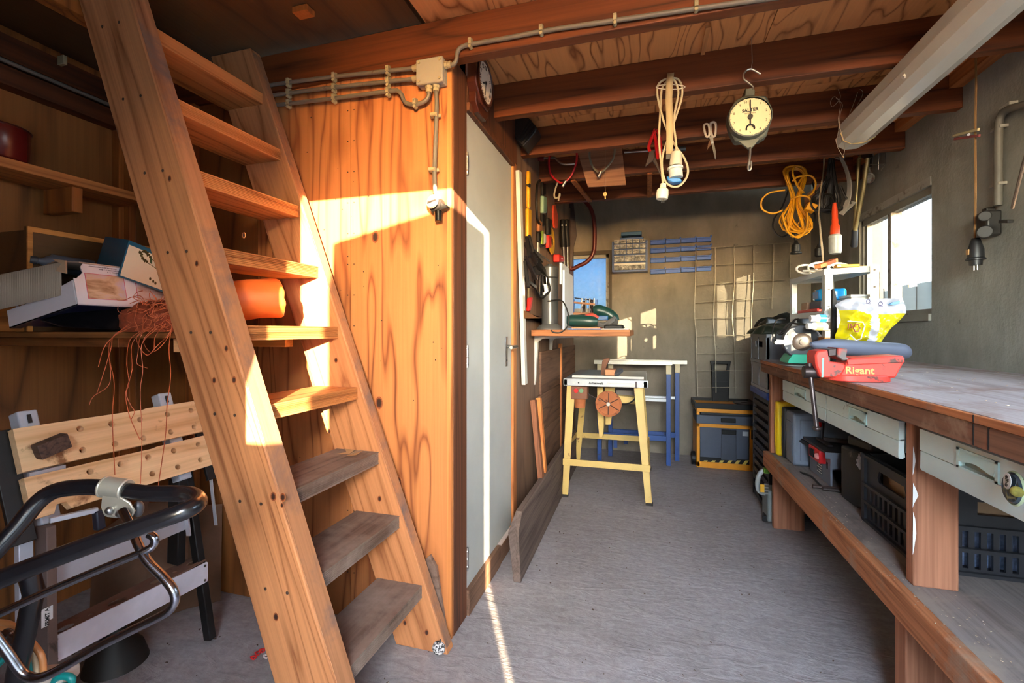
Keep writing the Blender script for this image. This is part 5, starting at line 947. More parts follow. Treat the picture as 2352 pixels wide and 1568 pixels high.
xtool('snips', 'small snips with green and white handles on the tool wall', 'snips', [('handle', R4(1240, 528, 1244, 562), .016, plain('lime', rgb(140, 168, 60), .5)), ('handle', R4(1245, 536, 1250, 560), .016, twht), ('jaw', R4(1239, 560, 1249, 568), .016, tblk)])
xtool('red_screwdriver', 'screwdriver with black and red grip beside the yellow disc', 'screwdriver', [('grip_top', R4(1252, 500, 1259, 540), .026, tblk), ('grip', R4(1252, 540, 1258, 570), .028, tred), ('blade', R4(1254, 470, 1256, 500), .006, iron)])
xtool('orange_saw_handle', 'flat orange plastic tool hung at right on the tool wall', 'tool', [('body', [(1267, 472), (1272, 470), (1278, 500), (1276, 525), (1270, 524), (1267, 500)], .016, torg)])
td = thing('yellow_disc', 'yellow ring-shaped tape reel hung on the tool wall', 'reel', pX(1265, 555, XT)); q = pX(1265, 554, XT+.01); B().lathe([(.036, .012), (.092, .012), (.097, .006), (.092, 0), (.036, 0), (.036, .012)], q, (1, 0, 0), 32, False).build('reel', tyel, td); B().lathe([(0, 0), (.036, 0), (.036, .01), (0, .01)], q, (1, 0, 0), 20).build('hub', tblk, td)
ps_ = thing('long_shears', 'pair of black-gripped steel shears hung at the wall corner', 'shears', pX(1298, 510, XT))
for dx in (0, 9):
    B().tube([pX(1293+dx, 506, XT+.03), pX(1292+dx, 530, XT+.03), pX(1294+dx, 566, XT+.03)], .024, 10).build('grip', tblk, ps_); B().tube([pX(1294+dx, 564, XT+.03), pX(1297+dx*.8, 645, XT+.03)], .009, 8).build('shaft', steel, ps_)
    B().cyl(pX(1291+dx, 517, XT+.054), pX(1291+dx, 517, XT+.06), .006, n=8).build('rivet', twht, ps_)
xtool('red_tin', 'small red and white tin on the partition above the white board', 'tin', [('tin', R4(1270, 584, 1282, 602), .05, tred), ('lettering_panel', R4(1274, 590, 1279, 598), .0508, twht)])
xtool('red_file', 'red-handled file hanging low on the tool wall above the ledge', 'file', [('handle', [(1210, 684), (1217, 682), (1214, 702), (1211, 716), (1207, 714), (1209, 700)], .022, tred), ('blade', R4(1211, 655, 1214, 686), .006, plain('file_brass', rgb(170, 150, 96), .4, .6))])
xtool('rusty_ledge', 'narrow rusty ledge fixed to the partition left of grey bollard', 'ledge', [('ledge', R4(1192, 716, 1250, 728), .03, twood)])
jm = thing('tool_jumble', 'jumble of dark iron clamps and pliers hung on the partition', 'clamps', pX(1225, 600, XT)); rj = random.Random(4)
for (x0, y0, x1, y1, w, m) in ((1208, 560, 1240, 618, .02, iron), (1214, 556, 1252, 640, .014, tblk), (1206, 590, 1232, 640, .016, iron), (1222, 570, 1246, 600, .014, steel), (1228, 575, 1262, 600, .008, steel), (1206, 600, 1214, 660, .016, tblk), (1210, 545, 1216, 590, .018, tblk), (1216, 540, 1226, 580, .012, tblk), (1232, 600, 1252, 628, .024, tblk), (1206, 640, 1230, 660, .014, tblk)):
    o_ = rj.uniform(.015, .06); B().bar(pX(x0, y0, XT+o_), pX(x1, y1, XT+o_+.03), w*1.4, w, X_).build('bar', m, jm, bev=.002)
mm = thing('car_mirror', 'black car wing mirror hung facing out above the grey bollard', 'mirror', pY(1245, 655, 2.72)); mp = [(1225, 628), (1240, 622), (1258, 634), (1266, 662), (1262, 672), (1248, 684), (1240, 684), (1228, 664)]
mc = Vector((1246, 654)); B().prism([pY(x, y, 2.72) for x, y in mp], (-.01, .05, 0)).build('housing', tblk, mm, bev=.008); t = NT('mirror_glass'); t.p.inputs['Metallic'].default_value = 1; t.p.inputs['Roughness'].default_value = .06; t.p.inputs['Base Color'].default_value = (.7, .7, .72, 1)
B().prism([pY(mc.x+(x-mc.x)*.82, mc.y+(y-mc.y)*.82, 2.719) for x, y in mp], (0, -.002, 0)).build('glass', t.m, mm); B().bar(pY(1230, 610, 2.70), pY(1240, 640, 2.74), .04, .02, Y_).build('arm', tblk, mm, bev=.004)
# planks and battens leaning on the partition
lpk = B(); q0, q1, q2 = pZ(1187, 1340, 0), pZ(1298, 1115, 0), None
g0 = pZ(1181, 1338); g1 = Vector((-.60, 4.2, 0))
g0.x -= .014
o = B().prism([(g0.x+.01, g0.y, .002), (g0.x+.045, g0.y, .002), (g0.x+.030, g0.y+.01, .22), (g0.x+.020, g0.y+.12, .275), (g0.x-.012, g0.y+.12, .275), (g0.x-.018, g0.y+.01, .215)], (-.02, 1.85, 0)).build('long_plank', wood('plank_grey', rgb(112, 96, 88), rgb(66, 54, 50), 'Y', 5, 6, .5, grain=.5, rough=.8), None, bev=.004)
tag(o, 'long weathered grey plank on edge along the foot of the partition', 'plank')
for (x0, y0, x1, y1, m, lab, w) in ((1225, 918, 1246, 1110, wood('batten_dark', rgb(150, 96, 66), rgb(92, 54, 36), 'Z', 5, 9, .5), 'darker brown batten leaning on the partition, left of the orange one', .05), (1237, 914, 1253, 1112, wood('batten_orange', rgb(222, 138, 72), rgb(160, 84, 36), 'Z', 6, 9, .5), 'orange-toned batten leaning on the partition, right of the brown one', .045)):
    o = B().bar(pX(x0, y0, XP+.035), pX(x1, y1+20, XP+.10), w, .03, X_).build('leaning_batten', m, None, bev=.002); tag(o, lab, 'batten')
# ---------------------------------------------------------------- shelf at the end of the partition and what stands on it
es = thing('bracket_shelf', 'thick wooden shelf on two white brackets at the partition end', 'shelf', (-.38, 3.0, 1.1))
SX0, SX1, SY0, SY1, SZ = XP+.02, -.09, 2.66, 3.40, 1.127
B().bx(SX0, SX1, SY0, SY1, 1.090, SZ).build('board', wood('shelf_end', rgb(176, 112, 66), rgb(110, 64, 34), 'X', 8, 10, .5), es, bev=.003)
for y in (2.82, 3.28):
    B().prism([(XP+.001, y, 1.089), (XP+.025, y, 1.089), (XP+.006, y, .80), (XP+.001, y, .78)], (0, .035, 0)).build('bracket', twht, es, bev=.002); B().prism([(XP+.02, y, 1.089), (-.35, y, 1.089), (-.35, y, 1.082), (XP+.05, y, 1.072), (XP+.02, y, 1.05)], (0, .03, 0)).build('bracket_arm', twht, es)
gb = thing('grey_bollard', 'dark grey cylindrical bollard with domed foot standing on bracket shelf', 'bollard', (-.50, 2.86, SZ)); gbm = plain('bollard_grey', rgb(74, 76, 78), .3, vary=.06, spec=.6)
q = pY(1263, 752, 2.80); R_ = .052; zt = pY(1263, 612, 2.80).z
B().lathe([(0, 0), (.082, 0), (.082, .006), (.066, .026), (.05, .034), (0, .036)], (q.x, 2.80, SZ+.001), (0, 0, 1), 32).build('foot', plain('bollard_foot', rgb(96, 96, 94), .45), gb)
B().cyl((q.x, 2.80, SZ+.034), (q.x, 2.80, zt-.075), R_-.002, n=32).build('column', gbm, gb); B().lathe([(0, zt-.072), (R_-.006, zt-.072), (R_, zt-.066), (R_, zt-.008), (R_-.008, zt), (.018, zt+.002), (.016, zt+.014), (0, zt+.016)], (q.x, 2.80, 0), (0, 0, 1), 32).build('cap', gbm, gb)
B().tube(spline([Vector((q.x-.0, 2.74, 1.30)), pY(1290, 690, 2.70), pY(1305, 720, 2.66), pY(1305, 745, 2.645), pY(1290, 762, 2.645), pY(1272, 763, 2.648), pY(1266, 758, 2.65)], 6), .004, 6).build('cable', blkc, gb)
wb = thing('white_board', 'white panel standing upright on the bracket shelf beside the bollard', 'board', (-.46, 2.9, SZ)); q0, q1, q2, q3 = pX(1262, 586, -.48), pX(1312, 634, -.48), pX(1312, 740, -.48), pX(1281, 744, -.48)
B().prism([(-.48, 2.70, SZ+.001), (-.48, q1.y, SZ+.001), (-.48, q1.y, q1.z), (-.48, 2.70, pX(1285, 615, -.48).z)], (.014, 0, 0)).build('panel', plain('panel_white', rgb(206, 212, 220), .4, vary=.03), wb, bev=.002)
B().prism([(-.50, 2.72, 1.40), (-.50, 3.0, 1.40), (-.50, 3.0, pX(1290, 606, -.5).z), (-.50, 2.72, pX(1266, 588, -.5).z)], (.012, 0, 0)).build('rear_panel', MATS['panel_white'], wb); B().bx(-.4655, -.4645, 2.76, 2.80, 1.18, 1.21).build('label', plain('label_grey', rgb(120, 124, 132), .5), wb)
nk = thing('carving_rack', 'little rack of chrome tool bits standing before the small back window', 'rack', (-.25, 3.25, SZ)); RY = 3.10
zz = lambda x, y: pY(1180+x/4.613, 560+y/4.613, RY)
B().bar(zz(600, 745), zz(880, 745), .05, .02).build('base', twood, nk); B().bar(zz(640, 620), zz(860, 640), .03, .012).build('bar', twood, nk); B().tube([zz(645, 572), zz(860, 600)], .004, 6).build('rail', iron, nk)
for x0, x1, m, r in ((632, 640, plain('blue_arm', rgb(28, 76, 140), .4), .005), (872, 878, MATS['blue_arm'] if 'blue_arm' in MATS else None, .006)): B().tube([zz(x0, 740), zz(x1, 590)], r, 6).build('arm', MATS['blue_arm'], nk)
for x in (720, 765, 805, 850): B().cyl(zz(x, 770), zz(x, 575), .0055, n=8).build('rod', steel, nk)
for x in (742, 826): B().lathe([(.008, 0), (.014, .02), (.006, .04), (.014, .06), (.006, .08), (.012, .10)], zz(x, 760), (0, 0, 1), 10).build('spindle', iron, nk)
dg = plain('drill_green', rgb(22, 58, 52), .35, vary=.08)
d1 = thing('green_drill', 'dark green drill lying on its side at front of the bracket shelf', 'drill', (-.35, 2.8, SZ)); DY = 2.78
zz = lambda x, y, Y=DY: pY(1180+x/4.613, 560+y/4.613, Y)
ax = zz(890, 835)-zz(560, 820); L = ax.length; B().lathe([(0, 0), (.028, .004), (.036, .03), (.036, L*.75), (.03, L*.92), (.02, L), (0, L)], zz(560, 820)+Vector((0, 0, .006)), ax, 20).build('body', dg, d1)
B().tube([zz(590, 785)+Vector((0, .02, 0)), zz(720, 770)+Vector((0, .03, 0)), zz(830, 775)+Vector((0, .03, 0))], .016, 10).build('top_grip', tblk, d1); B().tube(spline([zz(755, 775), zz(800, 755), zz(850, 760), zz(890, 790)], 4), .012, 8).build('red_lever', plain('lever_red', rgb(176, 62, 50), .5), d1)
d2 = thing('green_sander', 'dark green rounded power sander behind the drill on the shelf', 'sander', (-.2, 2.95, SZ)); b = B(); b.tube(spline([zz(850, 720, 3.0), zz(900, 705, 3.0), zz(980, 730, 3.0), zz(1050, 775, 3.0), zz(1075, 820, 3.0)], 5), [.028, .03, .034, .036, .038, .038, .037, .036, .036, .036, .036, .036, .036, .036, .034, .034, .033, .032, .03, .03, .028], 14); b.build('body', dg, d2)
B().box(zz(900, 785, 2.98), (.12, .05, .03)).build('blue_part', plain('blue_part', rgb(24, 80, 132), .4), d2, bev=.005); B().tube(spline([zz(890, 850, 2.9), zz(960, 860, 2.9), zz(1030, 820, 2.9), zz(1070, 790, 2.92)], 5), .017, 8).build('grey_arm', plain('grey_arm', rgb(86, 84, 82), .5), d2); B().cyl(zz(1070, 830, 2.9), zz(1070, 830, 2.96), .022, n=16).build('disc', tblk, d2)
d3 = thing('angle_tool', 'black tool with bent wire handle at the right end of bracket shelf', 'tool', (-.15, 2.74, SZ)); B().bx(-.24, -.13, 2.72, 2.80, SZ+.003, SZ+.03).build('body', tblk, d3, bev=.008); B().tube(spline([zz(1090, 865, 2.72), zz(1135, 862, 2.72), zz(1175, 890, 2.72)], 4), .004, 6).build('wire', tblk, d3)
for x0, x1, z, m, lab in ((-.42, -.26, 1.1405, plain('paper_orange', rgb(226, 120, 70), .5), 'orange printed booklet under the green drill'), (-.44, -.25, 1.134, plain('paper_blue', rgb(60, 120, 200), .5), 'blue folder under the orange booklet on the shelf'), (-.25, -.10, 1.1335, plain('paper_white', rgb(206, 206, 206), .5), 'white papers at the right end of the bracket shelf')):
    o = B().bx(x0, x1, 2.67, 2.86, z-.0055, z).build('booklet', m); tag(o, lab, 'booklet')
# bow saw
bw = thing('bow_saw', 'dark red tubular bow saw hung in front of the small back window', 'saw', pY(1340, 530, 4.3)); bwm = plain('bow_red', rgb(92, 26, 24), .35)
B().tube(spline([pY(x, y, 4.25) for x, y in ((1313, 462), (1325, 459), (1342, 462), (1355, 476), (1363, 498), (1366, 530), (1365, 570), (1358, 590), (1345, 603), (1330, 610), (1314, 618), (1311, 612))], 6), .019, 10).build('frame', bwm, bw)
B().prism([pY(x, y, 4.25) for x, y in ((1308, 460), (1317, 460), (1322, 510), (1325, 540), (1318, 565), (1314, 600), (1313, 618), (1308, 610))], (0, .004, 0)).build('blade', iron, bw)
# ---------------------------------------------------------------- on the back wall: drawer cabinet, blue rails, wire mesh
bl = plain('blue_plastic', rgb(8, 84, 178), .45, vary=.12, sc=20); bld = plain('blue_cabinet', rgb(24, 70, 130), .4)
z7 = lambda x, y, Y=YB: pY(1380+x/4.3545, 500+y/4.3545, Y)
dcab = thing('drawer_cabinet', 'small blue drawer cabinet with clear drawers on the back wall', 'cabinet', z7(290, 550)); DYF = YB-.13
a, b_ = z7(112, 545, DYF), z7(468, 225, DYF)
B().bx(a.x, b_.x, DYF+.02, YB-.004, a.z, b_.z).build('back', bld, dcab)
for x0, x1, z0, z1 in ((a.x, a.x+.012, a.z, b_.z), (b_.x-.012, b_.x, a.z, b_.z), (a.x, b_.x, a.z, a.z+.012), (a.x, b_.x, b_.z-.004, b_.z+.004)): B().bx(x0, x1, DYF, DYF+.03, z0, z1).build('frame_bar', bld, dcab)
t = NT('clear_drawer'); t.p.inputs['Base Color'].default_value = rgb(150, 146, 132); t.p.inputs['Roughness'].default_value = .2; t.p.inputs['Transmission Weight'].default_value = .45
def m_cont():
    q = NT('drawer_contents'); v = q.coord((1, 1, 1)); q.l(q.ramp(q.noise(v, 38, 4, .7, .5), [(.36, rgb(40, 42, 42)), (.5, rgb(112, 114, 112)), (.66, rgb(196, 198, 194))]), q.p.inputs['Base Color']); return q.m
cont = m_cont()
rows = [(228, 268, 5), (275, 320, 5), (328, 372, 5), (385, 450, 3), (460, 528, 1)]
for y0, y1, n in rows:
    za, zb_ = z7(0, y1, DYF).z, z7(0, y0, DYF).z; x0, x1 = a.x+.016, b_.x-.016; w = (x1-x0)/n
    B().bx(x0-.004, x1+.004, DYF+.001, DYF+.028, za-.008, za-.003).build('divider', bld, dcab)
    for k in range(n):
        b = B().bx(x0+k*w+.003, x0+(k+1)*w-.003, DYF-.004, DYF+.016, za, zb_-.004)
        dd = b.build('drawer', cont, dcab, bev=.001); B().bx(x0+k*w+.003, x0+(k+1)*w-.003, DYF-.008, DYF-.004, zb_-(.009 if n > 1 else .022), zb_-.005).build('drawer_lip', plain('lip_highlight', rgb(206, 206, 200), .15) if 'lip_highlight' not in MATS else MATS['lip_highlight'], dd)  # pale lip colour paints the highlight along each drawer's top edge
tb_ = thing('blue_tray', 'two flat blue boxes stacked on top of the drawer cabinet', 'box', z7(305, 215, DYF)); p0, p1 = z7(190, 218, DYF), z7(425, 185, DYF); B().bx(p0.x, p1.x, DYF+.01, YB-.02, b_.z+.005, p1.z).build('lower_box', bld, tb_, bev=.004); p0, p1 = z7(202, 180, DYF), z7(408, 130, DYF); B().bx(p0.x, p1.x, DYF+.01, YB-.02, p0.z+.002, p1.z).build('upper_box', plain('blue_teal', rgb(30, 90, 130), .45), tb_, bev=.004)
for r, (yl, h, nm) in enumerate(((218, 52, 'topmost'), (302, 52, 'second from top'), (400, 52, 'third from top'), (512, 50, 'lowest'))):
    rail = thing('bin_rail', nm + ' of the four blue four-part tool rails on the back wall', 'rail', z7(497, yl), 'blue tool rails on the back wall')
    for k in range(4):
        x0, x1 = 497+153*k, 497+153*k+148; dy = -9.5*k; q0, q1 = z7(x0, yl+h+dy, YB-.03), z7(x1, yl+dy, YB-.03)
        B().bx(q0.x, q1.x, YB-.035, YB-.004, q0.z, q1.z).bx(q0.x, q1.x, YB-.045, YB-.035, q1.z-.012, q1.z).build('segment', bl, rail, bev=.002)
        B().bx(q1.x-.006, q1.x+.006, YB-.02, YB-.003, q1.z, q1.z+.016).build('lug', bl, rail)
mesh_ = thing('wire_mesh', 'bent grid of rusty welded wire leaning on the back wall', 'wire mesh', z7(950, 1568, YB-.06)); wm = plain('mesh_wire', rgb(150, 142, 124), .5, .4, .2, 30)
MY = YB-.06; MYf = lambda y: MY-.03*(y/1568)
ver = [[(952, 300), (948, 560), (940, 780), (938, 1010), (950, 1120), (958, 1350), (968, 1780)], [(1143, 296), (1142, 640), (1132, 850), (1124, 1010), (1135, 1180), (1147, 1350), (1152, 1750)], [(1332, 282), (1335, 650), (1322, 830), (1314, 1000), (1330, 1180), (1340, 1350), (1345, 1760)], [(1528, 268), (1528, 640), (1516, 800), (1506, 1030), (1510, 1200)], [(1730, 258), (1722, 620), (1710, 910)], [(1900, 250), (1890, 600)]]
for v in ver: B().tube(spline([z7(x, y, MYf(y)) for x, y in v], 4), .0042, 6).build('upright_wire', wm, mesh_)
hor = [[(940, 306), (1330, 286), (1560, 270), (1900, 250)], [(945, 484), (1340, 462), (1530, 455), (1830, 438)], [(955, 676), (1340, 645), (1530, 632), (1840, 622)], [(945, 848), (1330, 822), (1760, 804)], [(938, 1012), (1310, 1000), (1510, 992)], [(955, 1186), (1330, 1178), (1500, 1176)], [(960, 1358), (1500, 1350)], [(960, 1532), (1500, 1524)], [(962, 1700), (1360, 1694)]]
for h in hor: B().tube(spline([z7(x, y, MYf(y)+.008) for x, y in h], 4), .0038, 6).build('level_wire', wm, mesh_)

# ---------------------------------------------------------------- table saw on yellow legs
ys = plain('saw_yellow', rgb(214, 182, 106), .5, vary=.08, dirt=rgb(120, 72, 44), dirtamt=.22); sgrey = plain('saw_table', rgb(126, 128, 128), .4, .3, .1, dirt=rgb(96, 84, 74), dirtamt=.3); salu = plain('saw_alu', rgb(186, 192, 196), .35, .4, .06); rust = plain('rust_orange', rgb(166, 96, 54), .75, vary=.2, sc=14, dirt=rgb(96, 54, 36), dirtamt=.3)
ts = thing('table_saw', 'old table saw with grey top on splayed yellow steel legs', 'table saw', (-.27, 3.45, 0))
TX0, TX1, TY0, TY1 = -.548, .005, 3.125, 3.83
B().bx(TX0+.01, TX1-.01, TY0+.01, TY1, .786, .800).build('table_top', sgrey, ts, bev=.002)
B().bx(TX0, TX1, TY0, TY0+.025, .748, .797).build('front_rail', salu, ts, bev=.003); B().bx(TX0+.005, TX0+.025, TY0, TY1, .752, .79).build('side_rail', salu, ts); B().bx(TX1-.025, TX1-.005, TY0, TY1, .752, .79).build('side_rail', salu, ts)
B().bx(-.255, -.02, TY0-.012, TY0, .752, .776).build('scale_bar', twht, ts, bev=.001); B().bx(-.075, -.06, TY0-.02, TY0, .748, .79).build('slider', iron, ts)
B().bx(TX0+.05, -.17+.15, TY0+.06, TY0+.075, .800, .815).build('fence', twht, ts); B().bx(TX0+.09, -.29, TY0+.18, TY1-.05, .800, .806).build('insert_plate', plain('saw_bluegrey', rgb(120, 134, 136), .4), ts)
for k, x in enumerate([pY(px, 884, TY0).x for px in (1318, 1329, 1340)]): B().cyl((x, TY0+.001, .770), (x, TY0-.002, .770), .008 if k != 1 else .005, n=14).build('dial_hole', twht if k != 1 else tblk, ts)
text('Lutzenwelt', (pY(1368, 884, TY0).x, TY0-.001, .770), X_, Z_, .021, plain('ink_b', rgb(20, 20, 22), .5), ts, .0003, bold=.0008, shear=.4)
for x0, y0, x1, y1 in ((-.552, 3.095, TX0+.02, TY0+.02), (.033, 3.09, TX1-.03, TY0+.02), (-.586, 3.90, TX0+.03, TY1-.04), (.03, 3.88, TX1-.03, TY1-.04)):
    p, q = Vector((x0, y0, 0)), Vector((x1, y1, .752)); s_ = 1 if x1 > -.2 else -1
    b = B(); b.prism([p, p+Vector((.040*(-s_), 0, 0)), q+Vector((.058*(-s_), 0, 0)), q], (0, .005, 0)); b.prism([p+Vector((0, 0, 0)), p+Vector((0, .034, 0)), q+Vector((0, .045, 0)), q], (.004*(-s_), 0, 0)); l_ = b.build('leg', ys, ts)
    B().box(p+Vector((-.018*s_, .01, .008)), (.045, .03, .016)).build('foot', plain('foot_black', rgb(36, 30, 26), .7) if 'foot_black' not in MATS else MATS['foot_black'], l_)
for y, z, x0, x1 in ((3.10, .235, -.548, .02), (3.89, .245, -.575, .02)): B().bx(x0, x1, y-.004, y+.002, z-.022, z+.022).build('stretcher', ys, ts, bev=.002)
for x, z in ((-.575, .24), (.012, .24)): B().bx(x-.005 if x < 0 else x, x+.003 if x < 0 else x+.008, 3.10, 3.89, z-.02, z+.02).build('stretcher', ys, ts, bev=.002)
st_ = wood('saw_wood', rgb(128, 84, 60), rgb(74, 46, 34), 'Z', 5, 10, .6)
g = lambda x, y, Y: pY(1260+x/3.919, 780+y/3.919, Y)
B().prism([g(468, 322, 3.35), g(508, 322, 3.35), g(520, 240, 3.35), g(550, 175, 3.35), g(545, 165, 3.35), g(498, 170, 3.35), g(482, 195, 3.35)], (0, .05, 0)).build('blade_guard', st_, ts, bev=.003)
B().bx(g(512, 300, 3.25).x, g(600, 300, 3.25).x, 3.22, 3.34, .815, .855).build('push_block', plain('push_orange', rgb(206, 138, 94), .6), ts, bev=.003); B().bar(g(600, 320, 3.22), g(655, 270, 3.30), .03, .025).build('push_handle', plain('push_grey', rgb(86, 88, 92), .5), ts, bev=.003)
sb_ = g(272, 460, 3.10); B().bx(sb_.x-.055, sb_.x+.055, 3.11, 3.20, .66, .745).build('switch_box', plain('switch_brown', rgb(120, 74, 50), .6), ts, bev=.004)
for px, m in ((247, plain('btn_red', rgb(206, 30, 32), .3)), (294, plain('btn_green', rgb(110, 150, 110), .4))): q = g(px, 458, 3.105); B().cyl((q.x, 3.115, q.z), (q.x, 3.10, q.z), .0145, n=16).build('button', m, ts)
B().cyl((sb_.x, 3.155, .60), (sb_.x, 3.155, .66), .036, .04, 16).build('switch_base', rust, ts)
hw = g(540, 575, 3.14); b = B(); R_ = .086
b.lathe([(R_-.014, 0), (R_, .003), (R_, .016), (R_-.014, .018), (R_-.014, 0)], hw, (0, -1, 0), 32, False); b.build('handwheel_rim', rust, ts); B().lathe([(0, .004), (R_-.013, .004), (R_-.013, .012), (0, .012)], hw, (0, -1, 0), 28).build('handwheel_disc', rust, ts)
for k in range(6): a_ = k*math.pi/3+.5; B().bar(hw+Vector((.012*math.cos(a_), -.013, .012*math.sin(a_))), hw+Vector((.072*math.cos(a_), -.013, .072*math.sin(a_))), .006, .003, Y_).build('handwheel_slot', plain('slot_dark', rgb(74, 42, 30), .8) if 'slot_dark' not in MATS else MATS['slot_dark'], ts)
B().cyl(hw, hw+Vector((0, -.03, 0)), .012).build('handwheel_hub', twht, ts); B().cyl(hw, hw+Vector((0, .22, 0)), .014).build('spindle', iron, ts)
B().prism([g(436, 425, 3.3), g(490, 425, 3.3), g(498, 770, 3.3), g(488, 880, 3.3), g(455, 880, 3.3), g(440, 700, 3.3)], (0, .05, 0)).build('blade_shroud', ys, ts, bev=.003); B().prism([g(505, 425, 3.34), g(600, 425, 3.34), g(575, 640, 3.34), g(560, 765, 3.34), g(510, 765, 3.34)], (0, .05, 0)).build('motor_plate', ys, ts, bev=.003)
B().bar(g(590, 525, 3.40), g(810, 545, 3.40), .05, .07, Y_).build('cross_bar', ys, ts, bev=.003); B().bar(g(600, 470, 3.45), g(790, 480, 3.45), .05, .05).build('motor', plain('motor_grey', rgb(110, 104, 100), .5, .3), ts, bev=.008)
B().tube(spline([g(800, 470, 3.16), g(770, 540, 3.16), g(700, 580, 3.15), (g(620, 580, 3.15))], 6), .006, 6).build('cable', blkc, ts); B().bar(g(345, 480, 3.13), g(470, 550, 3.13), .008, .004).build('link', iron, ts)
# blue trestle behind it
btm = plain('trestle_blue', rgb(26, 66, 132), .45, vary=.1, dirt=rgb(60, 60, 70), dirtamt=.15)
tr2 = thing('blue_trestle', 'pair of folded blue steel trestles with aluminium top bars behind the saw', 'trestle', (-.1, 4.14, 0))
for y, xa, xb in ((4.06, -.395, .172), (4.22, -.315, .25)):
    for x in (xa, xb): B().bx(x-.018, x+.018, y-.014, y+.014, 0, .78).build('leg', btm, tr2, bev=.002); B().bx(x-.02, x+.024, y-.018, y+.018, .76, .835).build('bracket', plain('bracket_cream', rgb(196, 186, 150), .5) if 'bracket_cream' not in MATS else MATS['bracket_cream'], tr2, bev=.004)
    B().bx(xa, xb, y-.01, y+.01, .20, .245).build('lower_rail', btm, tr2, bev=.002); B().bx(xa, xb, y-.012, y+.012, .53, .555).build('middle_rail', salu, tr2, bev=.002)
    B().bx(xa-.045, xb+(.08 if y > 4.1 else .03), y-.018, y+.018, .835, .868).build('top_bar', plain('bar_alu', rgb(200, 200, 190), .4, .3) if 'bar_alu' not in MATS else MATS['bar_alu'], tr2, bev=.002)
    B().bx(xa+.12, xa+.15, y-.016, y+.016, .12, .24).build('stay', btm, tr2)
# rolling tool chest
ry, rg = plain('chest_yellow', rgb(226, 148, 24), .4, vary=.06), plain('chest_grey', rgb(66, 74, 90), .5, vary=.06)
rt_ = thing('tool_chest', 'yellow and grey rolling tool chest with hazard stripe by back wall', 'tool chest', (.61, 4.2, 0)); CF = 4.06
z8 = lambda x, y, Y=CF: pY(1560+x/3.733, 800+y/3.733, Y)
def cb8(x0, y0, x1, y1, d0, d1, n_, m, bev=.004, lab=None): a_, c_ = z8(x0, y1), z8(x1, y0); return B().bx(a_.x, c_.x, CF+d0, CF+d1, max(a_.z, .004), c_.z).build(n_, m, rt_, bev=bev, label=lab)
cb8(150, 1005, 680, 1050, 0, .33, 'base', ry); cb8(150, 640, 178, 1010, 0, .33, 'side_post', ry); cb8(605, 665, 680, 1030, 0, .33, 'side_post', ry); cb8(150, 635, 675, 672, 0, .33, 'middle_frame', ry); cb8(150, 512, 676, 545, 0, .33, 'top_frame', ry)
cb8(150, 545, 176, 640, .0, .05, 'corner_post', ry); cb8(650, 545, 676, 600, .0, .05, 'corner_post', ry)
cb8(178, 675, 603, 955, .008, .30, 'lower_drawer', rg); cb8(360, 700, 492, 955, .002, .02, 'drawer_inset', plain('chest_grey2', rgb(58, 64, 78), .5)); cb8(365, 702, 490, 735, -.002, .01, 'drawer_slot', tblk)
cb8(148, 592, 676, 640, -.006, .30, 'upper_tray', rg); cb8(356, 600, 484, 632, -.010, .0, 'tray_slot', tblk); cb8(190, 545, 650, 592, .06, .30, 'tray_inside', plain('tray_in', rgb(60, 64, 70), .6))
cb8(545, 716, 597, 752, .006, .0085, 'label', plain('lab_grey', rgb(166, 172, 180), .5), 0); cb8(616, 700, 668, 780, -.002, .05, 'side_recess', tblk)
cb8(178, 958, 603, 1003, .006, .02, 'hazard_panel', tblk, 0)
for k in range(6): x = 205+71*k; B().prism([z8(x-25, 1000, CF+.005), z8(x+8, 1000, CF+.005), z8(x+40, 960, CF+.005), z8(x+8, 960, CF+.005)], (0, .002, 0)).build('hazard_stripe', plain('haz_y', rgb(206, 178, 84), .5) if 'haz_y' not in MATS else MATS['haz_y'], rt_)
a_, c_ = z8(140, 510), z8(676, 435); B().bx(a_.x, c_.x, CF, CF+.33, a_.z, a_.z+.012).build('lid_floor', tblk, rt_)
for q in ((a_.x, c_.x, CF-.01, CF+.002), (a_.x, c_.x, CF+.325, CF+.335), (a_.x-.006, a_.x+.006, CF, CF+.33), (c_.x-.006, c_.x+.006, CF, CF+.33)): B().bx(q[0], q[1], q[2], q[3], a_.z, a_.z+.045).build('lid_rim', tblk, rt_, bev=.002)
B().cyl((a_.x-.02, CF+.10, .055), (a_.x+.005, CF+.10, .055), .055, n=20).build('wheel', tblk, rt_); B().cyl((c_.x-.02, CF+.25, .055), (c_.x+.005, CF+.25, .055), .05, n=20).build('wheel', tblk, rt_)
HYY = CF+.34; p0, p1 = z8(262, 440, HYY), z8(440, 108, HYY); h0 = p1.z
B().holed((0, HYY, 0), X_, Z_, [(p0.x+.02, .45), (p1.x-.02, .45), (p1.x-.01, h0-.05), (p1.x, h0), (p0.x, h0), (p0.x+.01, h0-.05)], [[(p0.x+.035, h0-.085), (p1.x-.035, h0-.085), (p1.x-.03, h0-.025), (p0.x+.03, h0-.025)]], .03).build('pull_handle', tblk, rt_, bev=.004)
for k in range(4): z = h0-.13-.045*k; B().bx(p0.x+.03, p1.x-.03, HYY-.036, HYY-.03, z-.012, z).build('handle_rib', tblk, rt_)
for nm, lab, m, x0, x1, y, th in (('hand_file', 'red-handled tool lying in the top tray of the tool chest', torg, 330, 465, 478, .006),):
    o = B().cyl(z8(x0, y, CF+.06), z8(x1, y, CF+.10), th).build(nm, m); tag(o, lab, 'tool')
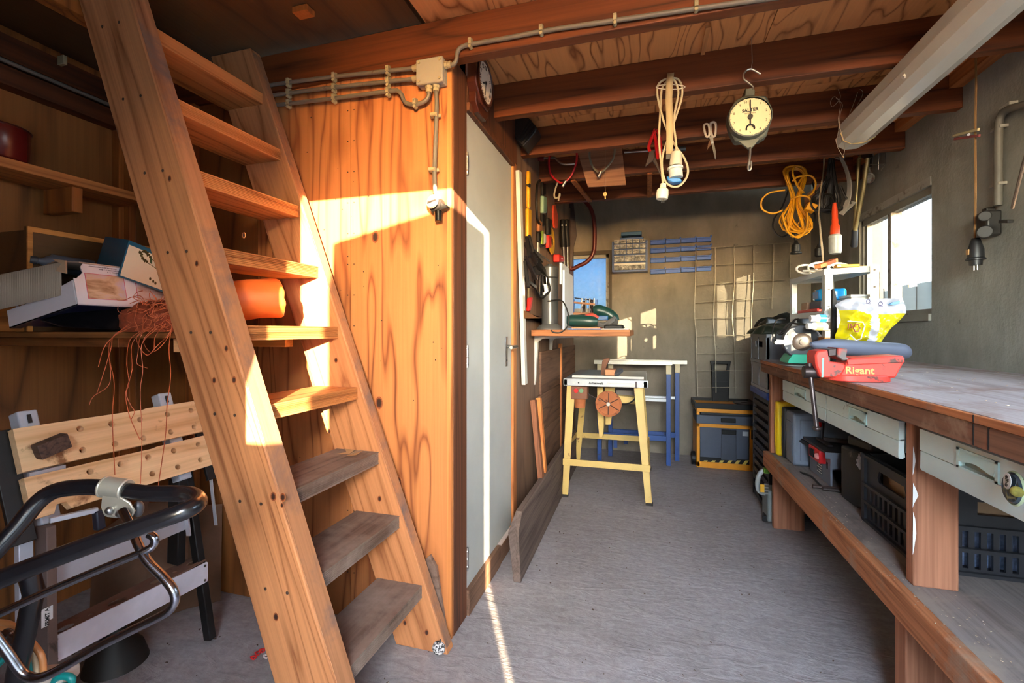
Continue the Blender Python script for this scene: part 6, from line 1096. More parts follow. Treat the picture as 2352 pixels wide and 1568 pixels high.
o = B().lathe([(.03, 0), (.085, 0), (.085, .008), (.03, .008), (.03, 0)], (z8(560, 470, CF+.13).x, CF+.13, a_.z+.034), (0, 0, 1), 28, False).build('saw_disc', iron); tag(o, 'grey ring lying in the top tray of the tool chest', 'disc')
for nm, lab, m, x in (('pliers', 'yellow-handled pliers in the middle tray of the tool chest', tyel, 375), ('green_case', 'thin green strip in the middle tray of the tool chest', teal, 500)): q = z8(x, 585, CF+.04); o = B().box(q+Vector((0, .06, .003)), (.11 if x < 400 else .16, .03, .02)).build(nm, m, None, bev=.006); tag(o, lab, 'tool')
# ---------------------------------------------------------------- crates and tarpaulins between bench end and back wall
gcr = plain('crate_grey', rgb(104, 108, 114), .5, vary=.05); gcl = plain('crate_lightgrey', rgb(150, 152, 154), .5, vary=.05)
def crate(name, label, m, x0, x1, y0, y1, z0, z1, holes=True, grp=None):
    t = thing(name, label, 'crate', ((x0+x1)/2, (y0+y1)/2, z0), grp); w = .012
    hp_ = [[(y0+.12, z0+(z1-z0)*.55), (y1-.12, z0+(z1-z0)*.55), (y1-.12, z0+(z1-z0)*.75), (y0+.12, z0+(z1-z0)*.75)]] if holes else []
    B().holed((x0, 0, 0), Y_, Z_, rect(y0, y1, z0, z1), hp_, w).build('side', m, t); B().bx(x1-w, x1, y0, y1, z0, z1).build('side', m, t)
    slots = [rect(x0+.10+.03*k, x0+.118+.03*k, z0+.03, z0+.085) for k in range(3)] if holes else []
    B().holed((0, y0, 0), X_, Z_, rect(x0, x1, z0, z1), slots, -w).build('end', m, t); B().bx(x0, x1, y1-w, y1, z0, z1).build('end', m, t); B().bx(x0, x1, y0, y1, z0, z0+w).build('bottom', m, t)
    for z in (z1-.02, z0): B().bx(x0-.006, x0, y0-.006, y1, z, z+.02).bx(x0, x1, y0-.006, y0, z, z+.02).build('rim', m, t)
    for y in (y0+.01, y0+(y1-y0)*.5, y1-.02): B().bx(x0-.005, x0, y, y+.012, z0, z1).build('rib', m, t)
    return t
crate('grey_crate', 'dark grey plastic crate under the tarpaulin, topmost of its stack', gcr, .70, 1.1, 3.12, 3.56, .915, 1.10)
crate('light_grey_crate', 'light grey plastic crate below the dark grey one, beside bench end', gcl, .705, 1.1, 3.12, 3.57, .745, .912, False)
o = B().bx(.695, 1.11, 3.11, 3.58, .70, .742).build('blue_board', plain('lid_blue', rgb(34, 66, 140), .4), None, bev=.006); tag(o, 'flat blue board under the light grey crate in the corner stack', 'board')
cbk = plain('crate_black', rgb(30, 30, 32), .45, vary=.1)
for k in range(2):
    z0 = .35*k+.0; t = thing('slatted_crate', ('upper' if k else 'lower') + ' slatted black crate under the blue board in the corner stack', 'crate', (.9, 3.35, z0), 'slatted black crates in the corner stack')
    for z in (z0+.002, z0+.055, z0+.11, z0+.165, z0+.22, z0+.275, z0+.318): B().bx(.71, .722, 3.12, 3.56, z, z+.03).bx(.71, 1.1, 3.12, 3.132, z, z+.03).build('slat', cbk, t)
    for x, y in ((.71, 3.12), (.71, 3.54), (1.08, 3.12)): B().bx(x-.002, x+.02, y-.002, y+.02, z0, z0+.348).build('corner', cbk, t)
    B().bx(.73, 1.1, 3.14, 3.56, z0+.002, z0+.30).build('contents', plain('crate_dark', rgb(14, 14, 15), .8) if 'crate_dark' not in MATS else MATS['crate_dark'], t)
def tarp(name, label, c, sx, sy, sz, m, seed, n=26):
    rt2 = random.Random(seed); b = B(); P = {}
    ph = [rt2.uniform(0, 6) for _ in range(8)]
    for i in range(n+1):
        for j in range(n+1):
            u, v = i/n*2-1, j/n*2-1; e = max(0, 1-max(abs(u), abs(v))**8)**.6
            z = sz*e*(.66+.14*math.sin(4*u+ph[0]+2*v)+.10*math.sin(7*v+ph[1]-3*u)+.05*abs(math.sin(14*u+7*v+ph[2]))+.05*abs(math.sin(19*v-9*u)))
            P[i, j] = b.bm.verts.new((c[0]+u*sx*(1+.10*math.sin(6*v+ph[3])), c[1]+v*sy*(1+.1*math.sin(5*u+ph[4])), c[2]+max(0.001, z)))
    for i in range(n):
        for j in range(n): b.bm.faces.new((P[i, j], P[i+1, j], P[i+1, j+1], P[i, j+1]))
    o = b.build(name, m, None, sub=1); q = o.modifiers.new('s', 'SOLIDIFY'); q.thickness = .003; tag(o, label, 'tarpaulin'); return o
tg = plain('tarp_green', rgb(26, 36, 28), .3, vary=.35, sc=10, spec=.6)
tarp('folded_tarp', 'dark green tarpaulin folded on top of the dark grey crate', (.86, 3.30, 1.102), .20, .18, .075, tg, 3)
tarp('crumpled_tarp', 'black-green crumpled tarpaulin heaped behind the folded one', (.93, 3.54, 1.103), .20, .10, .15, plain('tarp_black', rgb(22, 24, 20), .3, vary=.35, sc=10, spec=.6), 8)
sk_ = thing('sack', 'dusty pinkish-grey sack slumped against the white rack behind the grinder', 'sack', (.84, 3.0, .95)); b = B(); b.ball((.87, 3.02, 1.045), .09, (1.1, .5, 1.05), 24)
for v in b.bm.verts: v.co += Vector((0, .012*math.sin(v.co.z*40+v.co.x*30), .008*math.sin(v.co.x*50)))
b.build('body', plain('sack_m', rgb(156, 136, 124), .9, vary=.12, sc=8), sk_)
cw_ = thing('chainsaw', 'grey and green garden saw on the floor behind the bench leg', 'chainsaw', (.72, 3.03, 0)); q = pZ(1752, 1130, 0)
B().tube(spline([pY(x, y, 3.06) for x, y in ((1764, 1080), (1750, 1082), (1742, 1095), (1740, 1115), (1744, 1128), (1758, 1133))], 5), .013, 10).build('handle', plain('ch_grey', rgb(150, 152, 150), .4), cw_); B().bx(.675, .80, 3.0, 3.14, .005, .19).build('body', plain('ch_body', rgb(120, 126, 124), .5), cw_, bev=.01); B().box(pY(1760, 1080, 3.04), (.03, .04, .03)).build('green_part', plain('ch_green', rgb(96, 150, 40), .5), cw_, bev=.004); B().box(pY(1751, 1121, 2.998), (.022, .004, .045)).build('label', tyel, cw_)
for k in range(4): B().box(pY(1760, 1112+7*k, 2.998), (.022, .006, .008)).build('vent', steel, cw_)
o = B().cyl(pZ(1762, 1185, .012)+Vector((0, .02, 0)), pZ(1758, 1190, .012)+Vector((0, -.02, 0)), .022, n=12).build('black_castor', tblk); tag(o, 'small black castor on the floor left of the first bench leg', 'castor')
# ---------------------------------------------------------------- white metal rack on the bench and what it holds
rack = thing('metal_rack', 'small white perforated metal rack standing on the far end of the bench', 'rack', (.87, 2.7, .955)); rkm = plain('rack_white', rgb(196, 202, 200), .45, vary=.05, dirt=rgb(136, 130, 120), dirtamt=.12)
RA, RB, RC_, RD = Vector((.800, 2.49, 0)), Vector((.982, 2.405, 0)), Vector((.775, 2.94, 0)), Vector((.955, 2.87, 0)); RT = 1.412
def zt_(z): return Vector((0, 0, z))
for c, (u, v) in ((RA, (1, 1)), (RB, (-1, 1)), (RC_, (1, -1)), (RD, (-1, -1))):
    b = B(); w = .034; b.bx(min(c.x, c.x+u*w), max(c.x, c.x+u*w), min(c.y, c.y+v*.002), max(c.y, c.y+v*.002), .958, RT); b.bx(min(c.x, c.x+u*.002), max(c.x, c.x+u*.002), min(c.y, c.y+v*w), max(c.y, c.y+v*w), .958, RT); post = b.build('post', rkm, rack)
    hb = B()
    for z in (1.39, 1.315, 1.235, 1.19, 1.13, 1.06): hb.bx(c.x+u*.012, c.x+u*.022, c.y-.0008, c.y+.0028, z-.003, z+.003)
    hb.build('slots', tblk, post, kind='stuff')
for z, n_ in ((RT-.003, 'top_shelf'), (1.214, 'middle_shelf')):
    b = B().prism([RA+zt_(z), RB+zt_(z), RD+zt_(z), RC_+zt_(z)], (0, 0, -.003))
    for p, q in ((RA, RB), (RB, RD), (RD, RC_), (RC_, RA)): b.bar(p+zt_(z-.013), q+zt_(z-.013), .003, .026)
    b.build(n_, rkm, rack)
b = B().prism([RA+zt_(1.09), RB+zt_(1.09), RD+zt_(1.09), RC_+zt_(1.09)], (0, 0, -.035)); b.build('wooden_shelf', wood('rack_wood', rgb(186, 124, 76), rgb(124, 72, 40), 'X', 7, 9, .5), rack)
rk = lambda px, py, Y=2.5: pY(px, py, Y)
# on the top shelf
bu = thing('lath', 'reddish brown wooden lath lying askew on top of the white rack', 'lath', (.82, 2.6, RT)); B().bar((.775, 2.50, RT+.012), (.885, 2.62, RT+.055), .03, .018).build('lath', plain('lath_m', rgb(164, 92, 54), .6, vary=.2), bu, bev=.002)
wc = thing('white_cable', 'white flat cable coiled on top of the white rack', 'cable', (.85, 2.7, RT)); wcm = plain('cable_white', rgb(210, 208, 200), .4)
for k, (c, r, tl) in enumerate((((.800, 2.75, RT+.035), .045, .3), ((.86, 2.72, RT+.034), .06, .5), ((.93, 2.70, RT+.03), .05, .4), ((.855, 2.74, RT+.026), .055, -.3), ((.79, 2.62, RT+.012), .04, .05), ((.935, 2.72, RT+.034), .042, .6))):
    B().tube([(c[0]+r*math.cos(a), c[1]+.5*r*math.sin(a), c[2]-.004+.55*r*math.sin(a)*(1 if tl > .1 else .1)) for a in [i*math.pi/10 for i in range(20)]], .0055, 6, True).build('coil', wcm, wc)
o = B().bx(.84, .93, 2.46, 2.50, RT+.001, RT+.014).build('yellow_level', tyel, None, bev=.002); tag(o, 'short yellow level lying at the front of the white rack top', 'level')
o = B().bx(.90, .985, 2.50, 2.56, RT+.001, RT+.008).build('thin_slat', pine_x, None); tag(o, 'thin pale slat lying at the right end of white rack top', 'slat')
# middle shelf
mz = 1.2145
o = thing('blue_box', 'bright blue glossy box on the middle rack shelf', 'box', (.86, 2.6, mz)); B().bx(.805, .925, 2.58, 2.68, mz+.053, mz+.112).build('box', plain('glossy_blue', rgb(20, 128, 198), .15, coat=.5), o, bev=.012)
o = B().bx(.80, .93, 2.54, 2.70, mz+.012, mz+.052).build('grey_box', plain('box_dgrey', rgb(84, 84, 92), .6), None, bev=.002); tag(o, 'flat dark grey box under the bright blue one on the rack', 'box')
for k in range(6):
    z = mz+.0005+.012*k; o = B().box((.935+.004*math.sin(k*2), 2.52+.006*math.cos(k*3), z+.0058), (.085, .12, .0106), Matrix.Rotation(.05*math.sin(k*1.7), 3, 'Z')).build('magazine', plain('mag_%d' % k, (rgb(206, 204, 198), rgb(190, 120, 90), rgb(216, 214, 210), rgb(170, 172, 180), rgb(210, 206, 198), rgb(196, 196, 192))[k], .5), None); tag(o, ('lowest', 'second lowest', 'third lowest', 'third highest', 'second highest', 'topmost')[k]+' magazine of the pile at right on the rack middle shelf', 'magazine', 'magazines piled on the rack')
o = B().bx(.79, .80+.012, 2.56, 2.86, mz+.001, mz+.016).build('red_ruler', plain('red_thing', rgb(196, 34, 30), .4), None, bev=.002); tag(o, 'long flat red case along the left edge of the rack middle shelf', 'case')
o = B().bx(.805, .845, 2.76, 2.85, mz+.001, mz+.055).build('brown_carton', brown_card, None); tag(o, 'little brown carton at the back of the rack middle shelf', 'box')
# bottom wooden shelf: tubes and bottles
for k, (y, z, lab, cm, capm) in enumerate(((2.56, 1.125, 'white plastic bottle lying on the rack wooden shelf, upper one with blue band', plain('bot_w', rgb(206, 210, 214), .35), plain('bot_blue', rgb(40, 120, 190), .35)), (2.50, 1.108, 'white plastic bottle lying on rack wooden shelf, lower one with yellow label', plain('bot_w2', rgb(210, 208, 200), .35), plain('bot_yel', rgb(206, 186, 120), .4)))):
    t = thing('bottle', lab, 'bottle', (.80, y, z)); a, b_ = pY(1848+8*(1-k)-(8 if k else 0), 728+20*k, y-.02), None
    a = Vector((.745, y-.06, 1.131+.0-.016*k)); a.z = (1.1305 if k == 0 else 1.1115); a.z = 1.138 if k == 0 else 1.112
    a = pY(1862-8*k, 731+18*k, 2.47); 
    B().lathe([(0, 0), (.013, 0), (.014, .016), (.0135, .018), (.019, .028), (.019, .10), (.016, .11), (0, .112)], a, (1, .12, -.02), 18).build('body', cm, t); B().lathe([(.0195, .034), (.0195, .062)], a, (1, .12, -.02), 18, False).build('band', capm, t); B().lathe([(0, -.002), (.0145, -.002), (.0145, .016)], a, (1, .12, -.02), 18, False).build('cap', plain('bot_cap', rgb(214, 216, 218), .3) if 'bot_cap' not in MATS else MATS['bot_cap'], t)
tu = thing('glue_tube', 'upright tube with black lettering between rack post and yellow bag', 'tube', pY(1918, 740, 2.44)); tz = lambda x, y: pY(x, y, 2.44)
B().prism([tz(1907, 706), tz(1932, 704), tz(1932, 752), tz(1913, 753)], (0, .02, 0)).build('body', plain('tube_body', rgb(206, 204, 190), .35), tu, bev=.003); B().prism([tz(1914, 741), tz(1932, 740), tz(1932, 753), tz(1915, 754)], (0, -.001, 0)).build('blue_foot', plain('tube_blue', rgb(40, 60, 120), .4), tu)
B().prism([tz(1910, 709), tz(1932, 707), tz(1932, 720), tz(1911, 722)], (0, -.001, 0)).build('yellow_print', plain('tube_yellow', rgb(196, 186, 40), .4), tu); B().prism([tz(1914, 731), tz(1932, 730), tz(1932, 739), tz(1915, 740)], (0, -.001, 0)).build('pink_print', plain('tube_pink', rgb(206, 160, 200), .4), tu)
text('VOCHT', tz(1924, 726)+Vector((0, -.0012, 0)), X_, Z_, .0155, plain('tube_ink', rgb(20, 20, 20), .5), tu, .0003, bold=.0006)
# plastic carrier bag
BY = 2.06; bgp = plain('bag_yellow', rgb(200, 188, 16), .22, vary=.06, spec=.7); bgw = plain('bag_white', rgb(178, 182, 192), .25, vary=.04, spec=.7)
bag = thing('carrier_bag', 'crumpled yellow and white plastic carrier bag standing behind the grey tube', 'bag', (.88, BY, .955))
zb = lambda x, y: pY(1700+x/4.9, 580+y/4.9, BY)
outl = [(1085, 1030), (1062, 940), (1100, 860), (1130, 760), (1110, 650), (1062, 590), (1140, 545), (1220, 512), (1400, 530), (1600, 575), (1700, 590), (1780, 560), (1825, 510), (1865, 610), (1870, 680), (1800, 760), (1700, 850), (1640, 930), (1590, 1000), (1560, 1040), (1300, 1050)]
def pillow(poly, name, m, par, depth, seed, keep):
    """a puffed, creased film: outline filled with a fine grid, bulged towards the room and wrinkled"""
    xs = [p[0] for p in poly]; ys = [p[1] for p in poly]; b = B(); n = 46; P = {}; rr = random.Random(seed)
    def inside(x, y):
        c = False; j = len(poly)-1
        for i in range(len(poly)):
            (xi, yi), (xj, yj) = poly[i], poly[j]
            if (yi > y) != (yj > y) and x < (xj-xi)*(y-yi)/(yj-yi)+xi: c = not c
            j = i
        return c
    def dist(x, y):
        d = 1e9
        for (xi, yi), (xj, yj) in zip(poly, poly[1:]+poly[:1]):
            L = (xj-xi)**2+(yj-yi)**2; t_ = max(0, min(1, ((x-xi)*(xj-xi)+(y-yi)*(yj-yi))/L)); d = min(d, math.hypot(x-xi-t_*(xj-xi), y-yi-t_*(yj-yi)))
        return d
    # cast rows from left edge to right edge so that the outline is followed exactly
    lo, hi = min(ys), max(ys); rows = []
    for i in range(n+1):
        y = lo+.5+(hi-lo-1)*i/n; cr = []
        for (xi, yi), (xj, yj) in zip(poly, poly[1:]+poly[:1]):
            if (yi > y) != (yj > y): cr.append((xj-xi)*(y-yi)/(yj-yi)+xi)
        x0, x1 = min(cr), max(cr); rows.append([(x0+(x1-x0)*j/n, y) for j in range(n+1)])
    for side in (-1, 1):
        V = []
        for r in rows:
            q = []
            for x, y in r:
                d = dist(x, y); bul = depth*(1-math.exp(-d/110)); wr = .006*math.sin(x*.030+y*.012+2*math.sin(y*.02))+.005*math.sin((x*.4-y)*.055+seed)+.004*math.sin((x+y*.6)*.07)
                p = zb(x, y); q.append(b.bm.verts.new((p.x, p.y+side*(bul+wr*min(1, d/60)), p.z)))
            V.append(q)
        for i in range(n):
            for j in range(n):
                cx_, cy_ = rows[i][j][0], rows[i][j][1]
                if keep(cx_, cy_): b.bm.faces.new((V[i][j], V[i][j+1], V[i+1][j+1], V[i+1][j]))
    bmesh.ops.delete(b.bm, geom=[v for v in b.bm.verts if not v.link_faces], context='VERTS')
    return b.build(name, m, par)
def whitepart(x, y):
    top = 650+.1*(abs(x-1420) if x < 1420 else 0)+(60*math.sin((x-1230)/60) if 1230 < x < 1420 else 0)
    return y < (640 if x < 1260 else (640+(x-1260)*.5 if x < 1400 else (690-(x-1480)*.02 if x > 1470 else 720))) or (1390+(y-720)*.02 < x < 1500+(y-720)*.04-(max(0, y-900)*.35) and x > 1390-(max(0, y-850)*.3))
pillow(outl, 'white_film', bgw, bag, .06, 5, whitepart); pillow(outl, 'yellow_film', bgp, bag, .06, 5, lambda x, y: not whitepart(x, y))
B().prism([zb(1650, 590), zb(1690, 560), zb(1770, 545), zb(1760, 575), zb(1700, 590)], (0, -.02, 0)).build('blue_glove', plain('bag_blue', rgb(60, 116, 160), .4), bag)
fr = B(); hx = [(1150, 870), (1175, 800), (1290, 800), (1310, 850), (1270, 970), (1220, 985)]
fr.tube([zb(*p)+Vector((0, -.068, 0)) for p in ((1125, 775), (1290, 785), (1312, 830), (1270, 965), (1220, 985), (1150, 920))], .0022, 5).build('white_emblem_line', bgw, bag)
bi = plain('bag_ink', rgb(140, 70, 20), .5); B().tube([zb(1222+32*math.cos(a)*(1+.15*math.cos(6*a)), 850+38*math.sin(a)*(1+.15*math.cos(6*a)))+Vector((0, -.071, 0)) for a in [k*math.pi/15 for k in range(30)]], .0022, 5, True).build('emblem_ring', bi, bag); B().tube([zb(x, y)+Vector((0, -.069, 0)) for x, y in ((1130, 860), (1135, 805), (1160, 805), (1168, 850), (1155, 850), (1178, 830), (1195, 870))], .0022, 5).build('emblem_mark', bi, bag)
ink4 = plain('bag_ink2', rgb(50, 40, 80), .5)
for x, y in ((1362, 562), (1497, 588)):
    B().tube([zb(x+20*math.cos(a), y-4+20*math.sin(a))+Vector((0, -.058, 0)) for a in [k*math.pi/8 for k in range(16)]], .001, 4, True).build('recycling_mark', ink4, bag); B().bar(zb(x-26, y+18)+Vector((0, -.058, 0)), zb(x+26, y+24)+Vector((0, -.058, 0)), .002, .0015, Y_).build('recycling_bar', ink4, bag)
o = thing('black_clamp', 'black plastic clamp jaw poking up behind the carrier bag', 'clamp', zb(1165, 480)); B().prism([zb(x, y)+Vector((0, .09, 0)) for x, y in ((1130, 1335), (1140, 470), (1140, 390), (1162, 375), (1172, 420), (1196, 520), (1196, 1335))], (0, .02, 0)).build('jaw', tblk, o, bev=.002)
lt = thing('power_lead', 'black lead trailing over the sack beside the white rack', 'cable', (.8, 2.9, 1.15)); B().tube(spline([pY(x, y, 2.86) for x, y in ((1835, 745), (1815, 742), (1800, 755), (1790, 768), (1805, 760), (1825, 735), (1850, 722), (1885, 708))], 5), .006, 6).build('cord', blkc, lt)
# ---------------------------------------------------------------- on the shelf under the bench
SZ2 = .4135
def case(name, label, x0, x1, y0, y1, h, m, grp=None):
    t = thing(name, label, 'case', ((x0+x1)/2, (y0+y1)/2, SZ2)); B().bx(x0, x1, y0, y1, SZ2+.001, SZ2+h).build('shell', m, t, bev=.012)
    B().bx(x0+.03, x1-.03, y0-.006, y0, SZ2+.03, SZ2+h-.03).build('raised_panel', m, t, bev=.004); B().bx(x0-.003, x0, y0+.02, y1-.02, SZ2+.05, SZ2+h-.05).build('latch', m, t, bev=.001); return t
case('yellow_case', 'yellow plastic tool case standing upright by the first bench post', .705, 1.15, 2.925, 2.985, .305, plain('case_yellow', rgb(226, 190, 18), .35))
case('black_case', 'black tool case standing between yellow and grey cases under the bench', .725, 1.15, 2.875, 2.918, .285, plain('case_black', rgb(34, 34, 36), .45))
case('grey_case', 'grey tool case standing in front of the black one under the bench', .735, 1.15, 2.73, 2.868, .275, plain('case_grey', rgb(116, 126, 142), .45))
tcu = thing('tile_cutter', 'small grey tile saw with red switch standing on the shelf under the bench', 'tile saw', (.87, 2.35, SZ2)); tcg = plain('cutter_grey', rgb(110, 116, 128), .5, vary=.08, dirt=rgb(80, 78, 78), dirtamt=.15); tcd = plain('cutter_top', rgb(60, 58, 58), .5, .4, .15, dirt=rgb(110, 104, 98), dirtamt=.2)
k0, k1 = pX(1896, 1108, .80), pX(1838, 1065, .80)
TX, TYa, TYb = .80, 2.42, 2.70; TZ = .575
B().bx(TX, TX+.008, TYa, TYb, SZ2+.001, TZ-.012).build('side_panel', tcg, tcu); B().bx(TX+.008, 1.18, TYa, TYa+.008, SZ2+.08, TZ-.012).build('end_panel', tcg, tcu); B().bx(1.17, 1.18, TYa, TYb, SZ2+.001, TZ-.012).build('side_panel', tcg, tcu); B().bx(TX, 1.18, TYb-.008, TYb, SZ2+.001, TZ-.012).build('end_panel', tcg, tcu)
B().bx(TX-.025, 1.19, TYa-.03, TYb+.02, TZ-.012, TZ).build('table', tcd, tcu, bev=.002)
B().bx(TX-.03, 1.19, TYa-.034, TYa-.03, TZ-.028, TZ).build('table_edge', tcg, tcu)
s0 = pX(1862, 1036, TX-.02); B().bx(TX-.028, TX, TYa+.05, TYa+.20, TZ-.075, TZ-.014).build('switch_housing', plain('cutter_red', rgb(206, 30, 36), .35), tcu, bev=.004); B().bx(TX-.034, TX-.027, TYa+.115, TYa+.17, TZ-.062, TZ-.026).build('switch', tblk, tcu, bev=.002); B().ball((TX-.03, TYa+.075, TZ-.045), .015, (.7, 1.4, 1), 14).build('clear_knob', plain('clear_red', rgb(226, 150, 150), .1), tcu)
B().bx(TX-.001, TX, TYa+.10, TYa+.17, SZ2+.02, SZ2+.075).build('rating_plate', plain('rating', rgb(70, 74, 84), .5), tcu); B().bx(TX-.001, TX, TYa+.03, TYa+.045, SZ2+.07, SZ2+.10).build('slot', tblk, tcu)
for k in range(4): B().bx(TX-.0018, TX-.001, TYa+.105, TYa+.165-.02*(k % 2), SZ2+.025+.012*k, SZ2+.029+.012*k).build('printed_line', twht, tcu)
B().tube(spline([(TX-.015, TYa+.20, TZ-.03), pX(1832, 1005, .765), pX(1822, 1030, .755), pX(1820, 1062, .75), pX(1828, 1080, .74), Vector((.745, 2.50, SZ2+.02)), Vector((.76, 2.38, SZ2+.006)), Vector((.83, 2.33, SZ2+.006)), Vector((.98, 2.34, SZ2+.006))], 6), .0048, 7).build('cable', blkc, tcu); B().tube([(TX-.015, TYa+.205, TZ-.03), pX(1831, 1008, .764), pX(1824, 1026, .757)], .008, 8).build('strain_relief', blkc, tcu)
B().bar((TX+.03, 2.60, TZ+.015), (TX+.25, 2.52, TZ+.015), .012, .02).build('rip_fence', iron, tcu, bev=.002); B().ball((TX+.03, 2.66, TZ+.075), .015, n=12).build('red_knob', MATS['cutter_red'], tcu); B().bar((TX+.04, 2.65, TZ+.001), (TX+.045, 2.65, TZ+.09), .008, .02).build('fence_arm', iron, tcu)
B().bar((TX+.02, 2.64, TZ+.01), (TX+.02, 2.48, TZ+.01), .02, .008).build('fence_bar', iron, tcu)
for k, (m, lab) in enumerate(((plain('rod_brown', rgb(70, 54, 48), .5, .3), 'dark rod lying in front of the tile saw under the bench, left one'), (plain('rod_b2', rgb(56, 44, 40), .5, .3), 'dark rod lying in front of the tile saw under the bench, right one'))):
    o = B().cyl((.715+.03*k, 2.37-.025*k, SZ2+.009), (1.02, 2.345-.028*k, SZ2+.009), .008, n=10).build('dark_rod', m); tag(o, lab, 'rod')
jc = thing('black_canister', 'dusty black plastic canister under the second drawer', 'canister', (.92, 1.92, SZ2)); jm_ = plain('can_black', rgb(32, 32, 34), .45, vary=.15, dirt=rgb(92, 86, 80), dirtamt=.18)
j0 = pZ(1925, 1146, SZ2); B().prism([(.79, 2.28, SZ2+.001), (.80, 2.15, SZ2+.001), (.83, 2.105, SZ2+.001), (1.08, 2.105, SZ2+.001), (1.08, 2.28, SZ2+.001)], (0, 0, .225)).build('body', jm_, jc, bev=.012); B().prism([(.81, 2.27, SZ2+.226), (.84, 2.13, SZ2+.226), (1.05, 2.13, SZ2+.226), (1.05, 2.27, SZ2+.226)], (0, 0, .045)).build('shoulder', jm_, jc, bev=.012)
B().bx(.84, .90, 2.1035, 2.105, SZ2+.05, SZ2+.10).build('label', twht, jc); B().bx(.852, .90, 2.103, 2.1045, SZ2+.105, SZ2+.125).build('orange_label', torg, jc)
for k in range(5): B().bx(.842, .898, 2.1025, 2.1036, SZ2+.056+.009*k, SZ2+.058+.009*k).build('printed_line', tblk, jc)
o = B().ball((.795, 2.068, SZ2+.205), .030, (.8, .7, 1.2), 14); rn = random.Random(2)
for v in o.bm.verts: v.co += Vector((rn.uniform(-.006, .006), rn.uniform(-.006, .006), rn.uniform(-.008, .008)))
o = o.build('rag', plain('rag_grey', rgb(120, 108, 102), .95, vary=.2, sc=20)); tag(o, 'grey frayed rag hanging between the canister and black crate', 'rag'); 
def blackcrate(name, label, x0, x1, y0, y1, h, slots):
    t = thing(name, label, 'crate', ((x0+x1)/2, (y0+y1)/2, SZ2)); m = plain('crate_b', rgb(36, 36, 40), .42, vary=.12, dirt=rgb(92, 86, 82), dirtamt=.1) if 'crate_b' not in MATS else MATS['crate_b']; z0 = SZ2+.001; L = y1-y0
    hand = [[(y0+L*.28, z0+h*.68), (y1-L*.28, z0+h*.68), (y1-L*.25, z0+h*.74), (y1-L*.28, z0+h*.84), (y0+L*.28, z0+h*.84), (y0+L*.25, z0+h*.74)]]
    ns = slots; sl_ = [rect(y0+.03+(L-.06)*(k+.2)/ns, y0+.03+(L-.06)*(k+.75)/ns, z0+h*a, z0+h*b_) for k in range(ns) for a, b_ in ((.07, .25), (.31, .50))]
    B().holed((x0, 0, 0), Y_, Z_, rect(y0, y1, z0, z0+h), hand+sl_, .008).build('side', m, t)
    W_ = x1-x0; hand2 = [[(x0+W_*.3, z0+h*.7), (x1-W_*.3, z0+h*.7), (x1-W_*.3, z0+h*.85), (x0+W_*.3, z0+h*.85)]]; sl2_ = [rect(x0+.03+(W_-.06)*(k+.25)/13, x0+.03+(W_-.06)*(k+.75)/13, z0+h*a, z0+h*b_) for k in range(13) for a, b_ in ((.07, .25), (.31, .50))]
    B().holed((0, y0, 0), X_, Z_, rect(x0, x1, z0, z0+h), hand2+sl2_, -.008).build('end', m, t); B().bx(x0, x1, y1-.008, y1, z0, z0+h).build('end', m, t); B().bx(x1-.008, x1, y0, y1, z0, z0+h).build('side', m, t)
    for z in (z0, z0+h*.275, z0+h*.53, z0+h*.95): B().bx(x0-.012, x0, y0-.012, y1, z, z+.010).bx(x0, x1, y0-.012, y0, z, z+.010).build('rim', m, t)
    for x, y in ((x0-.010, y0-.010), (x0-.010, y1-.015)): B().bx(x, x+.02, y, y+.025, z0, z0+h).build('corner', m, t)
    B().bx(x0+.008, x1-.008, y0+.008, y1-.008, z0, z0+.006).build('bottom', m, t); return t
blackcrate('black_crate', 'large black slotted plastic crate behind the second bench post', .785, 1.22, 1.655, 2.03, .25, 9)
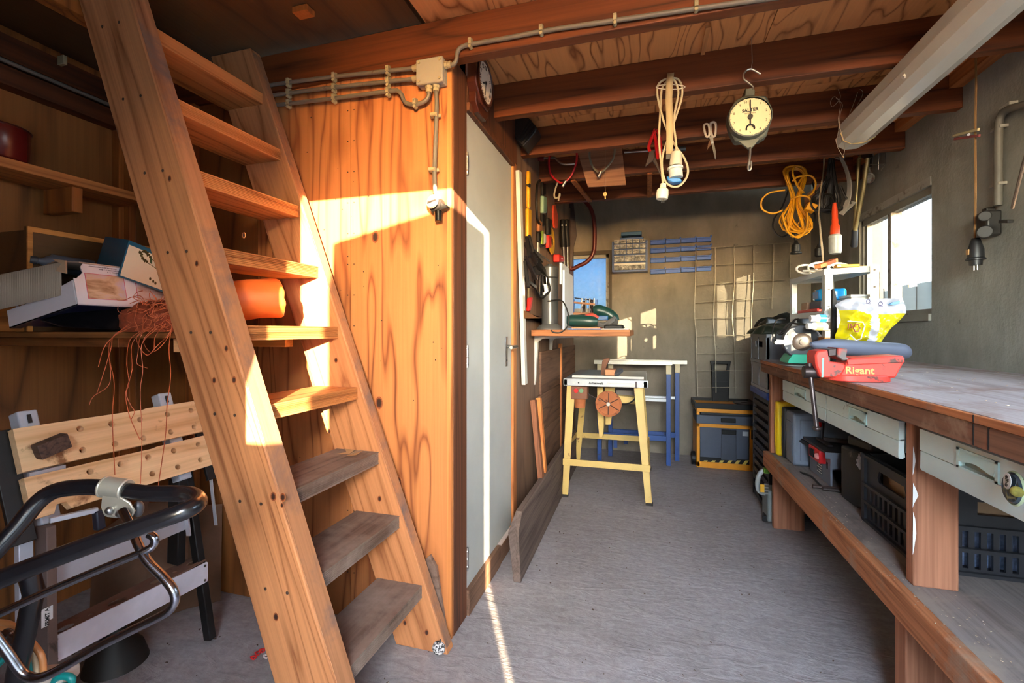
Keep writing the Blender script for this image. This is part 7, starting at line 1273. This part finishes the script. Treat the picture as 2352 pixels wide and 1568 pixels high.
q = thing('cardboard_sheet', 'brown cardboard and a bluish printed bag inside the black crate', 'cardboard', (1.0, 1.8, SZ2+.01)); B().bx(.86, 1.18, 1.70, 1.71, SZ2+.13, SZ2+.235).build('sheet', brown_card, q); B().bx(.84, 1.18, 1.69, 1.70, SZ2+.012, SZ2+.13).build('printed_bag', plain('bagprint', rgb(120, 136, 170), .4, vary=.5, sc=60), q); B().bx(.82, .83, 1.72, 1.98, SZ2+.012, SZ2+.225).build('sheet', brown_card, q)
# round badge with oval tag on third drawer
bg = thing('round_badge', 'dark glass disc with white oval tag hanging on the third drawer', 'badge', pX(2332, 1118, .68)); bc_ = pX(2336, 1122, .672)
B().lathe([(0, 0), (.026, .001), (.030, .005), (.026, .010), (0, .013)], bc_, (-1, .08, .06), 28).build('disc', plain('badge_dark', rgb(50, 66, 76), .1, .2, coat=.6), bg); B().lathe([(.030, .001), (.033, .004), (.030, .007), (.030, .001)], bc_, (-1, .08, .06), 28, False).build('rim', plain('badge_rim', rgb(170, 186, 150), .2), bg)
U = Vector((-.08, -1, 0)).normalized(); NB = Vector((-1, .08, .06)).normalized(); VB = NB.cross(U).normalized(); tg0 = bc_+NB*.0135+Vector((0, 0, .012))
B().prism([tg0+U*(.011*math.cos(a))+VB*(.015*math.sin(a)) for a in [k*math.pi/10 for k in range(20)]], NB*.001).build('tag', twht, bg); text('elho', tg0+NB*.0015, VB*-1.0+U*.15, U, .0125, tblk, bg, .0002, bold=.0003)
B().ball(bc_+U*.024+NB*.012, .010, n=10).build('moss_tuft', plain('moss', rgb(130, 120, 50), .9, vary=.4, sc=60), bg)
# floor debris
fd = B(); rf = random.Random(31)
for _ in range(420):
    x, y = rf.uniform(-2.0, .62), rf.uniform(.9, 3.9)
    if x < -.75 and y > 1.45: continue
    if -.75 < x < -.55 and y > 1.5: continue
    s_ = rf.uniform(.0012, .004); fd.box((x, y, s_*.35), (s_*2, s_, s_*.6), Matrix.Rotation(rf.uniform(0, 3), 3, 'Z'))
o = fd.build('floor_crumbs', plain('crumbs', rgb(92, 76, 64), .9, vary=.5, sc=80)); tag(o, 'crumbs of dirt and chips scattered over the concrete floor', 'crumbs'); o['kind'] = 'stuff'
